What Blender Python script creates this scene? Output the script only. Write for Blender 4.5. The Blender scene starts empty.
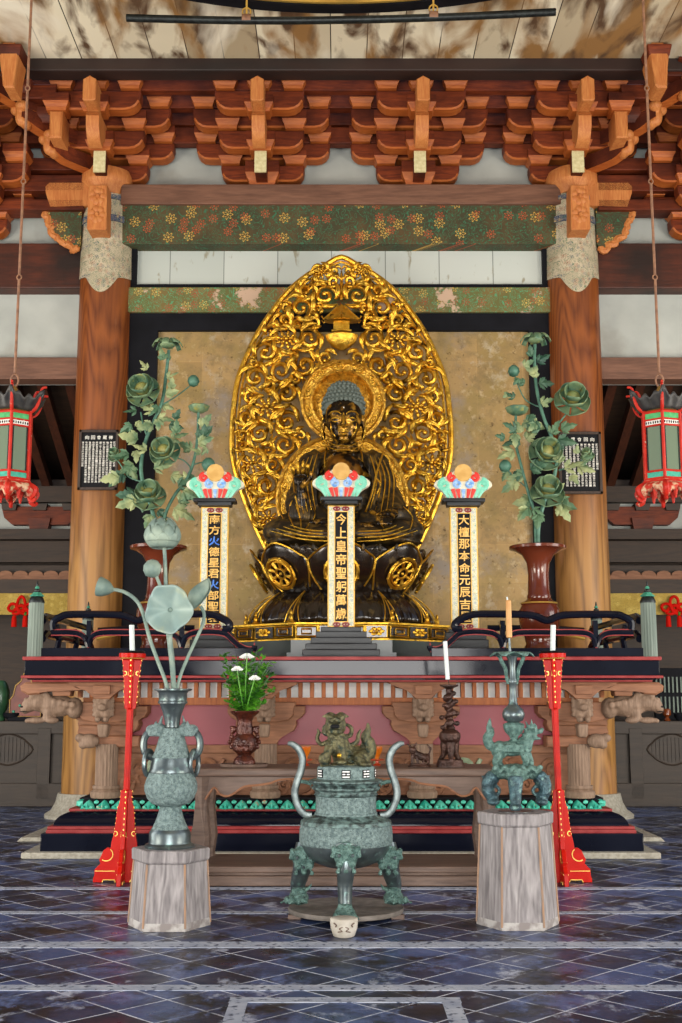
import bpy, bmesh, math, random
from mathutils import Vector, Matrix, noise
from math import pi, sin, cos, radians, sqrt, atan2, tan, atan

SC = bpy.context.scene
COL = SC.collection
random.seed(7)

# ------------------------------------------------------------------ camera
F_PX, PITCH, EYE = 1180.0, radians(8.96), 1.5
cam_d = bpy.data.cameras.new('camera')
cam_d.sensor_fit = 'VERTICAL'
cam_d.sensor_height = 36.0
cam_d.lens = F_PX / 1023.0 * 36.0
cam_d.clip_end = 200
cam = bpy.data.objects.new('camera', cam_d)
COL.objects.link(cam)
cam.location = (0, 0, EYE)
cam.rotation_euler = (pi / 2 + PITCH, 0, 0)
SC.camera = cam

# ------------------------------------------------------------------ world, lights, exposure
SC.view_settings.view_transform = 'Standard'
SC.view_settings.look = 'None'
SC.view_settings.gamma = 1.0
SC.view_settings.use_curve_mapping = False
SC.view_settings.exposure = -0.03
wd = bpy.data.worlds.new('outdoor daylight')
SC.world = wd
wd.use_nodes = True
_n = wd.node_tree
_n.nodes.clear()
_bg = _n.nodes.new('ShaderNodeBackground')
_out = _n.nodes.new('ShaderNodeOutputWorld')
_tc = _n.nodes.new('ShaderNodeTexCoord')
_sep = _n.nodes.new('ShaderNodeSeparateXYZ')
_rmp = _n.nodes.new('ShaderNodeValToRGB')
_mr = _n.nodes.new('ShaderNodeMapRange')
_n.links.new(_tc.outputs['Generated'], _sep.inputs[0])
_n.links.new(_sep.outputs[2], _mr.inputs[0])
_mr.inputs[1].default_value = -0.5
_mr.inputs[2].default_value = 0.6
_n.links.new(_mr.outputs[0], _rmp.inputs[0])
cr = _rmp.color_ramp
cr.elements[0].position = 0.0; cr.elements[0].color = (0.62, 0.50, 0.37, 1)
cr.elements[1].position = 1.0; cr.elements[1].color = (0.62, 0.80, 1.15, 1)
e = cr.elements.new(0.44); e.color = (0.60, 0.52, 0.42, 1)
e = cr.elements.new(0.50); e.color = (0.85, 0.92, 1.0, 1)
_n.links.new(_rmp.outputs[0], _bg.inputs[0])
_bg.inputs[1].default_value = 0.8
_n.links.new(_bg.outputs[0], _out.inputs[0])


def area_light(name, loc, target, sx, sy, power, color):
    d = bpy.data.lights.new(name, 'AREA')
    d.shape = 'RECTANGLE'; d.size = sx; d.size_y = sy
    d.energy = power; d.color = color
    o = bpy.data.objects.new(name, d); COL.objects.link(o)
    o.location = loc
    o.rotation_euler = (Vector(target) - Vector(loc)).to_track_quat('-Z', 'Y').to_euler()
    return o


area_light('daylight through the open front doors', (0, -5.4, 2.5), (0, 14, 4.8), 6.0, 4.4, 1300, (1.0, 0.98, 0.95))
area_light('added low fill at the front doors', (0, -5.3, 0.55), (0, 15, 6.0), 6.0, 0.9, 520, (1.0, 0.95, 0.86))  # unseen lamp added low to brighten the slats and undersides
for sx in (-1, 1):
    area_light('added low warm side fill', (sx * 8.8, 3.5, 1.2), (sx * 0.5, 15, 7.5), 4.5, 2.2, 700, (1.0, 0.89, 0.74))  # lamps added low at both sides to lift the bracket undersides
    area_light('added side fill for the altar wall', (sx * 8.7, 9.5, 3.0), (0, 15, 5.0), 4.0, 4.5, 420, (1.0, 0.96, 0.88))  # added side lamps that brighten the altar and the wall behind it
    area_light('added rear aisle fill', (sx * 8.6, 16.6, 3.2), (sx * 3.0, 18.5, 2.0), 2.6, 2.6, 34, (1.0, 0.93, 0.80))  # added lamps, out of view, to lift the brocade and rear aisle


# ------------------------------------------------------------------ helpers
def S2L(c):
    return tuple((v / 12.92 if v <= 0.04045 else ((v + 0.055) / 1.055) ** 2.4) for v in c)


def hx(h):
    h = h.lstrip('#')
    return S2L([int(h[i:i + 2], 16) / 255 for i in (0, 2, 4)]) + (1.0,)


def at(px, py, Y):
    """world x, z of the thing that stands Y metres away and shows there in the 682x1023 photograph"""
    z = EYE + Y * tan(atan((511.5 - py) / F_PX) + PITCH)
    d = Y * cos(PITCH) + (z - EYE) * sin(PITCH)
    return ((px - 341.5) * d / F_PX, z)


def PT(px, py, Y):
    x, z = at(px, py, Y)
    return Vector((x, Y, z))


def sc(py, Y):
    z = at(341, py, Y)[1]
    return F_PX / (Y * cos(PITCH) + (z - EYE) * sin(PITCH))


def empty(name, loc, label, cat, group=None):
    o = bpy.data.objects.new(name, None)
    COL.objects.link(o)
    o.location = loc
    o.empty_display_size = 0.1
    tag(o, label, cat, group)
    return o


def tag(o, label=None, cat=None, group=None, kind=None):
    if label: o['label'] = label
    if cat: o['category'] = cat
    if group: o['group'] = group
    if kind: o['kind'] = kind
    return o


def world_loc(o):
    v = Vector((0, 0, 0))
    while o is not None:
        v += o.location
        o = o.parent
    return v


def copy_tree(o, parent=None):
    c = o.copy()
    COL.objects.link(c)
    c.parent = parent
    for ch in list(o.children):
        copy_tree(ch, c)
    return c


class MB:
    """collects shapes in world coordinates, then links them as ONE mesh object"""

    def __init__(self):
        self.bm = bmesh.new()
        self.hard = False

    def _mat(self, verts, M):
        for v in verts:
            v.co = M @ v.co

    def box(self, c, s, rot=None, bevel=0.0, taper=None):
        r = bmesh.ops.create_cube(self.bm, size=1.0)
        vs = r['verts']
        for v in vs:
            k = 1.0
            if taper and v.co.z < 0: k = taper
            v.co = Vector((v.co.x * s[0] * k, v.co.y * s[1] * k, v.co.z * s[2]))
        if bevel:
            self.hard = True
            es = list({e for v in vs for e in v.link_edges})
            rb = bmesh.ops.bevel(self.bm, geom=es, offset=bevel, segments=2, affect='EDGES', profile=0.5)
            vs = list({v for f in rb['faces'] for v in f.verts} | {v for v in vs if v.is_valid})
        M = Matrix.Translation(Vector(c))
        if rot is not None:
            M = M @ (rot if isinstance(rot, Matrix) else Matrix.Rotation(rot, 4, 'Z'))
        self._mat(vs, M)
        return self

    def lathe(self, c, prof, seg=32, a0=0.0, sx=1.0, sy=1.0, wav=None):
        rings = []
        for (r, z) in prof:
            if r < 1e-5:
                rings.append([self.bm.verts.new((c[0], c[1], c[2] + z))])
            else:
                ring = []
                for i in range(seg):
                    a = a0 + 2 * pi * i / seg
                    k = r if wav is None else r * wav(a, z)
                    ring.append(self.bm.verts.new((c[0] + k * cos(a) * sx, c[1] + k * sin(a) * sy, c[2] + z)))
                rings.append(ring)
        for A, B in zip(rings, rings[1:]):
            if len(A) == 1 and len(B) == 1: continue
            for i in range(seg):
                j = (i + 1) % seg
                try:
                    if len(A) == 1: self.bm.faces.new((A[0], B[i], B[j]))
                    elif len(B) == 1: self.bm.faces.new((A[i], A[j], B[0]))
                    else: self.bm.faces.new((A[i], A[j], B[j], B[i]))
                except ValueError: pass
        for R, flip in (() if prof[0] == prof[-1] else ((rings[0], True), (rings[-1], False))):
            if len(R) > 2:
                try: self.bm.faces.new(R[::-1] if flip else R)
                except ValueError: pass
        return self

    def tube(self, pts, rad, seg=8, closed=False, flat=1.0, up=None, cap=True):
        pts = [Vector(p) for p in pts]
        n = len(pts)
        if not isinstance(rad, (list, tuple)): rad = [rad] * n
        rings = []
        nrm = None
        for i, p in enumerate(pts):
            if closed: t = pts[(i + 1) % n] - pts[i - 1]
            else: t = pts[min(i + 1, n - 1)] - pts[max(i - 1, 0)]
            if t.length < 1e-9: t = Vector((0, 0, 1))
            t.normalize()
            if up is not None:
                u = Vector(up)
            elif nrm is None:
                u = Vector((0, 1, 0)) if abs(t.y) < 0.9 else Vector((1, 0, 0))
            else:
                u = nrm
            u = u - t * u.dot(t)
            if u.length < 1e-6: u = t.orthogonal()
            u.normalize(); nrm = u
            w = t.cross(u)
            r = max(rad[i], 1e-4)
            rings.append([self.bm.verts.new(p + u * (cos(2 * pi * k / seg) * r * flat) + w * (sin(2 * pi * k / seg) * r)) for k in range(seg)])
        m = n if closed else n - 1
        for i in range(m):
            A, B = rings[i], rings[(i + 1) % n]
            for k in range(seg):
                self.bm.faces.new((A[k], A[(k + 1) % seg], B[(k + 1) % seg], B[k]))
        if not closed and cap:
            self.bm.faces.new(rings[0][::-1]); self.bm.faces.new(rings[-1])
        return self

    def prism(self, outline, y0, y1, bevel=0.0):
        """outline: (x, z) pairs, extruded from y0 to y1"""
        a = [self.bm.verts.new((x, y0, z)) for x, z in outline]
        b = [self.bm.verts.new((x, y1, z)) for x, z in outline]
        n = len(a)
        fs = [self.bm.faces.new(a), self.bm.faces.new(b[::-1])]
        for i in range(n):
            j = (i + 1) % n
            fs.append(self.bm.faces.new((a[i], b[i], b[j], a[j])))
        if bevel:
            self.hard = True
            es = list({e for f in fs[:1] for e in f.edges})
            bmesh.ops.bevel(self.bm, geom=es, offset=bevel, segments=1, affect='EDGES')
        return self

    def mprism(self, outline, M, t):
        """outline in a local xz plane, thickness t, placed by matrix M"""
        n0 = set(self.bm.verts)
        self.prism(outline, -t / 2, t / 2)
        self._mat([v for v in self.bm.verts if v not in n0], M)
        return self

    def ell(self, c, r, rot=None, sub=2):
        q = bmesh.ops.create_icosphere(self.bm, subdivisions=sub, radius=1.0)
        M = Matrix.Translation(Vector(c))
        if rot is not None: M = M @ rot
        if not isinstance(r, (tuple, list)): r = (r, r, r)
        M = M @ Matrix.Diagonal((r[0], r[1], r[2], 1))
        self._mat(q['verts'], M)
        return self

    def cap(self, a, b, ra, rb, seg=10):
        """capsule-like limb"""
        a, b = Vector(a), Vector(b)
        self.tube([a, a.lerp(b, .25), a.lerp(b, .5), a.lerp(b, .75), b], [ra, ra * .75 + rb * .25, (ra + rb) / 2, ra * .25 + rb * .75, rb], seg)
        self.ell(a, ra, sub=1); self.ell(b, rb, sub=1)
        return self

    def grid(self, fn, nu, nv, closed_u=False):
        vs = [[self.bm.verts.new(fn(i / (nu if closed_u else nu - 1), j / (nv - 1))) for i in range(nu)] for j in range(nv)]
        for j in range(nv - 1):
            for i in range(nu if closed_u else nu - 1):
                k = (i + 1) % nu
                try: self.bm.faces.new((vs[j][i], vs[j][k], vs[j + 1][k], vs[j + 1][i]))
                except ValueError: pass
        return self

    def build(self, name, mat, parent=None, smooth=40, label=None, solid=0.0, bevel=0.0, normals=True):
        bm = self.bm
        if normals: bmesh.ops.recalc_face_normals(bm, faces=bm.faces[:])
        if parent is not None:
            L = world_loc(parent)
            for v in bm.verts: v.co -= L
            loc = Vector((0, 0, 0))
        else:
            loc = Vector((0, 0, 0))
            if bm.verts:
                xs = [v.co.x for v in bm.verts]; ys = [v.co.y for v in bm.verts]; zs = [v.co.z for v in bm.verts]
                loc = Vector(((min(xs) + max(xs)) / 2, (min(ys) + max(ys)) / 2, min(zs)))
                for v in bm.verts: v.co -= loc
        me = bpy.data.meshes.new(name)
        bm.to_mesh(me); bm.free()
        if smooth:
            if self.hard: smooth = min(smooth, 20)
            me.polygons.foreach_set('use_smooth', [True] * len(me.polygons))
            me.set_sharp_from_angle(angle=radians(smooth))
        me.materials.append(mat)
        o = bpy.data.objects.new(name, me)
        COL.objects.link(o)
        o.parent = parent
        o.location = loc
        if solid:
            m = o.modifiers.new('thickness', 'SOLIDIFY'); m.thickness = solid; m.offset = 0
        if bevel:
            m = o.modifiers.new('bevel', 'BEVEL'); m.width = bevel; m.segments = 2; m.limit_method = 'ANGLE'; m.angle_limit = radians(40)
        if label: o['label'] = label
        return o

    def fuse(self, voxel, smooth_it=4, disp=None):
        """melts everything collected so far into one continuous skin"""
        me = bpy.data.meshes.new('tmp'); 
        bmesh.ops.recalc_face_normals(self.bm, faces=self.bm.faces[:])
        self.bm.to_mesh(me)
        o = bpy.data.objects.new('tmp', me); COL.objects.link(o)
        r = o.modifiers.new('r', 'REMESH'); r.mode = 'VOXEL'; r.voxel_size = voxel; r.use_smooth_shade = True
        if smooth_it:
            s = o.modifiers.new('s', 'SMOOTH'); s.iterations = smooth_it; s.factor = 0.5
        dg = bpy.context.evaluated_depsgraph_get()
        ev = o.evaluated_get(dg)
        m2 = bpy.data.meshes.new_from_object(ev, depsgraph=dg)
        self.bm.free(); self.bm = bmesh.new(); self.bm.from_mesh(m2)
        bpy.data.objects.remove(o); bpy.data.meshes.remove(me); bpy.data.meshes.remove(m2)
        if disp:
            self.bm.normal_update()
            for v in self.bm.verts: v.co += v.normal * disp(v.co)
        return self


GLYPHS = {}
def text_verts(mb, body, cx, cz, size, y, depth=0.004, vertical=False, fit=None, face=None):
    """writes one string (upright, facing the viewer) into the mesh builder, centred on cx, cz"""
    if body not in GLYPHS:
        cu = bpy.data.curves.new('t', 'FONT'); cu.body = body; cu.size = 1.0
        cu.extrude = 1.0; cu.resolution_u = 2; cu.offset = .016
        o = bpy.data.objects.new('t', cu); COL.objects.link(o)
        bpy.context.view_layer.update()
        dg = bpy.context.evaluated_depsgraph_get()
        me = bpy.data.meshes.new_from_object(o.evaluated_get(dg), depsgraph=dg)
        GLYPHS[body] = ([v.co.copy() for v in me.vertices], [tuple(p.vertices) for p in me.polygons])
        bpy.data.objects.remove(o); bpy.data.curves.remove(cu); bpy.data.meshes.remove(me)
    vs, fs = GLYPHS[body]
    if not vs: return
    x0 = min(v.x for v in vs); x1 = max(v.x for v in vs); y0 = min(v.y for v in vs); y1 = max(v.y for v in vs)
    kx = ky = size
    if fit: kx = fit[0] / max(x1 - x0, 1e-5); ky = fit[1] / max(y1 - y0, 1e-5)
    nv = [mb.bm.verts.new((cx + (v.x - (x0 + x1) / 2) * kx, y - v.z * depth, cz + (v.y - (y0 + y1) / 2) * ky)) for v in vs]
    for f in fs:
        try: mb.bm.faces.new([nv[i] for i in f])
        except ValueError: pass


def smoothpts(P, n=6, closed=False):
    """Catmull-Rom through the points"""
    P = [Vector(p) for p in P]
    out = []
    m = len(P)
    rng = range(m if closed else m - 1)
    for i in rng:
        p1, p2 = P[i], P[(i + 1) % m]
        p0 = P[i - 1] if (i > 0 or closed) else p1
        p3 = P[(i + 2) % m] if (i + 2 < m or closed) else p2
        for k in range(n):
            t = k / n
            out.append(0.5 * ((2 * p1) + (p2 - p0) * t + (2 * p0 - 5 * p1 + 4 * p2 - p3) * t * t + (3 * p1 - p0 - 3 * p2 + p3) * t ** 3))
    if not closed: out.append(P[-1])
    return out


def snapper(objs, lift=.006):
    """lays points onto the front of finished surfaces"""
    from mathutils.bvhtree import BVHTree
    vs, fs = [], []
    for o in objs:
        L = world_loc(o); n = len(vs)
        vs += [v.co + L for v in o.data.vertices]; fs += [[n + i for i in p.vertices] for p in o.data.polygons]
    T = BVHTree.FromPolygons(vs, fs)
    def f(p):
        h = T.ray_cast(Vector((p[0], 5.0, p[2])), Vector((0, 1, 0)))
        return Vector((p[0], h[0].y - lift, p[2])) if h[0] is not None and abs(h[0].y - p[1]) < .7 else Vector(p)
    return f


def lerp_list(v, n):
    out = []
    m = len(v)
    for i in range(n):
        t = i / (n - 1) * (m - 1)
        k = min(int(t), m - 2)
        out.append(v[k] + (v[k + 1] - v[k]) * (t - k))
    return out


# ------------------------------------------------------------------ materials
MATS = {}


def nt(name):
    m = bpy.data.materials.new(name); m.use_nodes = True
    t = m.node_tree
    b = t.nodes['Principled BSDF']
    return m, t, b


def pmat(name, c1, c2=None, scale=8.0, rough=0.6, metal=0.0, bump=0.0, stretch=(1, 1, 1), c3=None, lo=0.35, hi=0.65,
         detail=5.0, rough2=None, metal2=None, bscale=None, spec=0.5, coat=0.0, dist=0.0, c3scale=2.0, c3lo=0.55, c3hi=0.7):
    """mix of two or three colours through noise, in the object's own space"""
    m, t, b = nt(name)
    N, L = t.nodes, t.links
    b.inputs['Roughness'].default_value = rough
    b.inputs['Metallic'].default_value = metal
    b.inputs['Specular IOR Level'].default_value = spec
    if coat:
        b.inputs['Coat Weight'].default_value = coat; b.inputs['Coat Roughness'].default_value = 0.12
    c1 = hx(c1)
    if c2 is None and not bump:
        b.inputs['Base Color'].default_value = c1
        return m
    tc = N.new('ShaderNodeTexCoord'); mp = N.new('ShaderNodeMapping'); mp.inputs['Scale'].default_value = stretch
    L.new(tc.outputs['Object'], mp.inputs[0])
    nz = N.new('ShaderNodeTexNoise'); nz.inputs['Scale'].default_value = scale; nz.inputs['Detail'].default_value = detail
    nz.inputs['Distortion'].default_value = dist
    L.new(mp.outputs[0], nz.inputs['Vector'])
    if c2 is not None:
        mr = N.new('ShaderNodeMapRange'); mr.inputs[1].default_value = lo; mr.inputs[2].default_value = hi
        L.new(nz.outputs[0], mr.inputs[0])
        mx = N.new('ShaderNodeMix'); mx.data_type = 'RGBA'
        mx.inputs[6].default_value = c1; mx.inputs[7].default_value = hx(c2)
        L.new(mr.outputs[0], mx.inputs[0])
        col = mx.outputs[2]
        if c3:
            n3 = N.new('ShaderNodeTexNoise'); n3.inputs['Scale'].default_value = c3scale; n3.inputs['Detail'].default_value = 6
            L.new(mp.outputs[0], n3.inputs['Vector'])
            m3 = N.new('ShaderNodeMapRange'); m3.inputs[1].default_value = c3lo; m3.inputs[2].default_value = c3hi
            L.new(n3.outputs[0], m3.inputs[0])
            x3 = N.new('ShaderNodeMix'); x3.data_type = 'RGBA'; x3.inputs[7].default_value = hx(c3)
            L.new(m3.outputs[0], x3.inputs[0]); L.new(col, x3.inputs[6]); col = x3.outputs[2]
        L.new(col, b.inputs['Base Color'])
        if rough2 is not None:
            r = N.new('ShaderNodeMapRange'); r.inputs[3].default_value = rough; r.inputs[4].default_value = rough2
            L.new(mr.outputs[0], r.inputs[0]); L.new(r.outputs[0], b.inputs['Roughness'])
        if metal2 is not None:
            r = N.new('ShaderNodeMapRange'); r.inputs[3].default_value = metal; r.inputs[4].default_value = metal2
            L.new(mr.outputs[0], r.inputs[0]); L.new(r.outputs[0], b.inputs['Metallic'])
    else:
        b.inputs['Base Color'].default_value = c1
    if bump:
        src = nz
        if bscale:
            src = N.new('ShaderNodeTexNoise'); src.inputs['Scale'].default_value = bscale; src.inputs['Detail'].default_value = 4
            L.new(mp.outputs[0], src.inputs['Vector'])
        bp = N.new('ShaderNodeBump'); bp.inputs['Strength'].default_value = bump; bp.inputs['Distance'].default_value = 0.02
        L.new(src.outputs[0], bp.inputs['Height']); L.new(bp.outputs[0], b.inputs['Normal'])
    return m


def woodmat(name, c1, c2, axis='Z', scale=3.0, rough=0.55, rings=14.0, bump=0.15, spec=0.4, lo=0.3, hi=0.7, c3=None):
    """grain stretched along one axis, with distorted growth rings"""
    m, t, b = nt(name)
    N, L = t.nodes, t.links
    tc = N.new('ShaderNodeTexCoord'); mp = N.new('ShaderNodeMapping')
    st = {'X': (0.12, 1, 1), 'Y': (1, 0.12, 1), 'Z': (1, 1, 0.12)}[axis]
    mp.inputs['Scale'].default_value = st
    L.new(tc.outputs['Object'], mp.inputs[0])
    n1 = N.new('ShaderNodeTexNoise'); n1.inputs['Scale'].default_value = scale; n1.inputs['Detail'].default_value = 3; n1.inputs['Distortion'].default_value = 0.4
    L.new(mp.outputs[0], n1.inputs['Vector'])
    mul = N.new('ShaderNodeMath'); mul.operation = 'MULTIPLY'; mul.inputs[1].default_value = rings
    L.new(n1.outputs[0], mul.inputs[0])
    sn = N.new('ShaderNodeMath'); sn.operation = 'PINGPONG'; sn.inputs[1].default_value = 1.0
    L.new(mul.outputs[0], sn.inputs[0])
    n2 = N.new('ShaderNodeTexNoise'); n2.inputs['Scale'].default_value = scale * 14; n2.inputs['Detail'].default_value = 4
    L.new(mp.outputs[0], n2.inputs['Vector'])
    ad = N.new('ShaderNodeMath'); ad.operation = 'MULTIPLY_ADD'; ad.inputs[1].default_value = 0.35
    L.new(sn.outputs[0], ad.inputs[0]); L.new(n2.outputs[0], ad.inputs[2])
    mr = N.new('ShaderNodeMapRange'); mr.inputs[1].default_value = lo; mr.inputs[2].default_value = hi + 0.35
    L.new(ad.outputs[0], mr.inputs[0])
    mx = N.new('ShaderNodeMix'); mx.data_type = 'RGBA'; mx.inputs[6].default_value = hx(c1); mx.inputs[7].default_value = hx(c2)
    L.new(mr.outputs[0], mx.inputs[0])
    col = mx.outputs[2]
    if c3:
        n3 = N.new('ShaderNodeTexNoise'); n3.inputs['Scale'].default_value = 1.3; n3.inputs['Detail'].default_value = 5
        L.new(tc.outputs['Object'], n3.inputs['Vector'])
        m3 = N.new('ShaderNodeMapRange'); m3.inputs[1].default_value = 0.42; m3.inputs[2].default_value = 0.68
        L.new(n3.outputs[0], m3.inputs[0])
        x3 = N.new('ShaderNodeMix'); x3.data_type = 'RGBA'; x3.inputs[7].default_value = hx(c3)
        L.new(m3.outputs[0], x3.inputs[0]); L.new(col, x3.inputs[6]); col = x3.outputs[2]
    L.new(col, b.inputs['Base Color'])
    b.inputs['Roughness'].default_value = rough; b.inputs['Specular IOR Level'].default_value = spec
    if bump:
        bp = N.new('ShaderNodeBump'); bp.inputs['Strength'].default_value = bump; bp.inputs['Distance'].default_value = 0.01
        L.new(ad.outputs[0], bp.inputs['Height']); L.new(bp.outputs[0], b.inputs['Normal'])
    return m


def floralmat(name, base, base2, cols, scale=9.0, worn=None, dens=0.5):
    """painted beam: a ground colour, curling vines and scattered rosettes"""
    m, t, b = nt(name)
    N, L = t.nodes, t.links
    tc = N.new('ShaderNodeTexCoord')
    def mixc(fac, a, c):
        x = N.new('ShaderNodeMix'); x.data_type = 'RGBA'
        L.new(fac, x.inputs[0])
        if isinstance(a, tuple): x.inputs[6].default_value = a
        else: L.new(a, x.inputs[6])
        x.inputs[7].default_value = c
        return x.outputs[2]
    def rng(v, lo, hi):
        r = N.new('ShaderNodeMapRange'); r.inputs[1].default_value = lo; r.inputs[2].default_value = hi; L.new(v, r.inputs[0]); return r.outputs[0]
    n1 = N.new('ShaderNodeTexNoise'); n1.inputs['Scale'].default_value = 3; n1.inputs['Detail'].default_value = 6
    L.new(tc.outputs['Object'], n1.inputs['Vector'])
    col = mixc(rng(n1.outputs[0], .4, .6), hx(base), hx(base2))
    # curling vines: contour lines of noise
    n2 = N.new('ShaderNodeTexNoise'); n2.inputs['Scale'].default_value = scale; n2.inputs['Detail'].default_value = 2; n2.inputs['Distortion'].default_value = 1.6
    L.new(tc.outputs['Object'], n2.inputs['Vector'])
    w = N.new('ShaderNodeMath'); w.operation = 'PINGPONG'; w.inputs[1].default_value = 0.08; L.new(n2.outputs[0], w.inputs[0])
    col = mixc(rng(w.outputs[0], .020, .009), col, hx(cols[0]))
    def mth(op, a, b_=None, c_=None):
        x = N.new('ShaderNodeMath'); x.operation = op
        for i, v in enumerate((a, b_, c_)):
            if v is None: continue
            if isinstance(v, (int, float)): x.inputs[i].default_value = v
            else: L.new(v, x.inputs[i])
        return x.outputs[0]
    for i, c in enumerate(cols[1:]):
        # rosettes: a petalled outline round each cell centre
        vo = N.new('ShaderNodeTexVoronoi'); vo.inputs['Scale'].default_value = scale * (0.55 + .10 * i); vo.inputs['Randomness'].default_value = .75
        vo.voronoi_dimensions = '2D'
        sp0 = N.new('ShaderNodeSeparateXYZ'); L.new(tc.outputs['Object'], sp0.inputs[0])
        cb0 = N.new('ShaderNodeCombineXYZ'); L.new(mth('ADD', sp0.outputs[0], sp0.outputs[1]), cb0.inputs[0]); L.new(sp0.outputs[2], cb0.inputs[1])
        mp = N.new('ShaderNodeMapping'); mp.inputs['Location'].default_value = (i * 3.3, i * 1.7, 0)
        L.new(cb0.outputs[0], mp.inputs[0]); L.new(mp.outputs[0], vo.inputs['Vector'])
        sub = N.new('ShaderNodeVectorMath'); sub.operation = 'SUBTRACT'; L.new(mp.outputs[0], sub.inputs[0]); L.new(vo.outputs['Position'], sub.inputs[1])
        sp = N.new('ShaderNodeSeparateXYZ'); L.new(sub.outputs[0], sp.inputs[0])
        ang = mth('ARCTAN2', sp.outputs[1], sp.outputs[0])
        pet = mth('MULTIPLY_ADD', mth('COSINE', mth('MULTIPLY', ang, 7.0)), .07, .20)      # outline radius
        rel = mth('SUBTRACT', vo.outputs['Distance'], pet)
        line = mth('ABSOLUTE', rel)
        dot = mth('LESS_THAN', vo.outputs['Distance'], .06)
        sc_ = N.new('ShaderNodeSeparateColor'); L.new(vo.outputs['Color'], sc_.inputs[0])
        fac = mth('MULTIPLY', mth('MULTIPLY', mth('MAXIMUM', rng(line, .035, .018), dot), mth('GREATER_THAN', sc_.outputs[0], .45)), .85)
        col = mixc(fac, col, hx(c))
    if worn:
        n4 = N.new('ShaderNodeTexNoise'); n4.inputs['Scale'].default_value = 2.2; n4.inputs['Detail'].default_value = 9; n4.inputs['Roughness'].default_value = .7
        L.new(tc.outputs['Object'], n4.inputs['Vector'])
        col = mixc(rng(n4.outputs[0], dens, dens + .03), col, hx(worn))
    L.new(col, b.inputs['Base Color'])
    b.inputs['Roughness'].default_value = .75
    return m
def pillarwood():
    """keyaki trunk: pale cathedral grain on golden wood below, red brown above; wood tone and light fall-off both in the colour"""
    m, t, b = nt('keyaki pillar wood'); N, L = t.nodes, t.links
    tc = N.new('ShaderNodeTexCoord')
    def nz(scale, det, st, dist=0.0):
        q = N.new('ShaderNodeMapping'); q.inputs['Scale'].default_value = st; L.new(tc.outputs['Object'], q.inputs[0])
        n = N.new('ShaderNodeTexNoise'); n.inputs['Scale'].default_value = scale; n.inputs['Detail'].default_value = det; n.inputs['Distortion'].default_value = dist
        L.new(q.outputs[0], n.inputs['Vector']); return n.outputs[0]
    def mth(op, a, v, c=None):
        x = N.new('ShaderNodeMath'); x.operation = op; L.new(a, x.inputs[0])
        if isinstance(v, (int, float)): x.inputs[1].default_value = v
        else: L.new(v, x.inputs[1])
        if c is not None:
            if isinstance(c, (int, float)): x.inputs[2].default_value = c
            else: L.new(c, x.inputs[2])
        return x.outputs[0]
    def rg(v, lo, hi):
        r = N.new('ShaderNodeMapRange'); r.inputs[1].default_value = lo; r.inputs[2].default_value = hi; L.new(v, r.inputs[0]); return r.outputs[0]
    def mx(f, a, c):
        x = N.new('ShaderNodeMix'); x.data_type = 'RGBA'; L.new(f, x.inputs[0])
        for i, v in ((6, a), (7, c)):
            if isinstance(v, str): x.inputs[i].default_value = hx(v)
            else: L.new(v, x.inputs[i])
        return x.outputs[2]
    big = nz(1.5, 1.5, (1, 1, .16), .3)
    ring = mth('PINGPONG', mth('MULTIPLY', big, 34.0), 1.0)
    fine = nz(26, 4, (1, 1, .06))
    g = mth('MULTIPLY_ADD', ring, .5, fine)
    low = mx(rg(g, .35, .95), '#6c4922', '#a0743e')
    high = mx(rg(g, .35, .95), '#5a2b10', '#84481e')
    sp = N.new('ShaderNodeSeparateXYZ'); L.new(tc.outputs['Object'], sp.inputs[0])
    zz_ = mth('MULTIPLY_ADD', nz(.9, 5, (1, 1, .5)), 3.0, sp.outputs[2])
    c = mx(rg(zz_, 4.2, 6.8), low, high)
    c = mx(rg(nz(2.2, 7, (1, 1, .25)), .60, .72), c, '#a8795a')
    L.new(c, b.inputs['Base Color']); b.inputs['Roughness'].default_value = .45; b.inputs['Specular IOR Level'].default_value = .4
    return m
M = MATS
M['plaster'] = pmat('grey white plaster', '#9b9f9b', '#acb0ab', scale=1.6, rough=.9, c3='#85837a', c3scale=1.1, c3lo=.6, c3hi=.8)
M['bracket'] = woodmat('red brown bracket wood', '#4c1c0e', '#7a3517', 'X', 5, .55, c3='#341006', spec=.25)
M['bracket_under'] = woodmat('orange underside wood with light painted in', '#8a421a', '#ae612a', 'X', 6, .5, spec=.3)  # brighter copy of the bracket wood, light from below put into its colour
M['bracket_end'] = woodmat('orange cut wood', '#a35a29', '#c07f45', 'Z', 6, .6)
M['pale_end'] = pmat('pale painted timber end', '#cfc79c', '#b9ae80', scale=20, rough=.7)
M['dark_beam'] = woodmat('dark brown beam', '#38180e', '#5a2714', 'X', 3, .5, c3='#1e0f0b')
M['brown_beam'] = woodmat('weathered brown beam', '#55382b', '#775341', 'X', 3, .6)
M['rafter'] = woodmat('dark rafter wood', '#2c140a', '#4a2412', 'Y', 3, .6)
M['rear_wood'] = woodmat('dim brown timber', '#251a13', '#3b2a1d', 'X', 3, .6)
M['pillar'] = pillarwood()
M['pillar_pale'] = woodmat('pale keyaki wood', '#8f5f2c', '#c39252', 'Z', 1.8, .5, rings=22)
M['black'] = pmat('black lacquer', '#0b0d18', '#10131f', scale=2, rough=.08, rough2=.16, spec=.22)
M['black_matt'] = pmat('dull black paint', '#0d0e13', '#14151b', scale=3, rough=.7, spec=.12)
M['red_line'] = pmat('faded red lacquer edge', '#7a1f20', '#8c3332', scale=9, rough=.45, spec=.25)
M['red'] = pmat('vermilion lacquer', '#ab1209', '#bb1b0e', scale=6, rough=.3, c3='#8f0e08', c3scale=4, spec=.12)
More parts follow.
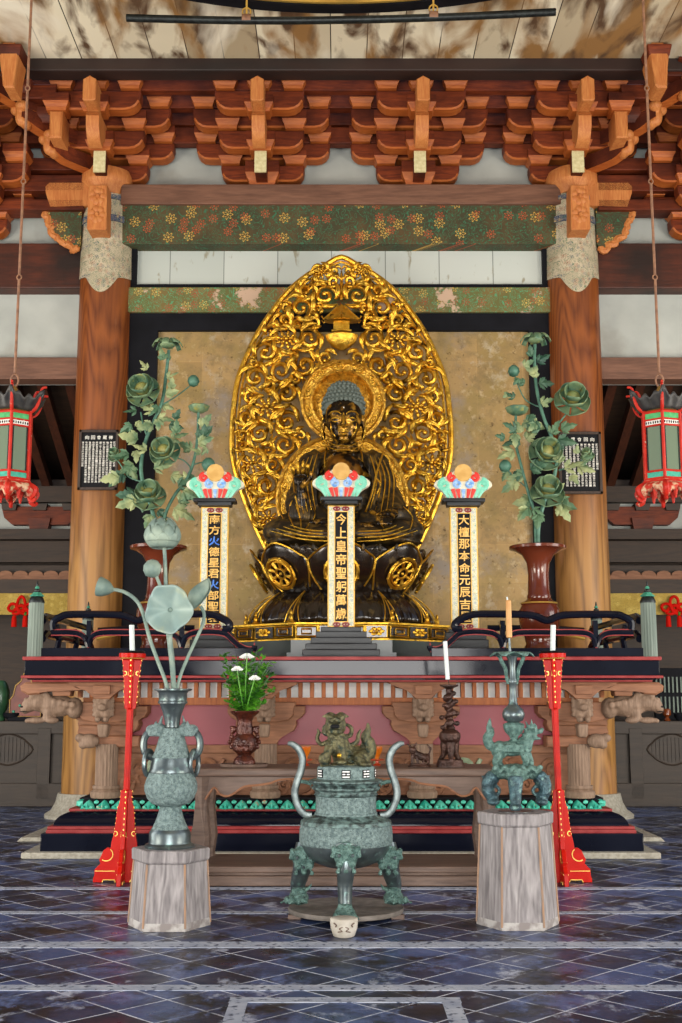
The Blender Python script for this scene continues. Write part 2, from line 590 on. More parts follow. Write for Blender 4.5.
M['red_paint'] = pmat('red painted wood', '#a41c12', '#b32c1c', scale=14, rough=.5, spec=.25, c3='#b89c86', c3scale=26, c3lo=.66, c3hi=.7)
M['gold_line'] = pmat('gold paint', '#d8b35a', rough=.35, metal=.7)
M['gold'] = pmat('worn gold leaf', '#c68f24', '#e6bb48', scale=9, rough=.28, rough2=.4, metal=.92, bump=.35, bscale=45, c3='#4d2f0e', c3scale=9, c3lo=.54, c3hi=.70)
M['chest'] = pmat('rubbed gilded chest', '#6b4412', '#a06b1e', scale=8, rough=.35, metal=.7, c3='#1c1209', c3scale=6, c3lo=.5, c3hi=.62)
M['gold_flat'] = pmat('gold leaf relief', '#bf8a2c', '#dcb04a', scale=14, rough=.36, metal=.85, bump=1.0, bscale=26, c3='#8a5e20', c3scale=18, c3lo=.54, c3hi=.70)
M['statue'] = pmat('black lacquer over worn gold', '#1a150c', '#33291a', scale=9, rough=.36, rough2=.5, metal=.3, metal2=.5, c3='#7a5f2a', c3scale=11, c3lo=.5, c3hi=.75)
M['statue_skin'] = pmat('dark gilded skin', '#120c07', '#241807', scale=4, rough=.25, metal=.4, metal2=.7, c3='#c8922f', c3scale=9, c3lo=.50, c3hi=.70)
M['hair'] = pmat('grey green snail curls', '#4d5750', '#66706a', scale=20, rough=.7)
M['petal_dark'] = pmat('dark lacquered lotus petal', '#17100b', '#2b2018', scale=4, rough=.22, metal=.2, c3='#6a5a3a', c3scale=5, c3lo=.62, c3hi=.78, coat=.4)
M['bronze'] = pmat('bronze with verdigris', '#3f4a49', '#6f8986', scale=26, rough=.38, rough2=.6, metal=.6, metal2=.25, bump=.4, bscale=90, c3='#2c3436', c3scale=9, c3lo=.5, c3hi=.7, lo=.38, hi=.62)
M['bronze_relief'] = pmat('relief bronze with blue green patina', '#5b6f70', '#879c9a', scale=40, rough=.6, metal=.25, bump=.8, bscale=110, c3='#3c4a4a', c3scale=95, c3lo=.54, c3hi=.74)
M['bronze_dark'] = pmat('dark polished bronze', '#475154', '#657072', scale=9, rough=.34, metal=.7, c3='#6f8884', c3scale=22, c3lo=.58, c3hi=.7)
M['bronze_green'] = pmat('verdigris bronze', '#46655f', '#789a92', scale=30, rough=.5, metal=.35, bump=.9, bscale=80, c3='#3a4e49', c3scale=60, c3lo=.5, c3hi=.7)
M['bronze_silver'] = pmat('rubbed grey bronze', '#535d5e', '#7a8483', scale=24, rough=.45, metal=.6)
M['lion_bronze'] = pmat('olive bronze', '#43412f', '#74704f', scale=30, rough=.4, metal=.5, bump=.7, bscale=80, c3='#2a3a33', c3scale=24, c3lo=.52, c3hi=.66)
M['brown_bronze'] = pmat('dark brown bronze', '#2a1a15', '#4b3128', scale=12, rough=.35, metal=.45, bump=.6, bscale=50)
M['red_bronze'] = pmat('reddish brown glazed bronze', '#2e140e', '#57291c', scale=14, rough=.2, metal=.3, bump=.5, bscale=40)
M['red_vase'] = pmat('red brown lacquered vase', '#552417', '#65301e', scale=2, rough=.15, spec=.45)
M['lotus'] = pmat('pale verdigris copper', '#6b807a', '#8f9f90', scale=9, rough=.6, metal=.15, c3='#4f6863', c3scale=4, c3lo=.5, c3hi=.7)
M['lotus_leaf'] = pmat('blue green copper leaf', '#7a9391', '#93a69e', scale=6, rough=.5, metal=.1, c3='#9aa389', c3scale=5, c3lo=.58, c3hi=.72)
M['peony_leaf'] = pmat('olive green painted metal leaf', '#4d6c4e', '#98a070', scale=3.2, rough=.6, metal=.1, lo=.42, hi=.58)
M['peony_leaf_dark'] = pmat('dark green painted metal leaf', '#24483a', '#47684c', scale=3.2, rough=.5, metal=.15)
M['peony_petal'] = pmat('sage green painted petal', '#3f6450', '#768c66', scale=7, rough=.5, metal=.15, c3='#8b8a48', c3scale=9, c3lo=.6, c3hi=.72)
M['peony_heart'] = pmat('yellow green petal heart', '#7c8a57', '#a39650', scale=9, rough=.5, metal=.15)
M['stem'] = pmat('dark green painted stem', '#2f5747', '#4f7a68', scale=12, rough=.5, metal=.2)
M['post'] = pmat('weathered grey green wood', '#56635b', '#79857b', scale=10, rough=.7, stretch=(1, 1, .1), c3='#2f4a40', c3scale=5)
M['verdigris'] = pmat('bright verdigris cap', '#2f7d68', '#4c9a80', scale=16, rough=.6, metal=.2)
M['dark_metal'] = pmat('blackened metal', '#16191a', '#262c2c', scale=20, rough=.4, metal=.5)
M['turq'] = pmat('turquoise painted lotus petals', '#1f9c86', '#55bfa6', scale=9, rough=.55, c3='#b98d6c', c3scale=10, c3lo=.62, c3hi=.7)
M['panel_red'] = pmat('rose red painted board', '#7d2531', '#98434c', scale=1.2, rough=.45, stretch=(.3, 1, 1))
M['altar_wood'] = woodmat('weathered carved altar wood', '#6e4730', '#93664a', 'X', 5, .65)
M['altar_grey'] = woodmat('grey brown carved wood', '#665141', '#8b7360', 'Z', 6, .7)
M['altar_orange'] = woodmat('warm brown slat wood', '#7b3f1e', '#a2602f', 'Z', 6, .6)
M['white_panel'] = pmat('white plaster infill', '#eef0ee', '#f6f6f2', scale=3, rough=.85)
M['table_wood'] = woodmat('dark weathered table wood', '#4d3c34', '#6f5a4e', 'X', 4, .5)
M['pedestal'] = woodmat('silvery weathered cedar', '#5c5759', '#a19c9c', 'Z', 4, .7, rings=22, bump=.3)
M['stone'] = pmat('pale granite', '#868174', '#a19d90', scale=30, rough=.85, bump=.3, bscale=60)
M['marble'] = pmat('dark green stone', '#141d19', '#26342d', scale=5, rough=.3)
M['disc_stone'] = pmat('grey worn stone disc', '#5d5751', '#77706a', scale=14, rough=.75, bump=.3)
M['white_stone'] = pmat('whitish carved stone', '#a39c90', '#bbb5aa', scale=12, rough=.85, bump=.4)
M['candle'] = pmat('white wax', '#c9d2d2', rough=.5)
M['candle_brown'] = pmat('tan wax', '#b98549', '#c99a60', scale=6, rough=.5)
M['amber'] = pmat('amber glazed cup', '#b0560c', '#cc7a1d', scale=8, rough=.15, coat=.5)
M['orange_red'] = pmat('orange red lacquer', '#b33a10', rough=.3)
M['glyph_gold'] = pmat('raised gold characters', '#c89a48', '#d9b266', scale=20, rough=.5, metal=.35)
M['glyph_blue'] = pmat('raised blue characters', '#1f58b8', '#3b78d0', scale=20, rough=.5)
M['glyph_white'] = pmat('white painted characters', '#d6d4cc', rough=.7)
M['board_black'] = pmat('black sign board', '#0e0f12', '#17181c', scale=5, rough=.6, spec=.15)
M['board_frame'] = woodmat('dark sign frame', '#2a2019', '#43332a', 'Z', 5, .5)
M['tablet_frame'] = floralmat('painted tablet frame', '#d9d3bc', '#cfc9b4', ['#3f8f74', '#3f72b4', '#c9b23c'], scale=34)
M['tablet_border'] = pmat('ochre border', '#cb9c3f', '#dcb55c', scale=14, rough=.5, metal=.3)
M['cloud_white'] = pmat('cream cloud edge', '#d8d3bd', rough=.6)
M['cloud_green'] = pmat('sea green cloud', '#5fb79c', '#84cbb2', scale=14, rough=.6)
M['cloud_red'] = pmat('bright red cloud', '#c9281c', rough=.55)
M['cloud_blue'] = pmat('sky blue cloud', '#4f86c8', '#a8c4e2', scale=24, rough=.6)
M['sun_gold'] = pmat('dull gold disc', '#b98f4a', '#c9a25e', scale=16, rough=.55, metal=.3)
M['grey_ledge'] = pmat('dark grey lacquered moulding', '#151619', '#34373a', scale=5, rough=.4, spec=.25, stretch=(.4, 1, 4))
M['lantern_green'] = pmat('green lantern panel', '#2f8c4c', '#4aa565', scale=30, rough=.6)
M['lantern_teal'] = pmat('teal lantern panel', '#1f8a72', '#3ba08a', scale=30, rough=.6)
M['lantern_crest'] = pmat('black carved crest', '#1a1a1c', '#33312e', scale=20, rough=.5)
M['cream_trim'] = pmat('chipped cream trim', '#a82c1e', '#c3a383', scale=24, rough=.6, spec=.2, lo=.45, hi=.6)
M['cord'] = pmat('brown iron chain', '#6b4a37', '#8a6247', scale=20, rough=.6)
M['mum'] = pmat('white chrysanthemum petals', '#e8ebe6', rough=.6)
M['leaf_green'] = pmat('fresh green leaves', '#2f6e14', '#5fa02c', scale=9, rough=.45)
M['leaf_dark'] = pmat('dark green leaves', '#1d4a17', '#37701f', scale=9, rough=.45)
M['knot_red'] = pmat('red silk cord', '#c4160a', rough=.7, spec=.1)
M['roof_red'] = pmat('dark red painted wood', '#5a1f16', '#74301f', scale=9, rough=.5)
M['dull_green'] = pmat('dark green glaze', '#1c3a26', '#2c5236', scale=9, rough=.3)

# gold leaf wall: big square leaves, worn brown and grey
def goldwall():
    m, t, b = nt('aged gold leaf wall')
    N, L = t.nodes, t.links
    tc = N.new('ShaderNodeTexCoord')
    sp = N.new('ShaderNodeSeparateXYZ'); L.new(tc.outputs['Object'], sp.inputs[0])
    cb = N.new('ShaderNodeCombineXYZ'); L.new(sp.outputs[0], cb.inputs[0]); L.new(sp.outputs[2], cb.inputs[1])
    br = N.new('ShaderNodeTexBrick'); br.inputs['Scale'].default_value = 1; br.inputs['Brick Width'].default_value = .62; br.inputs['Row Height'].default_value = .5
    br.inputs['Mortar Size'].default_value = .004; br.offset = 0
    br.inputs['Color1'].default_value = hx('#aa8c5c'); br.inputs['Color2'].default_value = hx('#957a4c'); br.inputs['Mortar'].default_value = hx('#b08f5c')
    L.new(cb.outputs[0], br.inputs['Vector'])
    def layer(prev, scale, lo, hi, c, det=8, rough=.65):
        n = N.new('ShaderNodeTexNoise'); n.inputs['Scale'].default_value = scale; n.inputs['Detail'].default_value = det; n.inputs['Roughness'].default_value = rough
        L.new(tc.outputs['Object'], n.inputs['Vector'])
        r = N.new('ShaderNodeMapRange'); r.inputs[1].default_value = lo; r.inputs[2].default_value = hi; L.new(n.outputs[0], r.inputs[0])
        x = N.new('ShaderNodeMix'); x.data_type = 'RGBA'; L.new(r.outputs[0], x.inputs[0]); L.new(prev, x.inputs[6]); x.inputs[7].default_value = hx(c)
        return x.outputs[2], r.outputs[0]
    c, _ = layer(br.outputs[0], 1.3, .45, .62, '#8f7a48')
    c, _ = layer(c, 2.1, .56, .66, '#b3a892')
    c, _ = layer(c, .8, .54, .64, '#877c70')
    c, _ = layer(c, 5.5, .48, .72, '#7d6a45')
    c, _ = layer(c, 9, .56, .74, '#b5a07a')
    c, _ = layer(c, 14, .60, .7, '#5b4424')
    L.new(c, b.inputs['Base Color'])
    b.inputs['Roughness'].default_value = .55; b.inputs['Metallic'].default_value = .25
    return m
M['goldwall'] = goldwall()

def floormat():
    m, t, b = nt('slate floor tiles with sky blue painted in')
    N, L = t.nodes, t.links
    tc = N.new('ShaderNodeTexCoord'); mp = N.new('ShaderNodeMapping')
    mp.vector_type = 'POINT'
    fx, fy = FLOOR_V
    d = 0.3076
    a = radians(45)
    # rotate then shift so that one tile corner lies on (fx, fy)
    mp.inputs['Rotation'].default_value = (0, 0, a)
    rx, ry = fx * cos(a) - fy * sin(a), fx * sin(a) + fy * cos(a)
    mp.inputs['Location'].default_value = (-(rx % d), -(ry % d), 0)
    L.new(tc.outputs['Object'], mp.inputs[0])
    br = N.new('ShaderNodeTexBrick'); br.offset = 0; br.squash = 1
    br.inputs['Scale'].default_value = 1; br.inputs['Brick Width'].default_value = d; br.inputs['Row Height'].default_value = d
    br.inputs['Mortar Size'].default_value = .0055; br.inputs['Mortar Smooth'].default_value = .2; br.inputs['Bias'].default_value = -.1
    br.inputs['Color1'].default_value = hx('#101a34'); br.inputs['Color2'].default_value = hx('#485c8c'); br.inputs['Mortar'].default_value = hx('#c8cfdc')  # the sky's blue reflection is put into the tile colours
    L.new(mp.outputs[0], br.inputs['Vector'])
    def nz(scale, det, st=(1, 1, 1), rough=.6):
        q = N.new('ShaderNodeMapping'); q.inputs['Scale'].default_value = st; L.new(tc.outputs['Object'], q.inputs[0])
        n = N.new('ShaderNodeTexNoise'); n.inputs['Scale'].default_value = scale; n.inputs['Detail'].default_value = det; n.inputs['Roughness'].default_value = rough
        L.new(q.outputs[0], n.inputs['Vector']); return n.outputs[0]
    def rg(v, lo, hi, a=0, c=1):
        r = N.new('ShaderNodeMapRange'); r.inputs[1].default_value = lo; r.inputs[2].default_value = hi; r.inputs[3].default_value = a; r.inputs[4].default_value = c
        L.new(v, r.inputs[0]); return r.outputs[0]
    def mx(f, a, c):
        x = N.new('ShaderNodeMix'); x.data_type = 'RGBA'; L.new(f, x.inputs[0]); L.new(a, x.inputs[6]); x.inputs[7].default_value = hx(c); return x.outputs[2]
    c = mx(rg(nz(2.2, 8, (1, 1, 1), .7), .48, .60), br.outputs[0], '#090c18')
    c = mx(rg(nz(4, 9, (1, .7, 1), .75), .53, .66), c, '#5c6f9e')
    c = mx(rg(nz(2.6, 9, (1, .8, 1), .72), .58, .66), c, '#a7b0c4')
    c = mx(rg(nz(3.1, 4, (1, 1, 1)), .70, .78), c, '#2c2322')
    L.new(c, b.inputs['Base Color'])
    L.new(rg(nz(4, 5),   .3, .7, .24, .5), b.inputs['Roughness'])
    b.inputs['Specular IOR Level'].default_value = .4
    bp = N.new('ShaderNodeBump'); bp.inputs['Strength'].default_value = .35; bp.inputs['Distance'].default_value = .004
    L.new(br.outputs['Fac'], bp.inputs['Height']); bp.invert = True
    bp2 = N.new('ShaderNodeBump'); bp2.inputs['Strength'].default_value = .25; bp2.inputs['Distance'].default_value = .01
    L.new(nz(9, 5), bp2.inputs['Height']); L.new(bp.outputs[0], bp2.inputs['Normal']); L.new(bp2.outputs[0], b.inputs['Normal'])
    return m
def floorY(py): return EYE / tan(atan((py - 511.5) / F_PX) - PITCH)
_fy = floorY(979.4)
FLOOR_V = (at(422, 979.4, _fy)[0], _fy)
M['floor'] = floormat()
M['band'] = pmat('worn white floor strip', '#8a93a6', '#a9b0bd', scale=6, rough=.6, c3='#3c455c', c3scale=23, c3lo=.55, c3hi=.64)

def plankmat(name, widthx, cA, cB, stain, gap='#241a14', bias=0, stl=.5, sth=.62):
    """boards running away from the viewer (along y), each its own tone, with water stains"""
    m, t, b = nt(name)
    N, L = t.nodes, t.links
    tc = N.new('ShaderNodeTexCoord'); sp = N.new('ShaderNodeSeparateXYZ'); L.new(tc.outputs['Object'], sp.inputs[0])
    cb = N.new('ShaderNodeCombineXYZ'); L.new(sp.outputs[0], cb.inputs[0]); L.new(sp.outputs[1 if widthx > 0 else 2], cb.inputs[1])
    br = N.new('ShaderNodeTexBrick'); br.offset = 0; br.inputs['Scale'].default_value = 1
    br.inputs['Brick Width'].default_value = abs(widthx); br.inputs['Row Height'].default_value = 40
    br.inputs['Mortar Size'].default_value = .007; br.inputs['Bias'].default_value = bias
    br.inputs['Color1'].default_value = hx(cA); br.inputs['Color2'].default_value = hx(cB); br.inputs['Mortar'].default_value = hx(gap)
    mp0 = N.new('ShaderNodeMapping'); mp0.inputs['Location'].default_value = (.13, 20, 0); L.new(cb.outputs[0], mp0.inputs[0])
    L.new(mp0.outputs[0], br.inputs['Vector'])
    mp = N.new('ShaderNodeMapping'); mp.inputs['Scale'].default_value = (1, .35, .35 if widthx < 0 else 1); L.new(tc.outputs['Object'], mp.inputs[0])
    c = br.outputs[0]
    for (s, lo, hi, k) in stain:
        n = N.new('ShaderNodeTexNoise'); n.inputs['Scale'].default_value = s; n.inputs['Detail'].default_value = 7; n.inputs['Distortion'].default_value = .5
        L.new(mp.outputs[0], n.inputs['Vector'])
        r = N.new('ShaderNodeMapRange'); r.inputs[1].default_value = lo; r.inputs[2].default_value = hi; L.new(n.outputs[0], r.inputs[0])
        x = N.new('ShaderNodeMix'); x.data_type = 'RGBA'; L.new(r.outputs[0], x.inputs[0]); L.new(c, x.inputs[6]); x.inputs[7].default_value = hx(k); c = x.outputs[2]
    L.new(c, b.inputs['Base Color']); b.inputs['Roughness'].default_value = .75
    return m
M['ceiling'] = plankmat('stained ceiling boards', .46, '#ddd5bd', '#9c8a6c', [(1.6, .46, .58, '#8a6538'), (2.6, .50, .62, '#523a25'), (1.1, .56, .68, '#ded8c6')])
M['whiteboards'] = plankmat('white painted boards', -.74, '#b7bdb8', '#aab1ac', [(9, .62, .70, '#8f8a78')], gap='#777c78')
M['beam_paint'] = floralmat('painted floral beam', '#35331a', '#4a3a1c', ['#2c6044', '#c49a45', '#b0461f'], scale=7)
M['beam_paint_worn'] = floralmat('worn painted floral beam', '#5a5a2c', '#6d5a2e', ['#4a8a62', '#c0a050', '#a0402a'], scale=8, worn='#b59a84', dens=.56)
M['pillar_paint'] = floralmat('flaking painted pillar band', '#a59a82', '#b9ab93', ['#4d6a4c', '#35553f', '#8c4630', '#33465f'], scale=15, worn='#b7a992', dens=.63)
M['brocade'] = floralmat('gold brocade', '#a68a35', '#b89e4a', ['#7d6a2a', '#d9c26a'], scale=16)
M['altar_green'] = pmat('pale green tinted carving', '#6f7f63', '#94a488', scale=12, rough=.65)
M['counter'] = woodmat('dark panelled counter wood', '#241c16', '#372b21', 'X', 3, .55)
M['amber_dark'] = pmat('dim amber glaze', '#6e3312', rough=.2)
M['bronze_blue'] = pmat('blue grey bronze legs', '#2f4147', '#527078', scale=22, rough=.35, metal=.55, bump=.6, bscale=70, c3='#74958f', c3scale=30, c3lo=.58, c3hi=.7)
M['edge_beam'] = pmat('soot black beam', '#1a100e', '#2a1813', scale=4, rough=.6, stretch=(.2, 1, 1))
# ================================================================== the setting
def struct(mb, name, mat, smooth=40, **k):
    o = mb.build(name, mat, None, smooth, **k)
    o['kind'] = 'structure'
    return o

_fl = MB(); _fl.bm.faces.new([_fl.bm.verts.new(p) for p in ((-9, -6, 0), (9, -6, 0), (9, 20, 0), (-9, 20, 0))])
fo = _fl.build('floor', M['floor'], None, 0)
for v in fo.data.vertices: v.co = v.co + fo.location
fo.location = (0, 0, 0)
fo['kind'] = 'structure'
fo.data.update()

# worn white strips let into the floor, flush with the tiles
n_trim = 0
def trim(mb, mat, smooth=40, **k):
    global n_trim
    n_trim += 1
    return struct(mb, 'trim_%d' % n_trim, mat, smooth, **k)
for py, h in ((945, 6.0), (988, 5.5), (912.7, 2.5), (888.5, 2.2)):
    ya, yb = floorY(py + h / 2), floorY(py - h / 2)
    trim(MB().box((0, (ya + yb) / 2, 0.001), (16, yb - ya, 0.003)), M['band'])
_ya, _yb, _yc = floorY(1003), floorY(998), 4.2
_x0, _x1 = at(239, 1001, _ya)[0], at(452, 1001, _ya)[0]
trim(MB().box(((_x0 + _x1) / 2, (_ya + _yb) / 2, .0022), (_x1 - _x0 + .1, _yb - _ya, .003)).box((_x0, (_ya + _yc) / 2, .0022), (.09, _ya - _yc, .003)).box((_x1, (_ya + _yc) / 2, .0022), (.09, _ya - _yc, .003)), M['band'])

CZ = 9.66       # ceiling height
struct(MB().box((0, 4.2, CZ + .1), (18, 20, .2)), 'ceiling', M['ceiling'])
# upper wall between bracket row and tie beam
struct(MB().box((0, 15.74, 8.95), (17, .12, 1.7)), 'wall_upper', M['plaster'])
# front wall behind the viewer with its wide central doorway and two side doors
struct(MB().box((-4.0, -5.6, 3), (1.6, .3, 6)).box((4.0, -5.6, 3), (1.6, .3, 6)).box((-8.6, -5.6, 3), (.8, .3, 6)).box((8.6, -5.6, 3), (.8, .3, 6)).box((0, -5.6, 7.9), (18, .3, 4.6)).box((0, -5.6, 5.4), (18, .3, .6)), 'wall_front', M['rear_wood'])
# gold leaf wall between the pillars, framed in black
gx0, gx1 = at(150, 400, 15.5)[0], at(530, 400, 15.5)[0]
gz = at(341, 332, 15.5)[1]
struct(MB().box(((gx0 + gx1) / 2, 15.55, gz / 2), (gx1 - gx0, .1, gz)), 'wall_back', M['goldwall'])
fz = at(341, 313, 15.45)[1]
trim(MB().box(((gx0 - 3.4) / 2 + .1, 15.5, gz / 2), (abs(-3.4 - gx0) + .0, .14, gz)).box((0, 15.5, (gz + fz) / 2), (6.4, .14, fz - gz)).box(((gx1 + 3.3) / 2, 15.5, gz / 2), (3.3 - gx1, .14, gz)), M['black_matt'])
# white boards with black frame
wb0, wb1 = at(138, 266, 15.45), at(542, 266, 15.45)
za, zb = at(0, 285, 15.45)[1], at(0, 248, 15.45)[1]
wbo = struct(MB().box((0, 15.55, (za + zb) / 2), (6.3, .08, zb - za + .1)), 'wall_boards', M['whiteboards'])
fr = MB()
fr.box((0, 15.48, zb + .03), (6.3, .1, .07)).box((0, 15.48, za - .02), (6.3, .1, .05))
fr.box((wb0[0] - .06, 15.48, (za + zb) / 2), (.1, .1, zb - za)).box((wb1[0] + .06, 15.48, (za + zb) / 2), (.1, .1, zb - za))
trim(fr, M['black_matt'])

def beam(name, px0, px1, pt, pb, Y, dep, mat, label=None, cat='beam', X0=None, X1=None, bevel=.015):
    x0 = at(px0, (pt + pb) / 2, Y)[0] if X0 is None else X0
    x1 = at(px1, (pt + pb) / 2, Y)[0] if X1 is None else X1
    zt, zbm = at(0, pt, Y)[1], at(0, pb, Y)[1]
    mb = MB().box(((x0 + x1) / 2, Y + dep / 2, (zt + zbm) / 2), (x1 - x0, dep, zt - zbm), bevel=bevel)
    if label:
        o = mb.build(name, mat, None); tag(o, label, cat)
        return o
    return trim(mb, mat)

beam('painted_beam', 0, 0, 204, 244, 15.25, .35, M['beam_paint'], 'broad green painted beam with rosettes above the white boards', 'beam', X0=-3.05, X1=3.0)
beam('painted_beam', 0, 0, 287, 312, 15.38, .2, M['beam_paint_worn'], 'narrow worn floral beam with pink bare patches just above the gold wall', 'beam', X0=-3.05, X1=3.0)
beam('tie_beam', 0, 0, 184, 204, 15.2, .45, M['brown_beam'], 'plain weathered brown beam right under the bracket row', 'beam', X0=-3.0, X1=3.0)
# end walls of the rear part of the hall
for sgn, side in ((-1, 'left'), (1, 'right')):
    struct(MB().box((sgn * 9.15, 16.2, 5), (.2, 8, 10)), 'wall_end_' + side, M['rear_wood'])
struct(MB().box((0, 20.3, 5), (18.4, .2, 10)), 'wall_rear', M['rear_wood'])
# side bays
for sgn, side in ((-1, 'left'), (1, 'right')):
    xa, xb = (-9, -3.3) if sgn < 0 else (3.3, 9)
    beam('', 0, 0, 243, 288, 15.4, .3, M['dark_beam'], X0=xa, X1=xb)
    beam('', 0, 0, 357, 379, 15.4, .3, M['brown_beam'], X0=xa, X1=xb)
    z0, z1 = at(0, 380, 15.5)[1], at(0, 200, 15.5)[1]
    struct(MB().box(((xa + xb) / 2, 15.72, (z0 + z1) / 2), (xb - xa, .1, z1 - z0)), 'wall_' + side, M['plaster'])
    # rear aisle: rafters, purlin, back wall with its frieze
    rr = MB()
    for i in range(14):
        x = xa + (xb - xa) * (i + .5) / 14
        a, b = Vector((x, 15.95, 6.30)), Vector((x, 18.75, 4.85))
        M4 = Matrix.Translation((a + b) / 2) @ (b - a).to_track_quat('Y', 'Z').to_matrix().to_4x4()
        rr.box((0, 0, 0), (.13, (b - a).length, .15), rot=None)
        for v in list(rr.bm.verts)[-8:]: v.co = M4 @ v.co
    trim(rr, M['rafter'])
    struct(MB().box(((xa + xb) / 2, 18.95, 5.6), (xb - xa, .1, 2.2)), 'wall_rear_top_' + side, M['rear_wood'])
    bd = MB().grid(lambda u, v: Vector((xa + (xb - xa) * u, 15.85 + 2.95 * v, 6.55 - 1.55 * v)), 2, 2)
    trim(bd, M['rear_wood'], solid=.03)
    Yr = 18.7
    def Z(py): return at(0, py, Yr)[1]
    trim(MB().box(((xa + xb) / 2, Yr, (Z(487) + Z(503)) / 2), (xb - xa, .2, Z(487) - Z(503))), M['rear_wood'])
    struct(MB().box(((xa + xb) / 2, Yr + .1, (Z(500) + Z(532)) / 2), (xb - xa, .05, Z(500) - Z(532))), 'wall_rear_frieze_' + side, M['plaster'])
    trim(MB().box(((xa + xb) / 2, Yr - .1, (Z(531) + Z(541)) / 2), (xb - xa, .3, Z(531) - Z(541))), M['rear_wood'])
    trim(MB().box(((xa + xb) / 2, Yr + .05, (Z(541) + Z(562)) / 2), (xb - xa, .1, Z(541) - Z(562))).box(((xa + xb) / 2, Yr + .05, (Z(566) + Z(580)) / 2), (xb - xa, .1, Z(566) - Z(580) + .02)), M['rear_wood'])
    # scalloped valance board
    w = 15.3 / 64
    pts = [(xa, Z(582))]
    k = 0
    x = xa
    while x < xb:
        for q in range(7):
            a = pi * q / 6
            pts.append((x + w / 2 - w / 2 * cos(a), Z(577) + .085 * sin(a) ** .8))
        x += w
    pts.append((x, Z(582)))
    trim(MB().prism(pts, Yr - .16, Yr - .1), M['altar_wood'])
    trim(MB().box(((xa + xb) / 2, Yr - .15, (Z(581) + Z(595)) / 2), (xb - xa, .22, Z(581) - Z(595))), M['rear_wood'])
    bz = MB().box(((xa + xb) / 2, Yr - .3, (Z(595) + Z(616)) / 2), (xb - xa, .02, Z(595) - Z(616)))
    o = bz.build('brocade_valance', M['brocade'], None)
    tag(o, 'gold brocade valance hanging behind the %s pillar' % side, 'valance')
    struct(MB().box(((xa + xb) / 2, Yr + .6, 2.2), (xb - xa, .1, 4.6)), 'wall_rear_' + side, M['rear_wood'])
    # small bracket on the rear frieze
    cx = at(43 if sgn < 0 else 640, 515, Yr)[0]
    rb = empty('rear_bracket', (cx, Yr - .1, Z(531)), 'small dark bracket against white plaster over the %s rear aisle' % side, 'bracket')
    W1 = .62
    out = [(cx - W1, Z(508)), (cx - W1 + .05, Z(519)), (cx - W1 + .18, Z(526)), (cx + W1 - .18, Z(526)), (cx + W1 - .05, Z(519)), (cx + W1, Z(508))]
    MB().prism(out, Yr - .15, Yr).build('arm', M['bracket'], rb)
    MB().box((cx, Yr - .12, (Z(520) + Z(531)) / 2), (.36, .2, Z(520) - Z(531)), taper=.8).build('bearing_block', M['bracket'], rb)
    for dx in (-.48, 0, .48):
        MB().box((cx + dx, Yr - .12, (Z(506) + Z(512)) / 2), (.25, .22, .1), taper=.8).build('block', M['rear_wood'], rb)

# ------------------------------------------------------------------ pillars
def pillar(x, side):
    r = empty('round_pillar', (x, 15.5, 0), 'thick round wooden pillar with flaking painted top, at the %s end of the gold wall' % side, 'pillar')
    zt, zp = at(0, 190, 15.2)[1], at(0, 268, 15.15)[1]
    c = (x, 15.5, 0)
    MB().lathe(c, [(.36, .3), (.365, 3), (.352, zp), (.345, zt - .3), (.33, zt)], 48).build('shaft', M['pillar'], r)
    # painted band hangs down in lobes round the shaft
    def fn(u, v):
        a = 2 * pi * u
        low = zp + .03 - .27 * max(0, cos(a + pi / 2)) ** 3 - .10 * abs(cos(2.5 * (a + pi / 2)))
        z = low + (zt + .02 - low) * v
        rr_ = .362 - .02 * (z - zp) / (zt - zp)
        if v > .93: rr_ -= .02 * (v - .93) / .07
        return Vector((x + rr_ * cos(a), 15.5 + rr_ * sin(a), z))
    MB().grid(fn, 72, 14, closed_u=True).build('painted_band', M['pillar_paint'], r, normals=True)
    for pz, hh in ((217, .045), (214, .0), (196, .03)):
        if hh:
            z = at(0, pz, 15.15)[1]
            MB().lathe((x, 15.5, z), [(.36, -hh), (.37, -hh), (.368, hh), (.352, hh)], 48).build('painted_ring', M['beam_blue'], r)
    prof = [(.40, .30), (.41, .26), (.43, .18), (.48, .09), (.56, .04), (.56, 0)]
    MB().lathe((x, 15.5, 0), prof[::-1], 40).build('stone_base', M['stone'], r)
    return r
M['beam_blue'] = floralmat('blue dotted painted ring', '#2c3b56', '#34475f', ['#a59a82', '#c7a45a', '#3f6a55'], scale=22)
pillar(-3.22, 'left')
pillar(3.17, 'right')

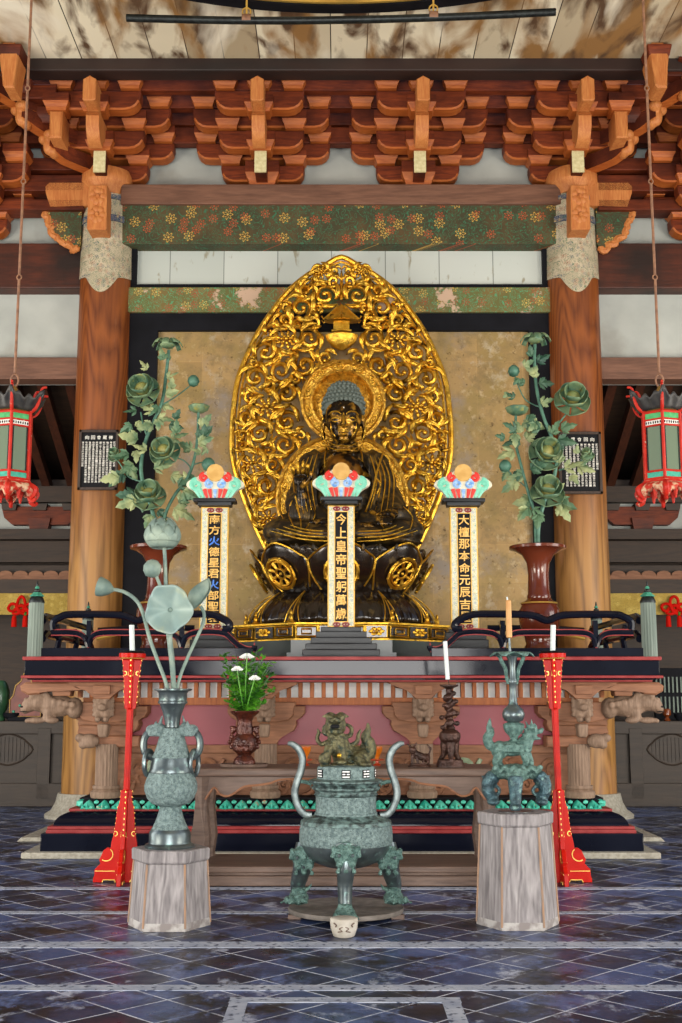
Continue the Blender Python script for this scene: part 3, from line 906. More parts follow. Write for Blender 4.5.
# carved capital, nosings and brace under the beam ends of each pillar
for sgn, px in ((-1, 106), (1, 573)):
    X = -3.24 if sgn < 0 else 3.18
    side = 'left' if sgn < 0 else 'right'
    r = empty('pillar_capital', (X, 15.4, at(0, 192, 15.1)[1]), 'carved orange capital with floral nosings on top of the %s pillar' % side, 'capital')
    zt, zb_ = at(0, 164, 15.1)[1], at(0, 190, 15.1)[1]
    mb = MB()
    mb.lathe((X, 15.4, zb_), [(.27, 0), (.28, .05), (.33, .13), (.36, .17), (.355, .27), (.32, zt - zb_ - .02), (.28, zt - zb_)], 40, wav=lambda a, z: 1 + .06 * abs(cos(2 * a + pi / 4)) ** 6)
    mb.build('bearing_block', M['bracket_end'], r)
    # front nosing with flower carving
    z1, z2 = at(0, 184, 14.85)[1], at(0, 229, 14.85)[1]
    mb = MB().prism([(X - .12, z1), (X + .12, z1), (X + .125, z1 - .25), (X + .13, z2 + .02), (X + .12, z2), (X - .12, z2), (X - .13, z2 + .02), (X - .125, z1 - .25)], 14.86, 15.25, bevel=.015)
    nose = mb.build('front_nosing', M['bracket_end'], r)
    fm = MB()
    for zc in (z1 - .16, z1 - .42):
        for k in range(7):
            a = k * 2 * pi / 7
            fm.ell((X + .07 * cos(a), 14.86, zc + .08 * sin(a)), (.05, .022, .05), sub=1)
        fm.ell((X, 14.85, zc), (.035, .035, .035), sub=1)
    fm.build('carved_flower', M['bracket_end'], nose)
    # side nosing at beam level
    za_, zb2 = at(0, 182, 15.2)[1], at(0, 206, 15.2)[1]
    x0 = X + sgn * .15; x1 = X + sgn * .80
    pts = [(x0, za_), (x1 - sgn * .06, za_), (x1, za_ - .06), (x1 - sgn * .02, za_ - .16), (x1 - sgn * .08, zb2 - .02), (x1 - sgn * .14, zb2), (x0, zb2)]
    if sgn > 0: pts = pts
    MB().prism(pts, 15.2, 15.5, bevel=.01).build('side_nosing', M['bracket_end'], r)
    # green painted brace with scrolled golden edge
    za_, zb2 = at(0, 206, 15.25)[1], at(0, 249, 15.25)[1]
    P = [(.30, 0), (.80, 0), (.80, -.10), (.76, -.18), (.72, -.26), (.70, -.34), (.62, -.42), (.54, -.48), (.46, -.52), (.40, -.58), (.36, -.56), (.30, -.5)]
    P = [(X + sgn * a, za_ + b * (za_ - zb2) / .58) for a, b in P]
    MB().prism(P, 15.28, 15.48).build('painted_brace', M['beam_paint'], r)
    ed = smoothpts([(a, 15.30, b) for a, b in P[1:-1]], 4)
    e2 = [(p.x + .02 * sin(i * 1.1), p.y, p.z + .018 * cos(i * .9)) for i, p in enumerate(ed)]
    mb = MB().tube(e2, .045, 6)
    for i, p in enumerate(ed[::4]): mb.ell(p, (.06, .05, .05), sub=1)
    mb.build('scrolled_edge', M['bracket_end'], r)

# ------------------------------------------------------------------ bracket clusters
def arm_outline(cx, hw, zt, zb):
    h = zt - zb
    r = h * .75
    pts = [(cx - hw, zt), (cx - hw, zt - .25 * h)]
    for k in range(1, 5):
        a = k / 4 * pi / 2
        pts.append((cx - hw + r * (1 - cos(a)), zt - .25 * h - r * sin(a)))
    q = [(2 * cx - x, z) for x, z in pts][::-1]
    return pts + q

def block(mb, cx, Y, zt, zb, hw=.165, hd=.16):
    """bearing block: square top, concave tapering foot"""
    h = zt - zb
    prof = [(1, 0), (1, -.48), (.93, -.62), (.80, -.80), (.74, -1)]
    rings = []
    for k, z in prof:
        rings.append([mb.bm.verts.new((cx + sx * hw * k, Y + sy * hd * k, zt + z * h)) for sx, sy in ((-1, -1), (1, -1), (1, 1), (-1, 1))])
    for A, B in zip(rings, rings[1:]):
        for i in range(4): mb.bm.faces.new((A[i], A[(i + 1) % 4], B[(i + 1) % 4], B[i]))
    mb.bm.faces.new(rings[0]); mb.bm.faces.new(rings[-1][::-1])

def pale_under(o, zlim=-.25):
    """paler orange on downward faces: light from below and fresher timber, both in the colour"""
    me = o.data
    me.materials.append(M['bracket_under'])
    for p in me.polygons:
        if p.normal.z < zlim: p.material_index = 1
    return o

LV = dict(A0=(8.53, 8.764, 15.35, .575), A1=(8.852, 9.087, 15.35, .925), B0=(8.818, 9.077, 14.95, .58), B1=(9.12, 9.395, 14.95, .93), C0=(9.17, 9.438, 14.55, .59))
def make_cluster(cx):
    r = empty('bracket_cluster', (cx, 15.2, 8.42), 'x', 'bracket')
    for key, (zb, zt, Y, hw) in LV.items():
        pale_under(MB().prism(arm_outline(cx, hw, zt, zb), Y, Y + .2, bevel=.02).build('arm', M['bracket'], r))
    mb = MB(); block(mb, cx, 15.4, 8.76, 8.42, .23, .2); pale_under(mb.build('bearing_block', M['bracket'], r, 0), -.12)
    def bl(dx, Y, zb, zt, hw=.165):
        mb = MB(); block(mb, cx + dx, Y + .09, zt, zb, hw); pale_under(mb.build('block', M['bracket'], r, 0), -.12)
    for s in (-1, 1):
        bl(s * .44, 15.33, 8.764, 8.96); bl(s * .78, 15.33, 9.087, 9.30)
        bl(s * .45, 14.93, 9.077, 9.32); bl(s * .78, 14.93, 9.395, 9.62)
        bl(s * .45, 14.53, 9.438, 9.66)
    bl(0, 14.53, 9.438, 9.66)
    for (py0, py1, Y, hw) in ((133, 151, 14.9, .19), (97, 112, 14.5, .19)):
        bl(0, Y, at(0, py1, Y)[1], at(0, py0, Y)[1], hw)
    # projecting arms towards the hall, seen end-on
    za, zb = at(0, 151, 14.9)[1], at(0, 171.5, 14.9)[1]
    mb = MB().box((cx, 15.15, (za + zb) / 2), (.155, .46, za - zb), bevel=.01)
    pz = mb.build('projecting_arm', M['bracket'], r)
    MB().box((cx, 14.91, (za + zb) / 2), (.16, .03, za - zb + .01)).build('pale_end', M['pale_end'], pz)
    za, zb = at(0, 111, 14.42)[1], at(0, 141, 14.5)[1]
    H_ = za - zb
    P = [(.25, H_), (-.50, H_), (-.56, H_ * .8), (-.55, H_ * .45), (-.47, H_ * .12), (-.40, 0), (-.28, -.02), (-.26, H_ * .2), (-.12, H_ * .42), (.25, H_ * .5)]
    mb = MB()
    a = [mb.bm.verts.new((cx - .085, 14.95 + u, zb + v)) for u, v in P]; b = [mb.bm.verts.new((cx + .085, 14.95 + u, zb + v)) for u, v in P]
    mb.bm.faces.new(a); mb.bm.faces.new(b[::-1])
    for i in range(len(a)):
        j = (i + 1) % len(a); mb.bm.faces.new((a[i], b[i], b[j], a[j]))
    mb.build('hooked_nosing', M['bracket_end'], r)
    za, zb = at(0, 75, 14.15)[1], at(0, 100, 14.15)[1]
    mb = MB().prism([(cx - .085, zb + .02), (cx - .06, zb), (cx + .06, zb), (cx + .085, zb + .02), (cx + .085, za - .05), (cx, za), (cx - .085, za - .05)], 14.15, 14.55, bevel=.012)
    mb.build('upper_nosing', M['bracket_end'], r)
    return r

cl = make_cluster(-1.08)
GR = 'bracket clusters between beam and ceiling'
lab = {0: 'stepped red brown bracket cluster, left of the two between the pillars', 1: 'stepped red brown bracket cluster, right of the two between the pillars',
       2: 'stepped bracket cluster directly over the left pillar', 3: 'stepped bracket cluster directly over the right pillar',
       4: 'stepped bracket cluster cut off by the upper left edge', 5: 'stepped bracket cluster cut off by the upper right edge',
       6: 'lower bracket cluster in the left side bay', 7: 'lower bracket cluster in the right side bay'}
tag(cl, lab[0], 'bracket', GR)
for i, (x, dz) in enumerate(((1.06, 0), (-3.24, 0), (3.18, 0), (-5.35, 0), (5.3, 0), (-5.15, -.78), (5.1, -.78)), 1):
    c = copy_tree(cl); c.location = (x, 15.2, 8.42 + dz)
    if i in (2, 3):     # the carved capital carries these two
        for ch in list(c.children):
            if ch.name.startswith('bearing_block'): bpy.data.objects.remove(ch)
    tag(c, lab[i], 'bracket', GR)

# long purlins tying the clusters together
for (zb, zt, Y, d) in ((9.10, 9.34, 15.38, .16), (9.36, 9.66, 15.35, .2), (9.42, 9.66, 14.99, .16), (9.46, 9.62, 14.6, .14)):
    trim(MB().box((0, Y + d / 2, (zb + zt) / 2), (13.5, d, zt - zb), bevel=.01), M['bracket'])
z0 = at(0, 73, 14.2)[1]
trim(MB().box((0, 14.28, CZ - .07), (16, .26, .2), bevel=.02), M['edge_beam'])
for sgn in (-1, 1):
    for (zb, zt) in ((8.05, 8.2), (8.32, 8.55), (8.62, 8.8)):
        trim(MB().box((sgn * 6.3, 15.35, (zb + zt) / 2), (5.6, .3, zt - zb), bevel=.01), M['bracket'])

# diagonal corner arms over each pillar, stepping out and up towards the hall
for sgn in (-1, 1):
    side = 'left' if sgn < 0 else 'right'
    X = -3.24 if sgn < 0 else 3.18
    r = empty('corner_bracket', (X, 15.3, 8.6), 'diagonal corner arms with pale curled heads fanning out from the %s pillar top' % side, 'bracket')
    dr = Vector((sgn * .80, -.60, 0))
    for L, z in ((.85, 8.66), (1.25, 8.95), (1.7, 9.22)):
        n = 12
        P = []
        for k in range(n):
            t = k / (n - 1)
            P.append(Vector((X, 15.3, z)) + dr * (L * t) + Vector((0, 0, .10 * t * t + .14 * max(0, t - .75) * 4 * .5)))
        mb = MB()
        up = Vector((0, 0, 1)); sd = dr.cross(up)
        rings = []
        for k, p in enumerate(P):
            hh = .10 if k < n - 2 else .09
            rings.append([mb.bm.verts.new(p + sd * (.09 * a) + up * (hh * b)) for a, b in ((-1, -1), (1, -1), (1, 1), (-1, 1))])
        for A, B in zip(rings, rings[1:]):
            for i in range(4): mb.bm.faces.new((A[i], A[(i + 1) % 4], B[(i + 1) % 4], B[i]))
        mb.bm.faces.new(rings[0]); mb.bm.faces.new(rings[-1][::-1])
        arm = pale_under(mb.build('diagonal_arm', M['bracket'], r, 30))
        e = P[-1] + up * .06
        hd = MB()
        for s2 in (-1, 1):
            hd.ell(e + sd * (.085 * s2), (.09, .09, .075), sub=2)
        hd.ell(e + up * -.12 - dr * .02, (.075, .09, .13), sub=2); hd.ell(e + up * -.2 - dr * .10, (.07, .12, .07), sub=2)
        hd.fuse(.016, 2).build('curled_head', M['bracket_end'], arm)
        mb = MB(); q = P[-1] + up * .22; block(mb, q.x, q.y, min(q.z + .18, CZ - .01), q.z - .02, .19, .19); mb.build('block', M['bracket'], r)
        # cross arm riding on the tip
        if L > 1:
            mb = MB().prism(arm_outline(q.x, .5, min(z + .52, CZ - .02), min(z + .52, CZ - .02) - .2), q.y - .1, q.y + .08, bevel=.01); mb.build('cross_arm', M['bracket'], r)
    # a second end-on nosing beside the pillar
    xn = X + sgn * .50
    for (p0, p1, Yn) in ((111, 138, 14.5),):
        za, zb = at(0, p0, Yn)[1], at(0, p1, Yn)[1]
        MB().prism([(xn - .08, zb), (xn + .08, zb), (xn + .085, za), (xn - .085, za)], Yn - .02, Yn + .5, bevel=.02).build('side_hook', M['bracket_end'], r)
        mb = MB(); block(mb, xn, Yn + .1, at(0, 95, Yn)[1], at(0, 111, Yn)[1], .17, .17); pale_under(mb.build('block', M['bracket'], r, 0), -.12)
    # big hooked arm nearest the hall
    bx = at(13 if sgn < 0 else 657, 60, 13.9)[0]
    zt, zb = at(0, 30, 13.6)[1], at(0, 93, 13.9)[1]
    mb = MB().prism([(bx - .07, zb + .04), (bx - .04, zb), (bx + .08, zb), (bx + .09, zb + .22), (bx + .12, zb + .42), (bx + .07, zb + .56), (bx + .06, CZ - .005), (bx - .09, CZ - .005), (bx - .10, zb + .56), (bx - .13, zb + .42), (bx - .09, zb + .22)], 13.75, 14.1, bevel=.02)
    mb.build('hooked_arm', M['bracket_end'], r)
    MB().box((bx, 13.9, zb + .50), (.32, .36, .15), bevel=.02, taper=.8).build('block', M['bracket'], r)

# pole and round ceiling frame
pl = MB()
Pp = [PT(127, 18, 12.55), PT(240, 20.5, 12.55), PT(341, 20, 12.55), PT(450, 17, 12.55), PT(556, 12, 12.55)]
ro = empty('hanging_pole', Pp[2], 'long blackened pole hung on two hooks under the ceiling boards', 'pole')
MB().tube(smoothpts(Pp, 6), .045, 10).build('pole', M['dark_metal'], ro)
for px, py in ((247, 19), (434, 16)):
    p = PT(px, py, 12.55)
    MB().tube([p + Vector((0, 0, .05)), p + Vector((0, 0, CZ - p.z))], .012, 6).tube([p + Vector((.05 * cos(a), 0, .09 + .05 * sin(a))) for a in [k * pi / 5 for k in range(10)]], .01, 5, closed=True).build('hook', M['gold_line'], ro)
    MB().tube([p - Vector((.05, 0, 0)), p + Vector((.05, 0, 0))], .056, 12).build('iron_band', M['cord'], ro)
ring = MB()
Rr = 6.0
cy = 12.95 - Rr
ro = empty('ceiling_ring', (0, cy, CZ - .12), 'huge dark blue edged round frame fixed under the ceiling, mostly above the picture', 'ring')
MB().lathe((-.03, cy, CZ - .12), [(Rr - .16, 0), (Rr, 0), (Rr, .11), (Rr - .16, .11), (Rr - .16, 0)], 128).build('frame', M['black_matt'], ro)
MB().lathe((-.03, cy, CZ - .10), [(Rr - .20, 0), (Rr - .165, 0), (Rr - .165, .08), (Rr - .20, .08), (Rr - .20, 0)], 128).build('gold_edge', M['gold_line'], ro)
# ================================================================== altar platform
DECK = at(341, 656.5, 11.3)[1]
struct(MB().box((0, 12.0, .03), (6.02, 1.1, .06), bevel=.015), 'trim_90', M['stone'])
struct(MB().prism([(-3.42, 0), (3.42, 0), (3.38, .04), (-3.38, .04)], 12.85, 16.4), 'trim_91', M['stone'])

AL = empty('altar_platform', (0, 13, .06), 'long black and red lacquered altar platform with carved brackets under the golden statue', 'altar')
def zz(py, Y): return at(341, py, Y)[1]
def abox(name, pt, pb, px0, px1, Y, dep, mat, parent=None, bevel=.008, label=None):
    x0, z0 = at(px0, pb, Y); x1, z1 = at(px1, pt, Y)
    return MB().box(((x0 + x1) / 2, Y + dep / 2, (z0 + z1) / 2), (x1 - x0, dep, z1 - z0), bevel=bevel).build(name, mat, parent or AL, label=label)
# stepped base
XW = 2.86
abox('lower_step', 833.5, 858, 40, 644, 11.55, 3.3, M['black'])
abox('red_moulding', 829.8, 833.5, 46, 637, 11.58, 3.2, M['red_line'])
abox('red_moulding', 826.4, 829.8, 47.5, 635.5, 11.63, 3.1, M['red_line'])
zt, zb = zz(811.5, 11.8), zz(826.5, 11.68)
def cove(u, v):
    ins = .17 * (1 - cos(v * pi / 2)) + .0
    x0, x1 = -2.77 + ins, 2.77 - ins
    return Vector((x0 + (x1 - x0) * u, 11.68 + ins, zb + (zt - zb) * sin(v * pi / 2)))
mb = MB().grid(cove, 2, 10)
for sgn in (-1, 1):
    mb.grid(lambda u, v: Vector((sgn * (2.77 - .17 * (1 - cos(v * pi / 2))), 11.68 + .17 * (1 - cos(v * pi / 2)) + (3.0) * u, zb + (zt - zb) * sin(v * pi / 2))), 2, 10)
mb.box((0, 13.2, zt - .02), (5.1, 2.7, .04))
mb.build('curved_step', M['black'], AL)
abox('red_moulding', 808.6, 811.6, 69, 613, 11.86, 2.6, M['red_line'])
# turquoise lotus petal band
zt, zb = zz(799.5, 11.93), zz(808.8, 11.86)
lb = MB()
n = 34
for i in range(n):
    cx = -2.55 + 5.10 * (i + .5) / n
    hh = zt - zb
    lb.grid(lambda u, v: Vector((cx + (u - .5) * .15 * (1 - v) ** .6, 11.83 + .10 * v - .06 * sin(pi * u) * (1 - v * .5), zb + hh * (.95 * v + .06 * sin(pi * u)))), 7, 7)
    lb.ell((cx, 11.79, zb + hh * .35), (.012, .02, .035), sub=1)
    for e_ in (-1, 1): lb.ell((cx + e_ * .04, 11.80, zb + hh * .25), (.022, .02, .02), sub=1)
    lb.ell((cx + .075, 11.88, zb + hh * .75), (.028, .02, .022), sub=1)
for sgn in (-1, 1):
    for j in range(8):
        cy = 12.0 + j * .2
        lb.ell((sgn * 2.56, cy, (zb + zt) / 2), (.07, .09, .05), sub=1)
MB().box((0, 13.2, (zb + zt) / 2), (5.08, 2.56, zt - zb - .01)).build('dark_backing', M['black_matt'], AL)
lb.build('lotus_petal_band', M['turq'], AL, solid=0)
abox('dark_plinth', 797.5, 799.8, 80, 604, 11.98, 2.4, M['black_matt'])

# body: carved frieze, rail, rose panels, slatted cove
YB = 12.3
def slabx(name, pt, pb, Y, dep, mat, hx_=2.36, bevel=.006):
    z0, z1 = zz(pb, Y), zz(pt, Y)
    return MB().box((0, Y + dep / 2, (z0 + z1) / 2), (2 * hx_, dep, z1 - z0), bevel=bevel).build(name, mat, AL)
slabx('frieze_board', 753, 799, YB, 2.4, M['panel_carved'] if 'panel_carved' in M else M['altar_wood'])
slabx('middle_rail', 745, 753, YB - .08, 2.5, M['altar_wood'])
slabx('rose_panel', 704, 746, YB, 2.4, M['panel_red'])
slabx('upper_rail', 697, 705, YB - .25, 2.6, M['altar_orange'], 2.6)
zt, zb = zz(679, 12.05), zz(697.5, 12.05)
mb = MB().grid(lambda u, v: Vector((-2.6 + 5.2 * u, 12.06, zb + (zt - zb) * v)), 2, 2)
mb.build('white_infill', M['white_panel'], AL, solid=.02)
for i in range(46):
    x = -2.62 + 5.24 * i / 45
    mb = MB()
    mb.box((x, 12.0, (zb + zt) / 2), (.042, .06, zt - zb), bevel=.005)
    mb.build('slat', M['altar_orange'], AL, 0)
# carved scroll work on the frieze board, some leaves tinted green
random.seed(3)
fz, fzt = zz(797, YB), zz(755, YB)
for j, x in enumerate([k * .262 - 2.1 for k in range(17)]):
    mb = MB()
    s = 1 if j % 2 else -1
    for (ox, oz, sc_) in ((0, .29, 1), (.11, .12, -1)):
        P = []
        for k in range(18):
            t = k / 17; a = t * 3.6 * pi * .8; r = .095 * (1 - t * .85)
            P.append(Vector((x + s * (ox - .06) + s * sc_ * r * cos(a), YB - .02, fz + oz + r * sin(a))))
        mb.tube(P, lerp_list([.026, .034, .026, .016], 18), 6)
        mb.ell(P[-1], .024, sub=1)
    mb.tube(smoothpts([(x - .12, YB - .01, fz + .02), (x - .03, YB - .03, fz + .06), (x + .02, YB - .02, fz + .2), (x + .12, YB - .01, fz + .38)], 4), .024, 5)
    o = mb.build('scroll_carving', M['altar_green'] if j % 4 == 1 else M['altar_wood'], AL)

def lion_head(c, s, face=(0, -1, 0), seed=0):
    """small carved guardian head with curls, brow, muzzle and chest paws; front towards -y"""
    mb = MB(); x, y, z = c
    mb.ell((x, y, z), (.085 * s, .09 * s, .085 * s))
    mb.ell((x, y - .075 * s, z - .03 * s), (.055 * s, .05 * s, .04 * s))
    mb.ell((x, y - .11 * s, z - .012 * s), (.028 * s, .022 * s, .018 * s))
    for q in (-1, 1):
        mb.ell((x + q * .038 * s, y - .08 * s, z + .022 * s), (.022 * s, .02 * s, .017 * s), sub=1)
        mb.ell((x + q * .045 * s, y - .07 * s, z + .05 * s), (.036 * s, .02 * s, .016 * s), sub=1)
        mb.ell((x + q * .085 * s, y, z + .05 * s), (.025 * s, .03 * s, .04 * s), sub=1)
        for k in range(4):
            mb.ell((x + q * .085 * s, y + .0 * s, z + .03 * s - k * .045 * s), (.032 * s, .04 * s, .026 * s), sub=1)
        mb.ell((x + q * .04 * s, y - .06 * s, z - .15 * s), (.036 * s, .05 * s, .036 * s), sub=1)
        mb.cap((x + q * .05 * s, y, z - .07 * s), (x + q * .042 * s, y - .05 * s, z - .15 * s), .04 * s, .03 * s, 7)
    mb.ell((x, y + .02 * s, z - .08 * s), (.08 * s, .07 * s, .1 * s))
    for k in range(5):
        a = pi * k / 4
        mb.ell((x + .07 * s * cos(a), y + .01, z + .05 * s + .05 * s * sin(a)), (.026 * s, .03 * s, .026 * s), sub=1)
    return mb.fuse(.009 * s, 2)

YP = 12.02
for i, px in enumerate((107, 266, 422.5, 579.5)):
    X = at(px, 770, YP)[0]
    k = sc(770, YP)
    z0, z1 = zz(797.5, YP), zz(744, YP)
    post = MB().lathe((X, YP, z0), [(.112, .0), (.112, z1 - z0)], 44, wav=lambda a, z: 1 - .055 * abs(sin(11 * a)))
    po = post.build('fluted_post', M['altar_grey'], AL, 25)
    MB().lathe((X, YP, z0), [(.13, .12), (.135, .095), (.125, .08), (.15, .06), (.155, .03), (.145, .0)][::-1], 32).build('post_base', M['altar_grey'], po)
    def rel(dx, py): return (X + dx / k, zz(py, YP))
    R = [(39, 706), (39, 713), (35, 718), (29, 720), (31, 724), (28, 731), (20, 734), (15, 737), (11, 741), (11, 745)]
    P = [rel(a, b) for a, b in R]; Pm = [rel(-a, b) for a, b in R][::-1]
    ba = MB().prism(P + Pm, YP + .02, YP + .26, bevel=.008).build('cloud_bracket', M['altar_wood'], AL)
    R = [(30, 702), (30, 706), (27, 708), (28, 715), (23, 720), (12, 722)]
    P = [rel(a, b) for a, b in R]; Pm = [rel(-a, b) for a, b in R][::-1]
    MB().prism(P + Pm, YP - .12, YP + .05, bevel=.008).build('bracket_arm', M['altar_wood'], ba)
    R = [(38, 682), (32, 684), (26, 688), (16, 690), (11, 694), (8, 699)]
    P = [rel(a, b) for a, b in R]; Pm = [rel(-a, b) for a, b in R][::-1]
    MB().prism(P + Pm, YP - .34, YP - .18, bevel=.008).build('top_corbel', M['altar_wood'], ba)
    cx, cz = rel(0, 690)
    MB().box((cx, YP - .28, cz), (.17, .2, .09), bevel=.01).build('block', M['altar_wood'], ba)
    cx, cz = rel(0, 704)
    lion_head((cx, YP - .25, cz), .98).build('lion_head', M['altar_grey'], ba, 60)
    cx, cz = rel(0, 730)
    MB().box((cx, YP - .2, cz), (.11, .17, .13), bevel=.02, taper=.8).build('hanging_block', M['altar_grey'], ba)

# reclining lions, rounded nosings and curls at both ends
for s in (-1, 1):
    X0 = at(55 if s < 0 else 630, 708, 11.9)[0]; zc = zz(708, 11.9); u = s
    mb = MB()
    def E(dx, dy, dz, r, rot=None, sub=2): mb.ell((X0 + u * dx, 11.9 + dy, zc + dz), r, rot, sub)
    E(-.02, 0, .02, (.20, .12, .115)); E(.15, 0, .06, (.12, .12, .10)); E(.24, 0, .03, (.09, .085, .07)); E(.29, -.0, -.01, (.05, .07, .05))
    E(.27, -.03, .085, (.035, .03, .02)); E(.20, -.08, .09, (.05, .03, .03)); E(-.2, 0, 0, (.09, .10, .11))
    for k in range(9):
        a = k / 8 * 2.6
        E(.13 + .10 * cos(a + .8), -.09, .05 + .10 * sin(a + .8), (.042, .04, .042), sub=1)
    for k in range(5): E(.04 - .06 * k, -.1, .07 - .01 * k, (.04, .03, .045), sub=1)
    E(.16, -.07, -.12, (.10, .05, .035)); E(.0, -.08, -.12, (.07, .05, .035)); E(.24, -.07, -.125, (.04, .045, .03), sub=1)
    E(.05, -.06, -.06, (.05, .05, .08))
    mb.fuse(.011, 2)
    ln = mb.build('reclining_lion', M['altar_grey'], AL, 60)
    MB().ell((X0 + u * .31, 11.845, zc + .012), (.02, .012, .010), sub=1).ell((X0 + u * .29, 11.83, zc - .035), (.045, .012, .006), sub=1).build('mouth', M['board_black'], ln)
    x1 = at(23 if s < 0 else 662, 687, 11.8)[0]; z1 = zz(688, 11.8)
    P = [(x1 - s * 1.0, z1 + .055), (x1 - s * .05, z1 + .055), (x1, z1 + .02), (x1 - s * .01, z1 - .03), (x1 - s * .08, z1 - .07), (x1 - s * .2, z1 - .06), (x1 - s * .27, z1 - .02), (x1 - s * 1.0, z1 - .02)]
    MB().prism(P, 11.7, 11.95, bevel=.015).build('end_nosing', M['altar_wood'], AL)
    xb = at(64 if s < 0 else 622, 690, 11.85)[0]
    MB().box((xb, 11.85, zz(691, 11.85)), (.2, .2, .1), bevel=.01, taper=.85).build('block', M['altar_wood'], AL)
    for px_, py_, w in ((73, 712, .5), (80, 730, .42), (90, 741, .3)):
        xx, z2 = at(px_ if s < 0 else 687 - px_, py_, 12.0)
        P = [(xx, z2 + .05), (xx + s * -.5, z2 + .05), (xx + s * -.5, z2 - .06), (xx - s * .06, z2 - .06), (xx + s * .02, z2 - .03)]
        MB().prism(P, 11.98, 12.2, bevel=.012).build('end_arm', M['altar_wood'], AL)
    xx, z2 = at(90 if s < 0 else 597, 741, 11.9)
    mb = MB().ell((xx, 11.9, z2), (.10, .06, .075)).ell((xx + s * .09, 11.9, z2 + .03), (.06, .05, .045)).ell((xx + s * .06, 11.9, z2 - .04), (.05, .05, .04))
    mb.fuse(.012, 2).build('curled_end', M['altar_grey'], AL, 60)

# deck slab, black with red edges
Ys = 11.3
def slab(name, pt, pb, Y, hw, mat, dep=3.9, z_top=None):
    z0, z1 = zz(pb, Y), zz(pt, Y)
    return MB().box((.01, Y + dep / 2, (z0 + z1) / 2), (2 * hw, dep, z1 - z0), bevel=.006).build(name, mat, AL)
slab('red_edge', 656.5, 660.2, Ys, 3.04, M['red_line'])
slab('deck_slab', 660.2, 675.4, Ys + .02, 3.02, M['black'])
slab('red_edge', 675.4, 678.2, Ys, 3.05, M['red_line'])
slab('underside_board', 678.2, 679.8, Ys + .05, 3.0, M['black'])
slab('red_edge', 679.8, 681.8, Ys + .10, 2.97, M['red_line'], 3.6)

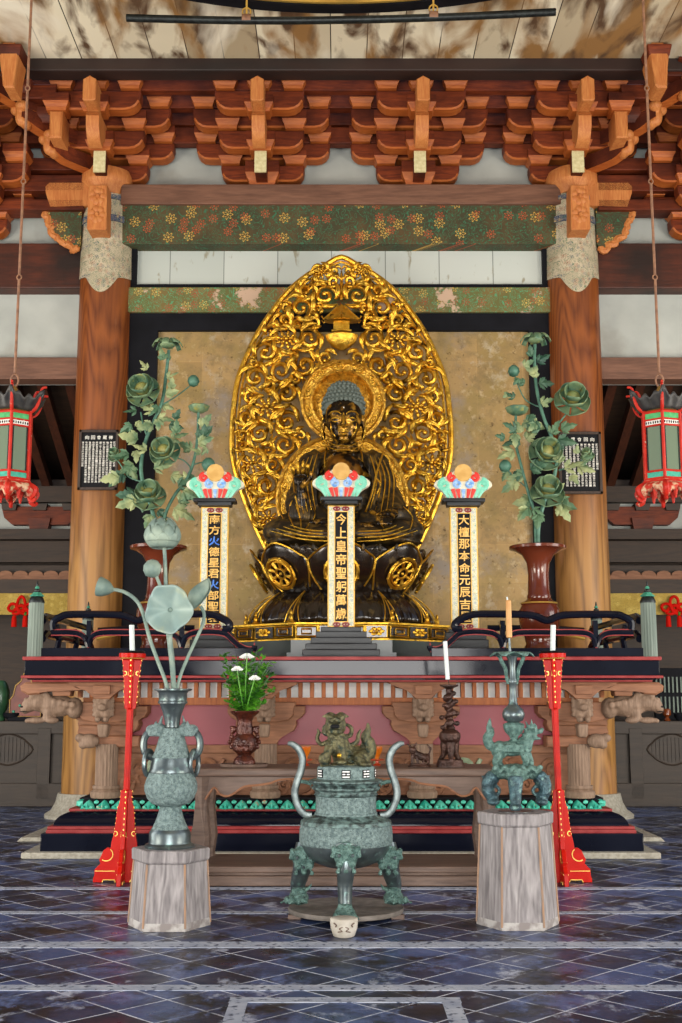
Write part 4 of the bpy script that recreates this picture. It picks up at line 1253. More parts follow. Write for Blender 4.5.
# ------------------------------------------------------------------ railings
def railing(s):
    side = 'left' if s < 0 else 'right'
    def mx(px): return px if s < 0 else 685.5 - px      # mirrored pixel of the left one
    def Q(px, py, Y=11.42): return PT(mx(px), py, Y)
    r = empty('altar_railing', (s * 2.0, 11.42, DECK), 'black railing with red edged cusped rail along the %s half of the altar deck' % side, 'railing')
    # base sill
    a, b = Q(40, 652), Q(254, 652)
    z0, z1 = DECK, zz(648, 11.4)
    MB().box(((a.x + b.x) / 2, 11.44, (z0 + z1) / 2), (abs(b.x - a.x), .12, z1 - z0), bevel=.005).build('sill', M['black'], r)
    MB().box((s * 2.9, 12.65, (z0 + z1) / 2), (.12, 2.35, z1 - z0), bevel=.005).build('sill', M['black'], r)
    # cusped lower rail
    def cusped(pts, Y, side_red=True):
        P = smoothpts([Q(p[0], p[1], Y) for p in pts], 5)
        rail = MB().tube(P, .030, 8, flat=.9, up=(0, 1, 0)).build('cusped_rail', M['black'], r)
        for o_ in (.027, -.027):
            MB().tube([p + Vector((0, -.012, o_)) for p in P], .007, 5).build('red_edge', M['red_line'], rail)
    for pts in ([(52, 632.5), (70, 632.5), (80, 634), (86, 639), (89, 647)], [(89, 647), (91, 639), (97, 634), (108, 632.5), (130, 632.5), (160, 632.5), (172, 634), (179, 639), (182, 647)],
                [(182, 647), (185, 639), (191, 634), (202, 632), (216, 632), (226, 634), (233, 640), (240, 646), (248, 649.5), (254, 649), (255, 645.5)]):
        cusped(pts, 11.42)
    # rounded hand rail, dipping over each cusp
    up1 = smoothpts([Q(54, 630, 11.42), Q(54, 622), Q(62, 616.5), Q(72, 614.5), Q(110, 614.5), Q(126, 616), Q(138, 620.5), Q(150, 616), Q(164, 614.5), Q(190, 614), Q(212, 614.5), Q(224, 619), Q(230, 624), Q(229, 629), Q(223, 629)], 5)
    MB().tube(up1, .036, 8).build('hand_rail', M['black'], r)
    for px in (89, 182):
        p = Q(px, 640); MB().box((p.x, 11.44, (DECK + zz(620, 11.42)) / 2 + .03), (.045, .05, zz(621, 11.42) - DECK - .06)).build('strut', M['black'], r)
    # side return running back to the rear post
    for zt_, rad in ((zz(615, 11.42), .036), (zz(633, 11.42), .042)):
        MB().tube([(s * 2.9, 11.5, zt_ - .05), (s * 2.9, 11.62, zt_), (s * 2.9, 12.6, zt_), (s * 2.9, 13.65, zt_), (s * 2.9, 13.75, zt_ - .04)], rad, 8).build('side_rail', M['black'], r)
    for yy in (12.1, 12.9):
        MB().tube([(s * 2.9, yy, DECK + .08), (s * 2.86, yy - .05, DECK + .2), (s * 2.9, yy, DECK + .34)], .03, 6).build('side_strut', M['black'], r)
    # return rail towards the statue at the rear, seen behind
    zt_ = zz(615, 11.42)
    MB().tube([(s * 2.82, 13.75, zt_ - .02), (s * 2.4, 13.75, zt_ + .01), (s * 1.7, 13.75, zt_ + .01)], .035, 8).build('rear_rail', M['black'], r)
    MB().tube([(s * 2.82, 13.72, zt_ - .12), (s * 2.55, 13.7, zt_ - .06), (s * 2.5, 13.7, zt_ - .02)], .02, 6).build('gold_hook', M['gold_line'], r)
    # posts
    for (Y, px, k) in ((11.4, 36.5, 1.0), (13.8, 88.5, .82)):
        x = PT(mx(px), 620, Y).x
        z0 = DECK
        fs = .80
        hgt = (zz(603, 11.4) - DECK) if k == 1 else at(0, 601, 13.8)[1] - .22 - DECK
        R = .073 * (1 if k == 1 else .9)
        po = MB().lathe((x, Y, z0), [(R, 0), (R, hgt - .03), (R * .98, hgt)], 32, wav=lambda a, z: 1 - .07 * abs(sin(8 * a))).build('fluted_post', M['post'], r, 25)
        MB().lathe((x, Y, z0 + hgt), [(R * 1.02, 0), (R * 1.03, .016), (R * .85, .05), (R * .65, .065), (R * .5, .075)], 24).build('rounded_cap', M['dark_metal'], po)
        MB().lathe((x, Y, z0 + hgt + .062), [(R * .85, 0), (R * .9, .006), (R * .55, .03), (R * .45, .04)], 16, wav=lambda a, z: 1 + .12 * cos(6 * a)).build('cap_collar', M['verdigris'], po)
        MB().lathe((x, Y, z0 + hgt + .10), [(.018, 0), (.032, .010), (.033, .02), (.014, .03), (.012, .038)], 16).build('ball', M['dark_metal'], po)
        MB().lathe((x, Y, z0 + hgt + .136), [(.016, 0), (.024, .008), (.016, .022), (.010, .028)], 16).build('green_ball', M['verdigris'], po)
        MB().lathe((x, Y, z0 + hgt + .162), [(.009, 0), (.012, .012), (.006, .04), (.0, .055)], 12).build('finial_tip', M['dark_metal'], po)
railing(-1)
railing(1)

# ------------------------------------------------------------------ offering table
YT = 9.9
TB = empty('offering_table', (0.03, 10.25, 0), 'long dark weathered offering table with scalloped apron and curved legs in front of the altar', 'table')
xl, xr = at(191, 775, YT)[0], at(500, 775, YT)[0]
ztop, zt2 = at(345, 768.5, YT)[1], at(345, 777, YT)[1]
TCX = (xl + xr) / 2
MB().box((TCX, YT + .35, (ztop + zt2) / 2), (xr - xl, .70, ztop - zt2), bevel=.02).build('table_top', M['table_wood'], TB)
def tz(py): return at(345, py, YT + .06)[1]
def tx(px): return at(px, 790, YT + .06)[0]
half = [(345, 779), (404, 779.5), (420, 783), (433, 785), (446, 786), (450, 791), (459, 796), (467.5, 796), (470, 792), (466, 788), (462, 790), (466, 793), (474, 797), (480, 792), (484, 791)]
half = [(345, 779), (404, 779.5), (420, 783.5), (433, 785.5), (446, 787), (456, 793.5), (463, 796.5), (470, 794.5), (476, 788), (481, 794), (485, 800)]
low = [(tx(a), tz(b)) for a, b in half] + [(tx(486), tz(866)), (tx(499), tz(866)), (tx(503), tz(850)), (tx(496), tz(825)), (tx(494), tz(800)), (tx(498), tz(776))]
P = low + [(2 * TCX - x, z) for x, z in low[::-1]]
MB().prism(P, YT + .05, YT + .11, bevel=.006).build('scalloped_apron', M['table_wood'], TB)
e = [(tx(a), YT + .045, tz(b) + .004) for a, b in half]
for mm in (1, -1):
    MB().tube(smoothpts([(TCX + (x - TCX) * mm, y, z) for x, y, z in e], 4), .010, 6).build('apron_bead', M['altar_wood'], TB)
for sx in (xl + .09, xr - .09):
    for yy in (YT + .1, YT + .6):
        MB().tube([(sx, yy, .14), (sx, yy, .2), (sx + (.03 if sx < 0 else -.03), yy, .35), (sx, yy, .6), (sx, yy, zt2)], [.07, .06, .05, .055, .08], 8).build('leg', M['table_wood'], TB)
zb1 = at(345, 868, 9.8)[1]
MB().box((TCX, YT + .33, .13), (xr - xl + .05, .8, .05), bevel=.01).box((TCX, YT + .33, .045), (xr - xl + .1, .86, .08), bevel=.01).box((TCX, YT + .33, .095), (xr - xl, .74, .03)).build('base_frame', M['table_wood'], TB)
# ================================================================== golden statue group
SX = at(342, 600, 14.0)[0]           # axis of the statue
YS = 14.0
def sz(py, Y=YS): return at(342, py, Y)[1]
K = sc(560, YS)                      # pixels per metre there

# dark stone plinth under the throne
PL = empty('stone_plinth', (SX, YS, DECK), 'low dark green stone plinth under the lotus throne', 'plinth')
def octo(cx, cy, rx, ry, z0, z1, k=.42):
    P = []
    for sx, sy in ((1, k), (k, 1), (-k, 1), (-1, k), (-1, -k), (-k, -1), (k, -1), (1, -k)): P.append((cx + rx * sx, cy + ry * sy))
    return P
def octmesh(mb, levels):
    """levels: (rx, ry, z)"""
    rings = [[mb.bm.verts.new((x, y, z)) for x, y in octo(SX, YS, rx, ry, 0, 0)] for rx, ry, z in levels]
    for A, B in zip(rings, rings[1:]):
        for i in range(8): mb.bm.faces.new((A[i], A[(i + 1) % 8], B[(i + 1) % 8], B[i]))
    mb.bm.faces.new(rings[0][::-1]); mb.bm.faces.new(rings[-1])
    return mb
zA, zB, zC = DECK, sz(640, 12.95), sz(622, 12.95)
octmesh(MB(), [(1.42, 1.10, zA), (1.42, 1.10, (zA + zB) / 2 - .02)]).build('lower_slab', M['marble'], PL, 30)
octmesh(MB(), [(1.32, 1.05, (zA + zB) / 2 - .02), (1.32, 1.05, zB)]).build('upper_slab', M['marble'], PL, 30)

TH = empty('lotus_throne', (SX, YS, zB), 'dark lacquered lotus throne of two petal tiers on a gold band with openwork wheels', 'throne')
RX = 1.24; RY = 1.0
octmesh(MB(), [(RX, RY, zB), (RX, RY, zB + .02), (RX * .97, RY * .97, zB + .035), (RX * .97, RY * .97, zC - .03), (RX, RY, zC - .02), (RX, RY, zC)]).build('gold_band', M['gold'], TH, 30)
o8 = octo(SX, YS, RX * .985, RY * .985, 0, 0)
for i in range(8):
    a, b = Vector((*o8[i], 0)), Vector((*o8[(i + 1) % 8], 0))
    mid = (a + b) / 2
    if mid.y > YS + .1: continue
    d = (b - a); n = Vector((d.y, -d.x, 0)).normalized()
    if n.dot(mid - Vector((SX, YS, 0))) < 0: n = -n
    cnt = max(2, round(d.length / .27))
    for k in range(cnt):
        c = a + d * ((k + .5) / cnt)
        w = d.length / cnt * .42
        zc = (zB + zC) / 2; h = (zC - zB) * .27
        t = d.normalized()
        rc = Matrix.Rotation(atan2(t.y, t.x), 4, 'Z')
        MB().box((c.x, c.y, zc), (w * 2.05, .012, h * 2.3), rc).build('dark_inset', M['petal_dark'], TH)
        pn = MB()
        if k % 2 == 0 or cnt < 3:
            for (f, off) in ((1, .0), (.5, .012)):
                cs = [c + t * (w * sx * f) + n * (.012 + off) + Vector((0, 0, zc + h * s2 * f)) for sx, s2 in ((-1, -1), (1, -1), (1, 1), (-1, 1))]
                pn.tube(cs, .011, 4, closed=True)
            pn.build('key_panel', M['gold'], TH)
        else:
            for q in range(6):
                aa = q * pi / 3
                pn.ell(c + t * (w * .55 * cos(aa)) + n * .012 + Vector((0, 0, zc + h * .6 * sin(aa))), (.035, .02, .022), sub=1)
            pn.ell(c + n * .02 + Vector((0, 0, zc)), .03, sub=1)
            pn.build('flower_panel', M['gold'], TH)
        bk = [c + t * (w * sx * .98) + n * .004 + Vector((0, 0, zc + h * s2 * .95)) for sx, s2 in ((-1, -1), (1, -1), (1, 1), (-1, 1))]
# downturned lower tier: draped petals
z0, z1 = zC, sz(589, YS - .75)
mb = MB()
N_ = 96
def lower(u, v):
    a = 2 * pi * u
    w = abs(sin(6 * a + pi / 2)) ** .6
    w2 = abs(sin(12 * a))
    r = 1.12 - .30 * (v ** 2.2) - .02
    r *= .93 + .07 * w * (1 - .5 * v)
    r += .012 * sin(48 * a) * (1 - v * .6)
    z = z0 + (z1 - z0) * (v + .0) - .02 * w * (1 - v)
    if v < .12: r -= .10 * (1 - v / .12)
    return Vector((SX + r * cos(a), YS + r * .82 * sin(a), z))
mb.grid(lower, 192, 14, closed_u=True)
mb.build('downturned_petals', M['petal_dark'], TH, 60)
# gold lines and small feet between the petals
for k in range(12):
    a = 2 * pi * k / 12
    gl = MB()
    if sin(a) > .35: continue
    for da in (-.10, .10, 0):
        P = []
        for j in range(9):
            v = j / 8 * .93 + .05
            r = (1.135 - .30 * v ** 2.2) * (.98 if da == 0 else .985)
            aa = a + da * (1 - v) * .9 + (0 if da else 0)
            P.append((SX + r * cos(aa), YS + r * .82 * sin(aa), z0 + (z1 - z0) * v))
        gl.tube(P, .007, 5)
    p = Vector((SX + 1.13 * cos(a), YS + 1.13 * .82 * sin(a), z0 + .01))
    gl.ell(p + Vector((0, 0, .05)), (.035, .035, .055), sub=1).ell(p + Vector((0, 0, .11)), (.02, .02, .04), sub=1).ell(p + Vector((0, 0, .01)), (.06, .05, .02), sub=1)
    gl.build('gold_foot', M['gold'], TH)
# upper bowl of large petals
z2, z3 = sz(591, YS - .8), sz(545, YS - .85)
def petal(a, wid, r0, r1, zb_, zt_, mat, name, tip=.05):
    def fn(u, v):
        uu = (u - .5) * 2
        wv = wid * (.78 + .30 * sin(pi * v * .75)) * (1 if v < .82 else sqrt(max(0, 1 - ((v - .82) / .18) ** 2 * .55)))
        aa = a + uu * wv
        r = r0 + (r1 - r0) * sin(v * pi / 2) ** .85 - .05 * uu * uu
        r += .03 * max(0, v - .8) / .2
        z = zb_ + (zt_ - zb_) * v - .07 * (uu ** 4) * v + tip * (1 - abs(uu)) * v ** 6
        return Vector((SX + r * cos(a) + r * (cos(aa) - cos(a)), YS + r * .84 * sin(aa), z))
    m_ = MB().grid(fn, 17, 14)
    return m_.build(name, mat, TH, 60, solid=.02), fn
for k in range(8):
    a = 2 * pi * k / 8 + pi / 8
    if sin(a) > .5: continue
    petal(a, .36, .70, 1.00, z2, z3 - .03, M['petal_dark'], 'petal')
petals = []
for k in range(8):
    a = 2 * pi * k / 8 - pi / 2 + 0
    if sin(a) > .5: continue
    po, fn = petal(a, .36, .74, 1.05, z2 - .01, z3, M['petal_dark'], 'wheel_petal')
    e = MB()
    P = [fn(u, v) for u, v in [(0, .1 + .09 * i) for i in range(9)] + [(0, .95), (.1, .99), (.3, 1), (.5, 1), (.7, 1), (.9, .99), (1, .95)] + [(1, .9 - .09 * i) for i in range(9)]]
    out = [(p - Vector((SX, YS, p.z))).normalized() for p in P]
    P = [p + o_ * .012 for p, o_ in zip(P, out)]
    e.tube(smoothpts(P, 2), .012, 5)
    e.build('petal_edge', M['gold'], po)
    # wheel medallion with eight spokes
    c = fn(.5, .46); up_ = (fn(.5, .56) - fn(.5, .36)).normalized(); rt = (fn(.6, .46) - fn(.4, .46)).normalized(); n = rt.cross(up_)
    if n.dot(c - Vector((SX, YS, c.z))) < 0: n = -n
    w = MB(); c = c + n * .03
    R = .185
    def ringp(r, m_=24): return [c + rt * (r * cos(2 * pi * i / m_)) + up_ * (r * sin(2 * pi * i / m_)) for i in range(m_)]
    w.tube(ringp(R, 32), .022, 6, closed=True).tube(ringp(R * .80), .010, 5, closed=True).tube(ringp(R * .34), .016, 6, closed=True).ell(c, .022, sub=1)
    for i in range(8):
        q = 2 * pi * i / 8 + pi / 8
        dd = rt * cos(q) + up_ * sin(q)
        w.tube([c + dd * R * .34, c + dd * R * .55, c + dd * R * .8], [.012, .02, .03], 5)
        w.ell(c + dd * R * 1.08, .018, sub=1)
    w.build('wheel_medallion', M['gold'], po)
MB().lathe((SX, YS, z3 - .12), [(.98, 0), (.97, .08), (.3, .10)], 48, sy=.84).build('seed_disc', M['petal_dark'], TH)

# ------------------------------------------------------------------ mandorla
YM = 14.98
MD = empty('mandorla', (SX, YM, z3 - .1), 'tall pointed openwork gold mandorla full of scrolling vines behind the seated statue', 'halo')
prof = [(0, 257), (6, 259), (16, 265), (35, 276), (54, 292), (68, 310), (83, 332), (95, 357), (104, 382), (108.5, 416), (109.5, 445), (107, 466), (100, 490), (91, 514), (77, 545), (66, 562), (60, 575)]
def mz(py): return at(342, py, YM)[1]
MK = sc(400, YM)
edge = []
for hw, py in prof: edge.append((hw / sc(py, YM), mz(py)))
eR = smoothpts([(SX + x, YM, z) for x, z in edge], 5)
rim = MB()
full = [Vector((2 * SX - p.x, p.y, p.z)) for p in eR[::-1]] + eR[1:]
rim.tube(full, .038, 8, up=(0, 1, 0))
inn = []
for p in full:
    d = Vector((SX, YM, mz(420))) - p
    inn.append(p + d.normalized() * .07)
rim.tube(inn, .018, 6, up=(0, 1, 0))
rim.build('rim', M['gold'], MD)
def hwz(z):
    for (x0, z0_), (x1, z1_) in zip(edge, edge[1:]):
        if z1_ <= z <= z0_: return x0 + (x1 - x0) * (z0_ - z) / (z0_ - z1_)
    return 0
HC = (0.02, mz(405.5)); HR = 42 / MK
BC = (0.01, mz(500)); BR = 65 / MK
TC = (0, mz(328)); TR = .30
random.seed(21)
def inside(x, z, r):
    for zz_, f in ((z, 1), (z + r * .8, .6), (z - r * .8, .6)):
        if x + r * f > hwz(zz_) - .06: return False
    if x - r < .015: return False
    if (x - HC[0]) ** 2 + (z - HC[1]) ** 2 < (HR + r * .8) ** 2: return False
    if (x - BC[0]) ** 2 + (z - BC[1]) ** 2 < (BR + r * .75) ** 2: return False
    if abs(x) < TR * .8 + r and mz(357) - r * .2 < z < mz(300) + r * .2: return False
    return True
blos = [(55, 342, .15), (74, 409, .17), (20, 275, .10), (88, 465, .15), (60, 380, .0), (72, 520, .14)]
circ = [(x / MK, mz(py), r * 1.05) for x, py, r in blos if r]
fixed = len(circ)
zlo, zhi = edge[-1][1], edge[0][1]
for r in (.155, .13, .11, .09, .075, .06):
    for _ in range(2600 if r > .08 else 3800):
        x = random.uniform(.02, 1.4); z = random.uniform(zlo + .05, zhi)
        if not inside(x, z, r): continue
        if all((x - a) ** 2 + (z - b) ** 2 > ((r + c) * .93) ** 2 for a, b, c in circ): circ.append((x, z, r))
def half_scroll(sgn):
    vines = MB()
    rs = random.Random(5)
    for i, (x, z, r) in enumerate(circ):
        a0 = rs.uniform(0, 2 * pi); ch = 1 if rs.random() < .5 else -1; tl = rs.uniform(-.02, .02)
        C = Vector((SX + sgn * x, YM - .01, z))
        if i >= fixed:
            n = 22; P = []
            turns = 1.35 if r > .1 else 1.1
            for k in range(n):
                t = k / (n - 1)
                a = a0 + ch * turns * 2 * pi * t
                rr_ = r * (1.02 - .80 * t)
                P.append(C + Vector((sgn * rr_ * cos(a), -.05 * sin(pi * t) - .03 * t, rr_ * sin(a))))
            w = .020 + r * .085
            vines.tube(P, [w * (.75 + .5 * sin(pi * k / n)) * (1 - .35 * k / n) for k in range(n)], 6)
            vines.ell(P[-1], w * 1.15, sub=1)
            nl = 4 if r > .1 else 3
        else:
            nl = 5
        # leaf hooks springing from the circle into the gaps
        for q in range(nl):
            a = a0 + q * 2 * pi / nl + rs.uniform(-.3, .3)
            L = r * rs.uniform(.65, 1.0)
            P = []
            for k in range(9):
                t = k / 8
                aa = a + ch * t * 1.3
                rr_ = r * .92 + L * .62 * t
                P.append(C + Vector((sgn * rr_ * cos(aa), -.05 - .05 * sin(pi * t), rr_ * sin(aa))))
            vines.tube(P, [max(.006, (.016 + r * .10) * sin(pi * (.25 + .72 * k / 8))) for k in range(9)], 6)
            if r > .08:
                P2 = [p + Vector((0, -.02, 0)) + (C - p).normalized() * (.03 * sin(pi * k / 8)) for k, p in enumerate(P)]
                vines.tube(P2[::2], [.012, .016, .014, .01, .006], 5)
    return vines
vn = half_scroll(1)
o = half_scroll(-1)
tmp = bpy.data.meshes.new('t'); o.bm.to_mesh(tmp); vn.bm.from_mesh(tmp); o.bm.free(); bpy.data.meshes.remove(tmp)
# main stems
for s in (-1, 1):
    for st in ([(64, 560), (88, 500), (98, 450), (92, 400), (76, 350), (52, 310), (30, 282), (8, 264)], [(70, 500), (78, 450), (66, 410), (50, 380), (44, 350), (36, 318), (22, 290), (6, 275)], [(40, 445), (56, 430), (62, 400), (48, 372), (30, 358), (12, 352)]):
        vn.tube(smoothpts([(SX + s * a / MK, YM + .01, mz(b)) for a, b in st], 8), .026, 6)
vn.build('scrolling_vines', M['gold'], MD, 60)
# blossoms
for s in (-1, 1):
    for (x, py, r) in blos:
        if not r: continue
        C = Vector((SX + s * x / MK, YM - .09, mz(py)))
        b = MB()
        for ring, (n, rr_, rad) in enumerate(((9, r * .72, r * .34), (7, r * .38, r * .28))):
            for k in range(n):
                a = 2 * pi * k / n + ring * .3
                R4 = Matrix.Rotation(-a, 4, 'Y')
                b.ell(C + Vector((rr_ * cos(a), -.03 * ring, rr_ * sin(a) * .8)), (rad, .03, rad * .5), R4, sub=1)
        b.ell(C + Vector((0, -.07, 0)), r * .2, sub=1)
        b.build('blossom', M['gold'], MD, 60)
# halos: rings with relief in front of the vines
def halo(name, c, R, w, yy, fill):
    C = Vector((SX + c[0], yy, c[1]))
    h = MB()
    P2 = [(R, 0), (R, -.05), (R - .03, -.07), (R - .055, -.05), (R - .06, -.03), (R - w + .05, -.03), (R - w + .045, -.05), (R - w + .02, -.06), (R - w, -.04), (R - w, 0)]
    n = 72
    rings = [[h.bm.verts.new(C + Vector((r * cos(2 * pi * i / n), y, r * sin(2 * pi * i / n)))) for i in range(n)] for r, y in P2]
    for A, B in zip(rings, rings[1:]):
        for i in range(n): h.bm.faces.new((A[i], A[(i + 1) % n], B[(i + 1) % n], B[i]))
    ho = h.build(name, M['gold_flat'], MD, 50)
    rel = MB()
    m_ = int(2 * pi * R / .30)
    for k in range(m_):
        a = 2 * pi * k / m_; rm = R - w / 2
        c2 = C + Vector((rm * cos(a), -.04, rm * sin(a)))
        tg = Vector((-sin(a), 0, cos(a))); rd = Vector((cos(a), 0, sin(a)))
        rel.tube([c2 + tg * (.07 * cos(q)) + rd * (w * .2 * sin(q)) for q in [j * pi / 5 for j in range(10)]], .012, 5, closed=True)
        rel.ell(c2 + Vector((0, -.01, 0)), (.02, .015, .02), sub=1)
        rel.tube([c2 + tg * .09, c2 + tg * .13 + rd * .04, c2 + tg * .17], [.014, .012, .008], 5)
    rel.build('ring_relief', M['gold'], ho, 60)
    if fill:
        d = MB(); n = 48
        cc = d.bm.verts.new(C + Vector((0, -.01, 0))); rg = [d.bm.verts.new(C + Vector(((R - w + .01) * cos(2 * pi * i / n), -.01, (R - w + .01) * sin(2 * pi * i / n)))) for i in range(n)]
        for i in range(n): d.bm.faces.new((cc, rg[i], rg[(i + 1) % n]))
        d.build('backing_disc', M['gold_flat'], ho, 40, solid=.02)
halo('body_halo', BC, BR, 15 / MK, YM - .10, True)
halo('head_halo', HC, HR, 13 / MK, YM - .20, True)
# little pagoda near the tip
st = MB()
def bx(px0, px1, p0, p1, dp, y=0):
    x0, x1 = SX + (px0 - 342) / MK, SX + (px1 - 342) / MK
    st.box(((x0 + x1) / 2, YM - .1 + y, (mz(p0) + mz(p1)) / 2), (x1 - x0, dp, mz(p0) - mz(p1)), bevel=.006)
cxp = SX
st.lathe((cxp, YM - .08, mz(323)), [(.26, 0), (.24, .03), (.15, .10), (.06, .19), (.02, .22), (0, .24)], 6, a0=pi / 6, sy=.6)
for k in range(6):
    a = k * pi / 3 + pi / 6
    st.tube([(cxp + .05 * cos(a), YM - .08 + .03 * sin(a), mz(308)), (cxp + .16 * cos(a), YM - .08 + .096 * sin(a), mz(316) ), (cxp + .27 * cos(a), YM - .08 + .16 * sin(a), mz(323)), (cxp + .30 * cos(a), YM - .08 + .18 * sin(a), mz(320))], .012, 5)
st.lathe((cxp, YM - .08, mz(334)), [(.15, 0), (.15, .02), (.12, .03), (.12, .13), (.15, .14)], 6, a0=pi / 6, sy=.6)
st.lathe((cxp, YM - .08, mz(352)), [(.04, 0), (.12, .05), (.19, .13), (.21, .20), (.17, .22)], 24, sy=.6, wav=lambda a, z: 1 + .06 * abs(sin(5 * a)))
st.lathe((cxp, YM - .05, mz(301)), [(.02, 0), (.03, .05), (.018, .08), (.03, .13), (.018, .17), (.028, .22), (.012, .28), (.02, .34), (0, .42)], 10)
st.build('pagoda_ornament', M['gold'], MD, 35)

# ------------------------------------------------------------------ seated Buddha
BU = empty('buddha_statue', (SX, YS, z3 - .03), 'seated dark gilded Buddha with grey curled hair, right hand raised, on the lotus throne', 'statue')
def b3(px, py, dy=0.0):
    """pixel on the statue -> point, dy metres in front of its central plane"""
    Y = YS - dy
    x, z = at(px, py, Y)
    return Vector((x, Y, z))
# skin: head, neck, chest, hands, feet (one continuous body)
bd = MB()
hc = b3(344, 417, .18)
bd.ell(hc, (.225, .235, .28), sub=3)
bd.ell(b3(344, 432, .24), (.17, .17, .15))
bd.ell(b3(344, 439, .30), (.075, .08, .055))
for s in (-1, 1):
    bd.ell(b3(344 + s * 9, 427, .30), (.085, .09, .085))
    bd.ell(b3(344 + s * 9, 412.5, .355), (.058, .03, .012))     # brow
    bd.ell(b3(344 + s * 8.5, 418, .365), (.05, .03, .016))      # lids
    x = b3(344 + s * 20, 424, .14)
    bd.ell(x, (.022, .06, .12)); bd.ell(b3(344 + s * 20, 436, .15), (.028, .04, .06))
bd.tube([b3(344, 413, .37), b3(344, 419, .415), b3(344, 424, .445), b3(344, 426, .41)], [.018, .024, .042, .026], 8)
for s in (-1, 1): bd.ell(b3(344 + s * 3, 425.5, .405), (.022, .022, .018), sub=1)
bd.ell(b3(344, 432, .395), (.055, .03, .014)).ell(b3(344, 435, .385), (.045, .03, .016))
bd.cap(b3(344, 440, .12), b3(344, 455, .10), .135, .17, 14)
for py, rr_ in ((444, .16), (448, .17), (452, .182)):
    c = b3(344, py, .11); bd.tube([c + Vector((rr_ * cos(a), rr_ * .95 * sin(a), -.015 * sin(-a))) for a in [k * pi / 12 for k in range(24)]], .017, 6, closed=True)
bd.ell(b3(344, 478, .05), (.36, .24, .36), sub=3)
bd.ell(b3(338, 466, .2), (.16, .09, .11)).ell(b3(352, 466, .2), (.16, .09, .11))
# raised right hand, palm forward
FING = []
wr = b3(301.5, 492, .55); pm = b3(301.5, 480, .60)
bd.cap(b3(303, 512, .50), wr, .085, .06)
bd.ell(pm, (.088, .035, .088)); bd.cap(wr, pm, .055, .055)
for i, (dx, tip, dyy) in enumerate(((-7.6, 466.5, .03), (-2.8, 461.5, .02), (1.9, 461.0, .02), (6.2, 464, .05))):
    k0 = b3(301.5 + dx * .95, 474, .61); k1 = b3(301.5 + dx * 1.08, (474 + tip) / 2, .635 + dyy); k2 = b3(301.5 + dx * 1.12, tip, .63 + dyy * 1.6)
    bd.cap(k0, k1, .022, .019, 8); bd.cap(k1, k2, .019, .014, 8); FING.append((k0, k1, k2))
t0, t1, t2 = b3(306, 484, .61), b3(311.5, 478, .67), b3(311.5, 472, .69)
bd.cap(t0, t1, .03, .026, 8); bd.cap(t1, t2, .025, .018, 8)
# left hand resting palm up on the knee
lw = b3(398, 511, .48); lp = b3(388, 515, .66)
bd.cap(lw, lp, .075, .07); bd.ell(lp, (.13, .12, .05))
for i in range(4):
    a0_ = b3(380 + i * 4.6, 516 , .74); a1 = b3(378.5 + i * 4.4, 519.0, .83); a2 = b3(378.5 + i * 4.2, 524, .86)
    bd.cap(a0_, a1, .028, .025, 8); bd.cap(a1, a2, .025, .018, 8)
bd.cap(b3(378, 514, .64), b3(372, 512, .72), .032, .026, 8); bd.cap(b3(372, 512, .72), b3(370, 510, .78), .025, .018, 8)
# feet soles in the lap
bd.ell(b3(322, 523, .70), (.17, .10, .05)); bd.ell(b3(366, 527, .72), (.15, .10, .05))
bd.fuse(.0095, 2)
body = bd.build('body', M['statue_skin'], BU, 60)
# robe
rb = MB()
rb.ell(b3(344, 500, 0), (.52, .33, .44), sub=3)
rb.ell(b3(344, 472, -.02), (.44, .27, .30), sub=3)
for s in (-1, 1):
    sh = b3(344 + s * 31, 466, .0)
    rb.ell(sh, (.19, .2, .18), sub=2)
    rb.cap(b3(344 + s * 29, 463, 0), b3(344 + s * 42, 497, .06), .18, .17, 14)
    rb.cap(b3(344 + s * 42, 497, .06), b3(344 + s * (44 if s < 0 else 52), 512, .30), .19, .15, 14)
# right forearm sleeve hanging wide
rb.cap(b3(299, 505, .30), b3(301, 499, .50), .17, .105, 14)
rb.tube([b3(301, 494, .52), b3(302, 503, .50), b3(303, 515, .47), b3(304, 530, .44)], [.075, .11, .15, .17], 14, flat=.7)
rb.cap(b3(392, 510, .30), b3(397, 515, .50), .17, .12, 14)
rb.tube([b3(402, 512, .45), b3(408, 522, .45), b3(408, 532, .42)], [.12, .13, .10], 12)
# crossed legs
for s in (-1, 1):
    rb.cap(b3(344 + s * 24, 525, .15), b3(344 + s * 62, 531, .42), .27, .185, 16)
    rb.ell(b3(344 + s * 62, 532, .42), (.22, .25, .165), sub=3)
    rb.cap(b3(344 + s * 60, 533, .55), b3(344 - s * 6, 535, .78), .16, .13, 14)
rb.ell(b3(345, 536, .58), (.82, .34, .12), sub=3)
rb.ell(b3(345, 543, .45), (.92, .42, .06), sub=3)
# folds as raised cords melted into the cloth
def fold(pts, r=.022, rr_=None):
    P = smoothpts([b3(*p) for p in pts], 6)
    rb.tube(P, [r * (.5 + .5 * sin(pi * k / (len(P) - 1))) + .004 for k in range(len(P))], 6)
for k in range(6):
    fold([(320 - k * 3.2, 452 + k * 1.2, .19 - k * .012), (315 - k * 4, 480, .30 - k * .02), (318 - k * 3.5, 512 + k, .36)], .02)
    fold([(367 + k * 3.4, 452 + k * 1.4, .19 - k * .012), (374 + k * 4.2, 480, .30 - k * .02), (368 + k * 5, 508 + k, .36)], .02)
for k in range(5):
    fold([(330 + k * 3, 500 + k * 4, .44 + k * .02), (345, 508 + k * 5.0, .50 + k * .045), (362 - k * 2, 500 + k * 4, .44 + k * .02)], .017)
    fold([(296 - k * 2.5, 512 + k * 4, .50 - k * .03), (285 - k * 2, 526 + k * 2, .52), (275, 536 + k, .50)], .022)
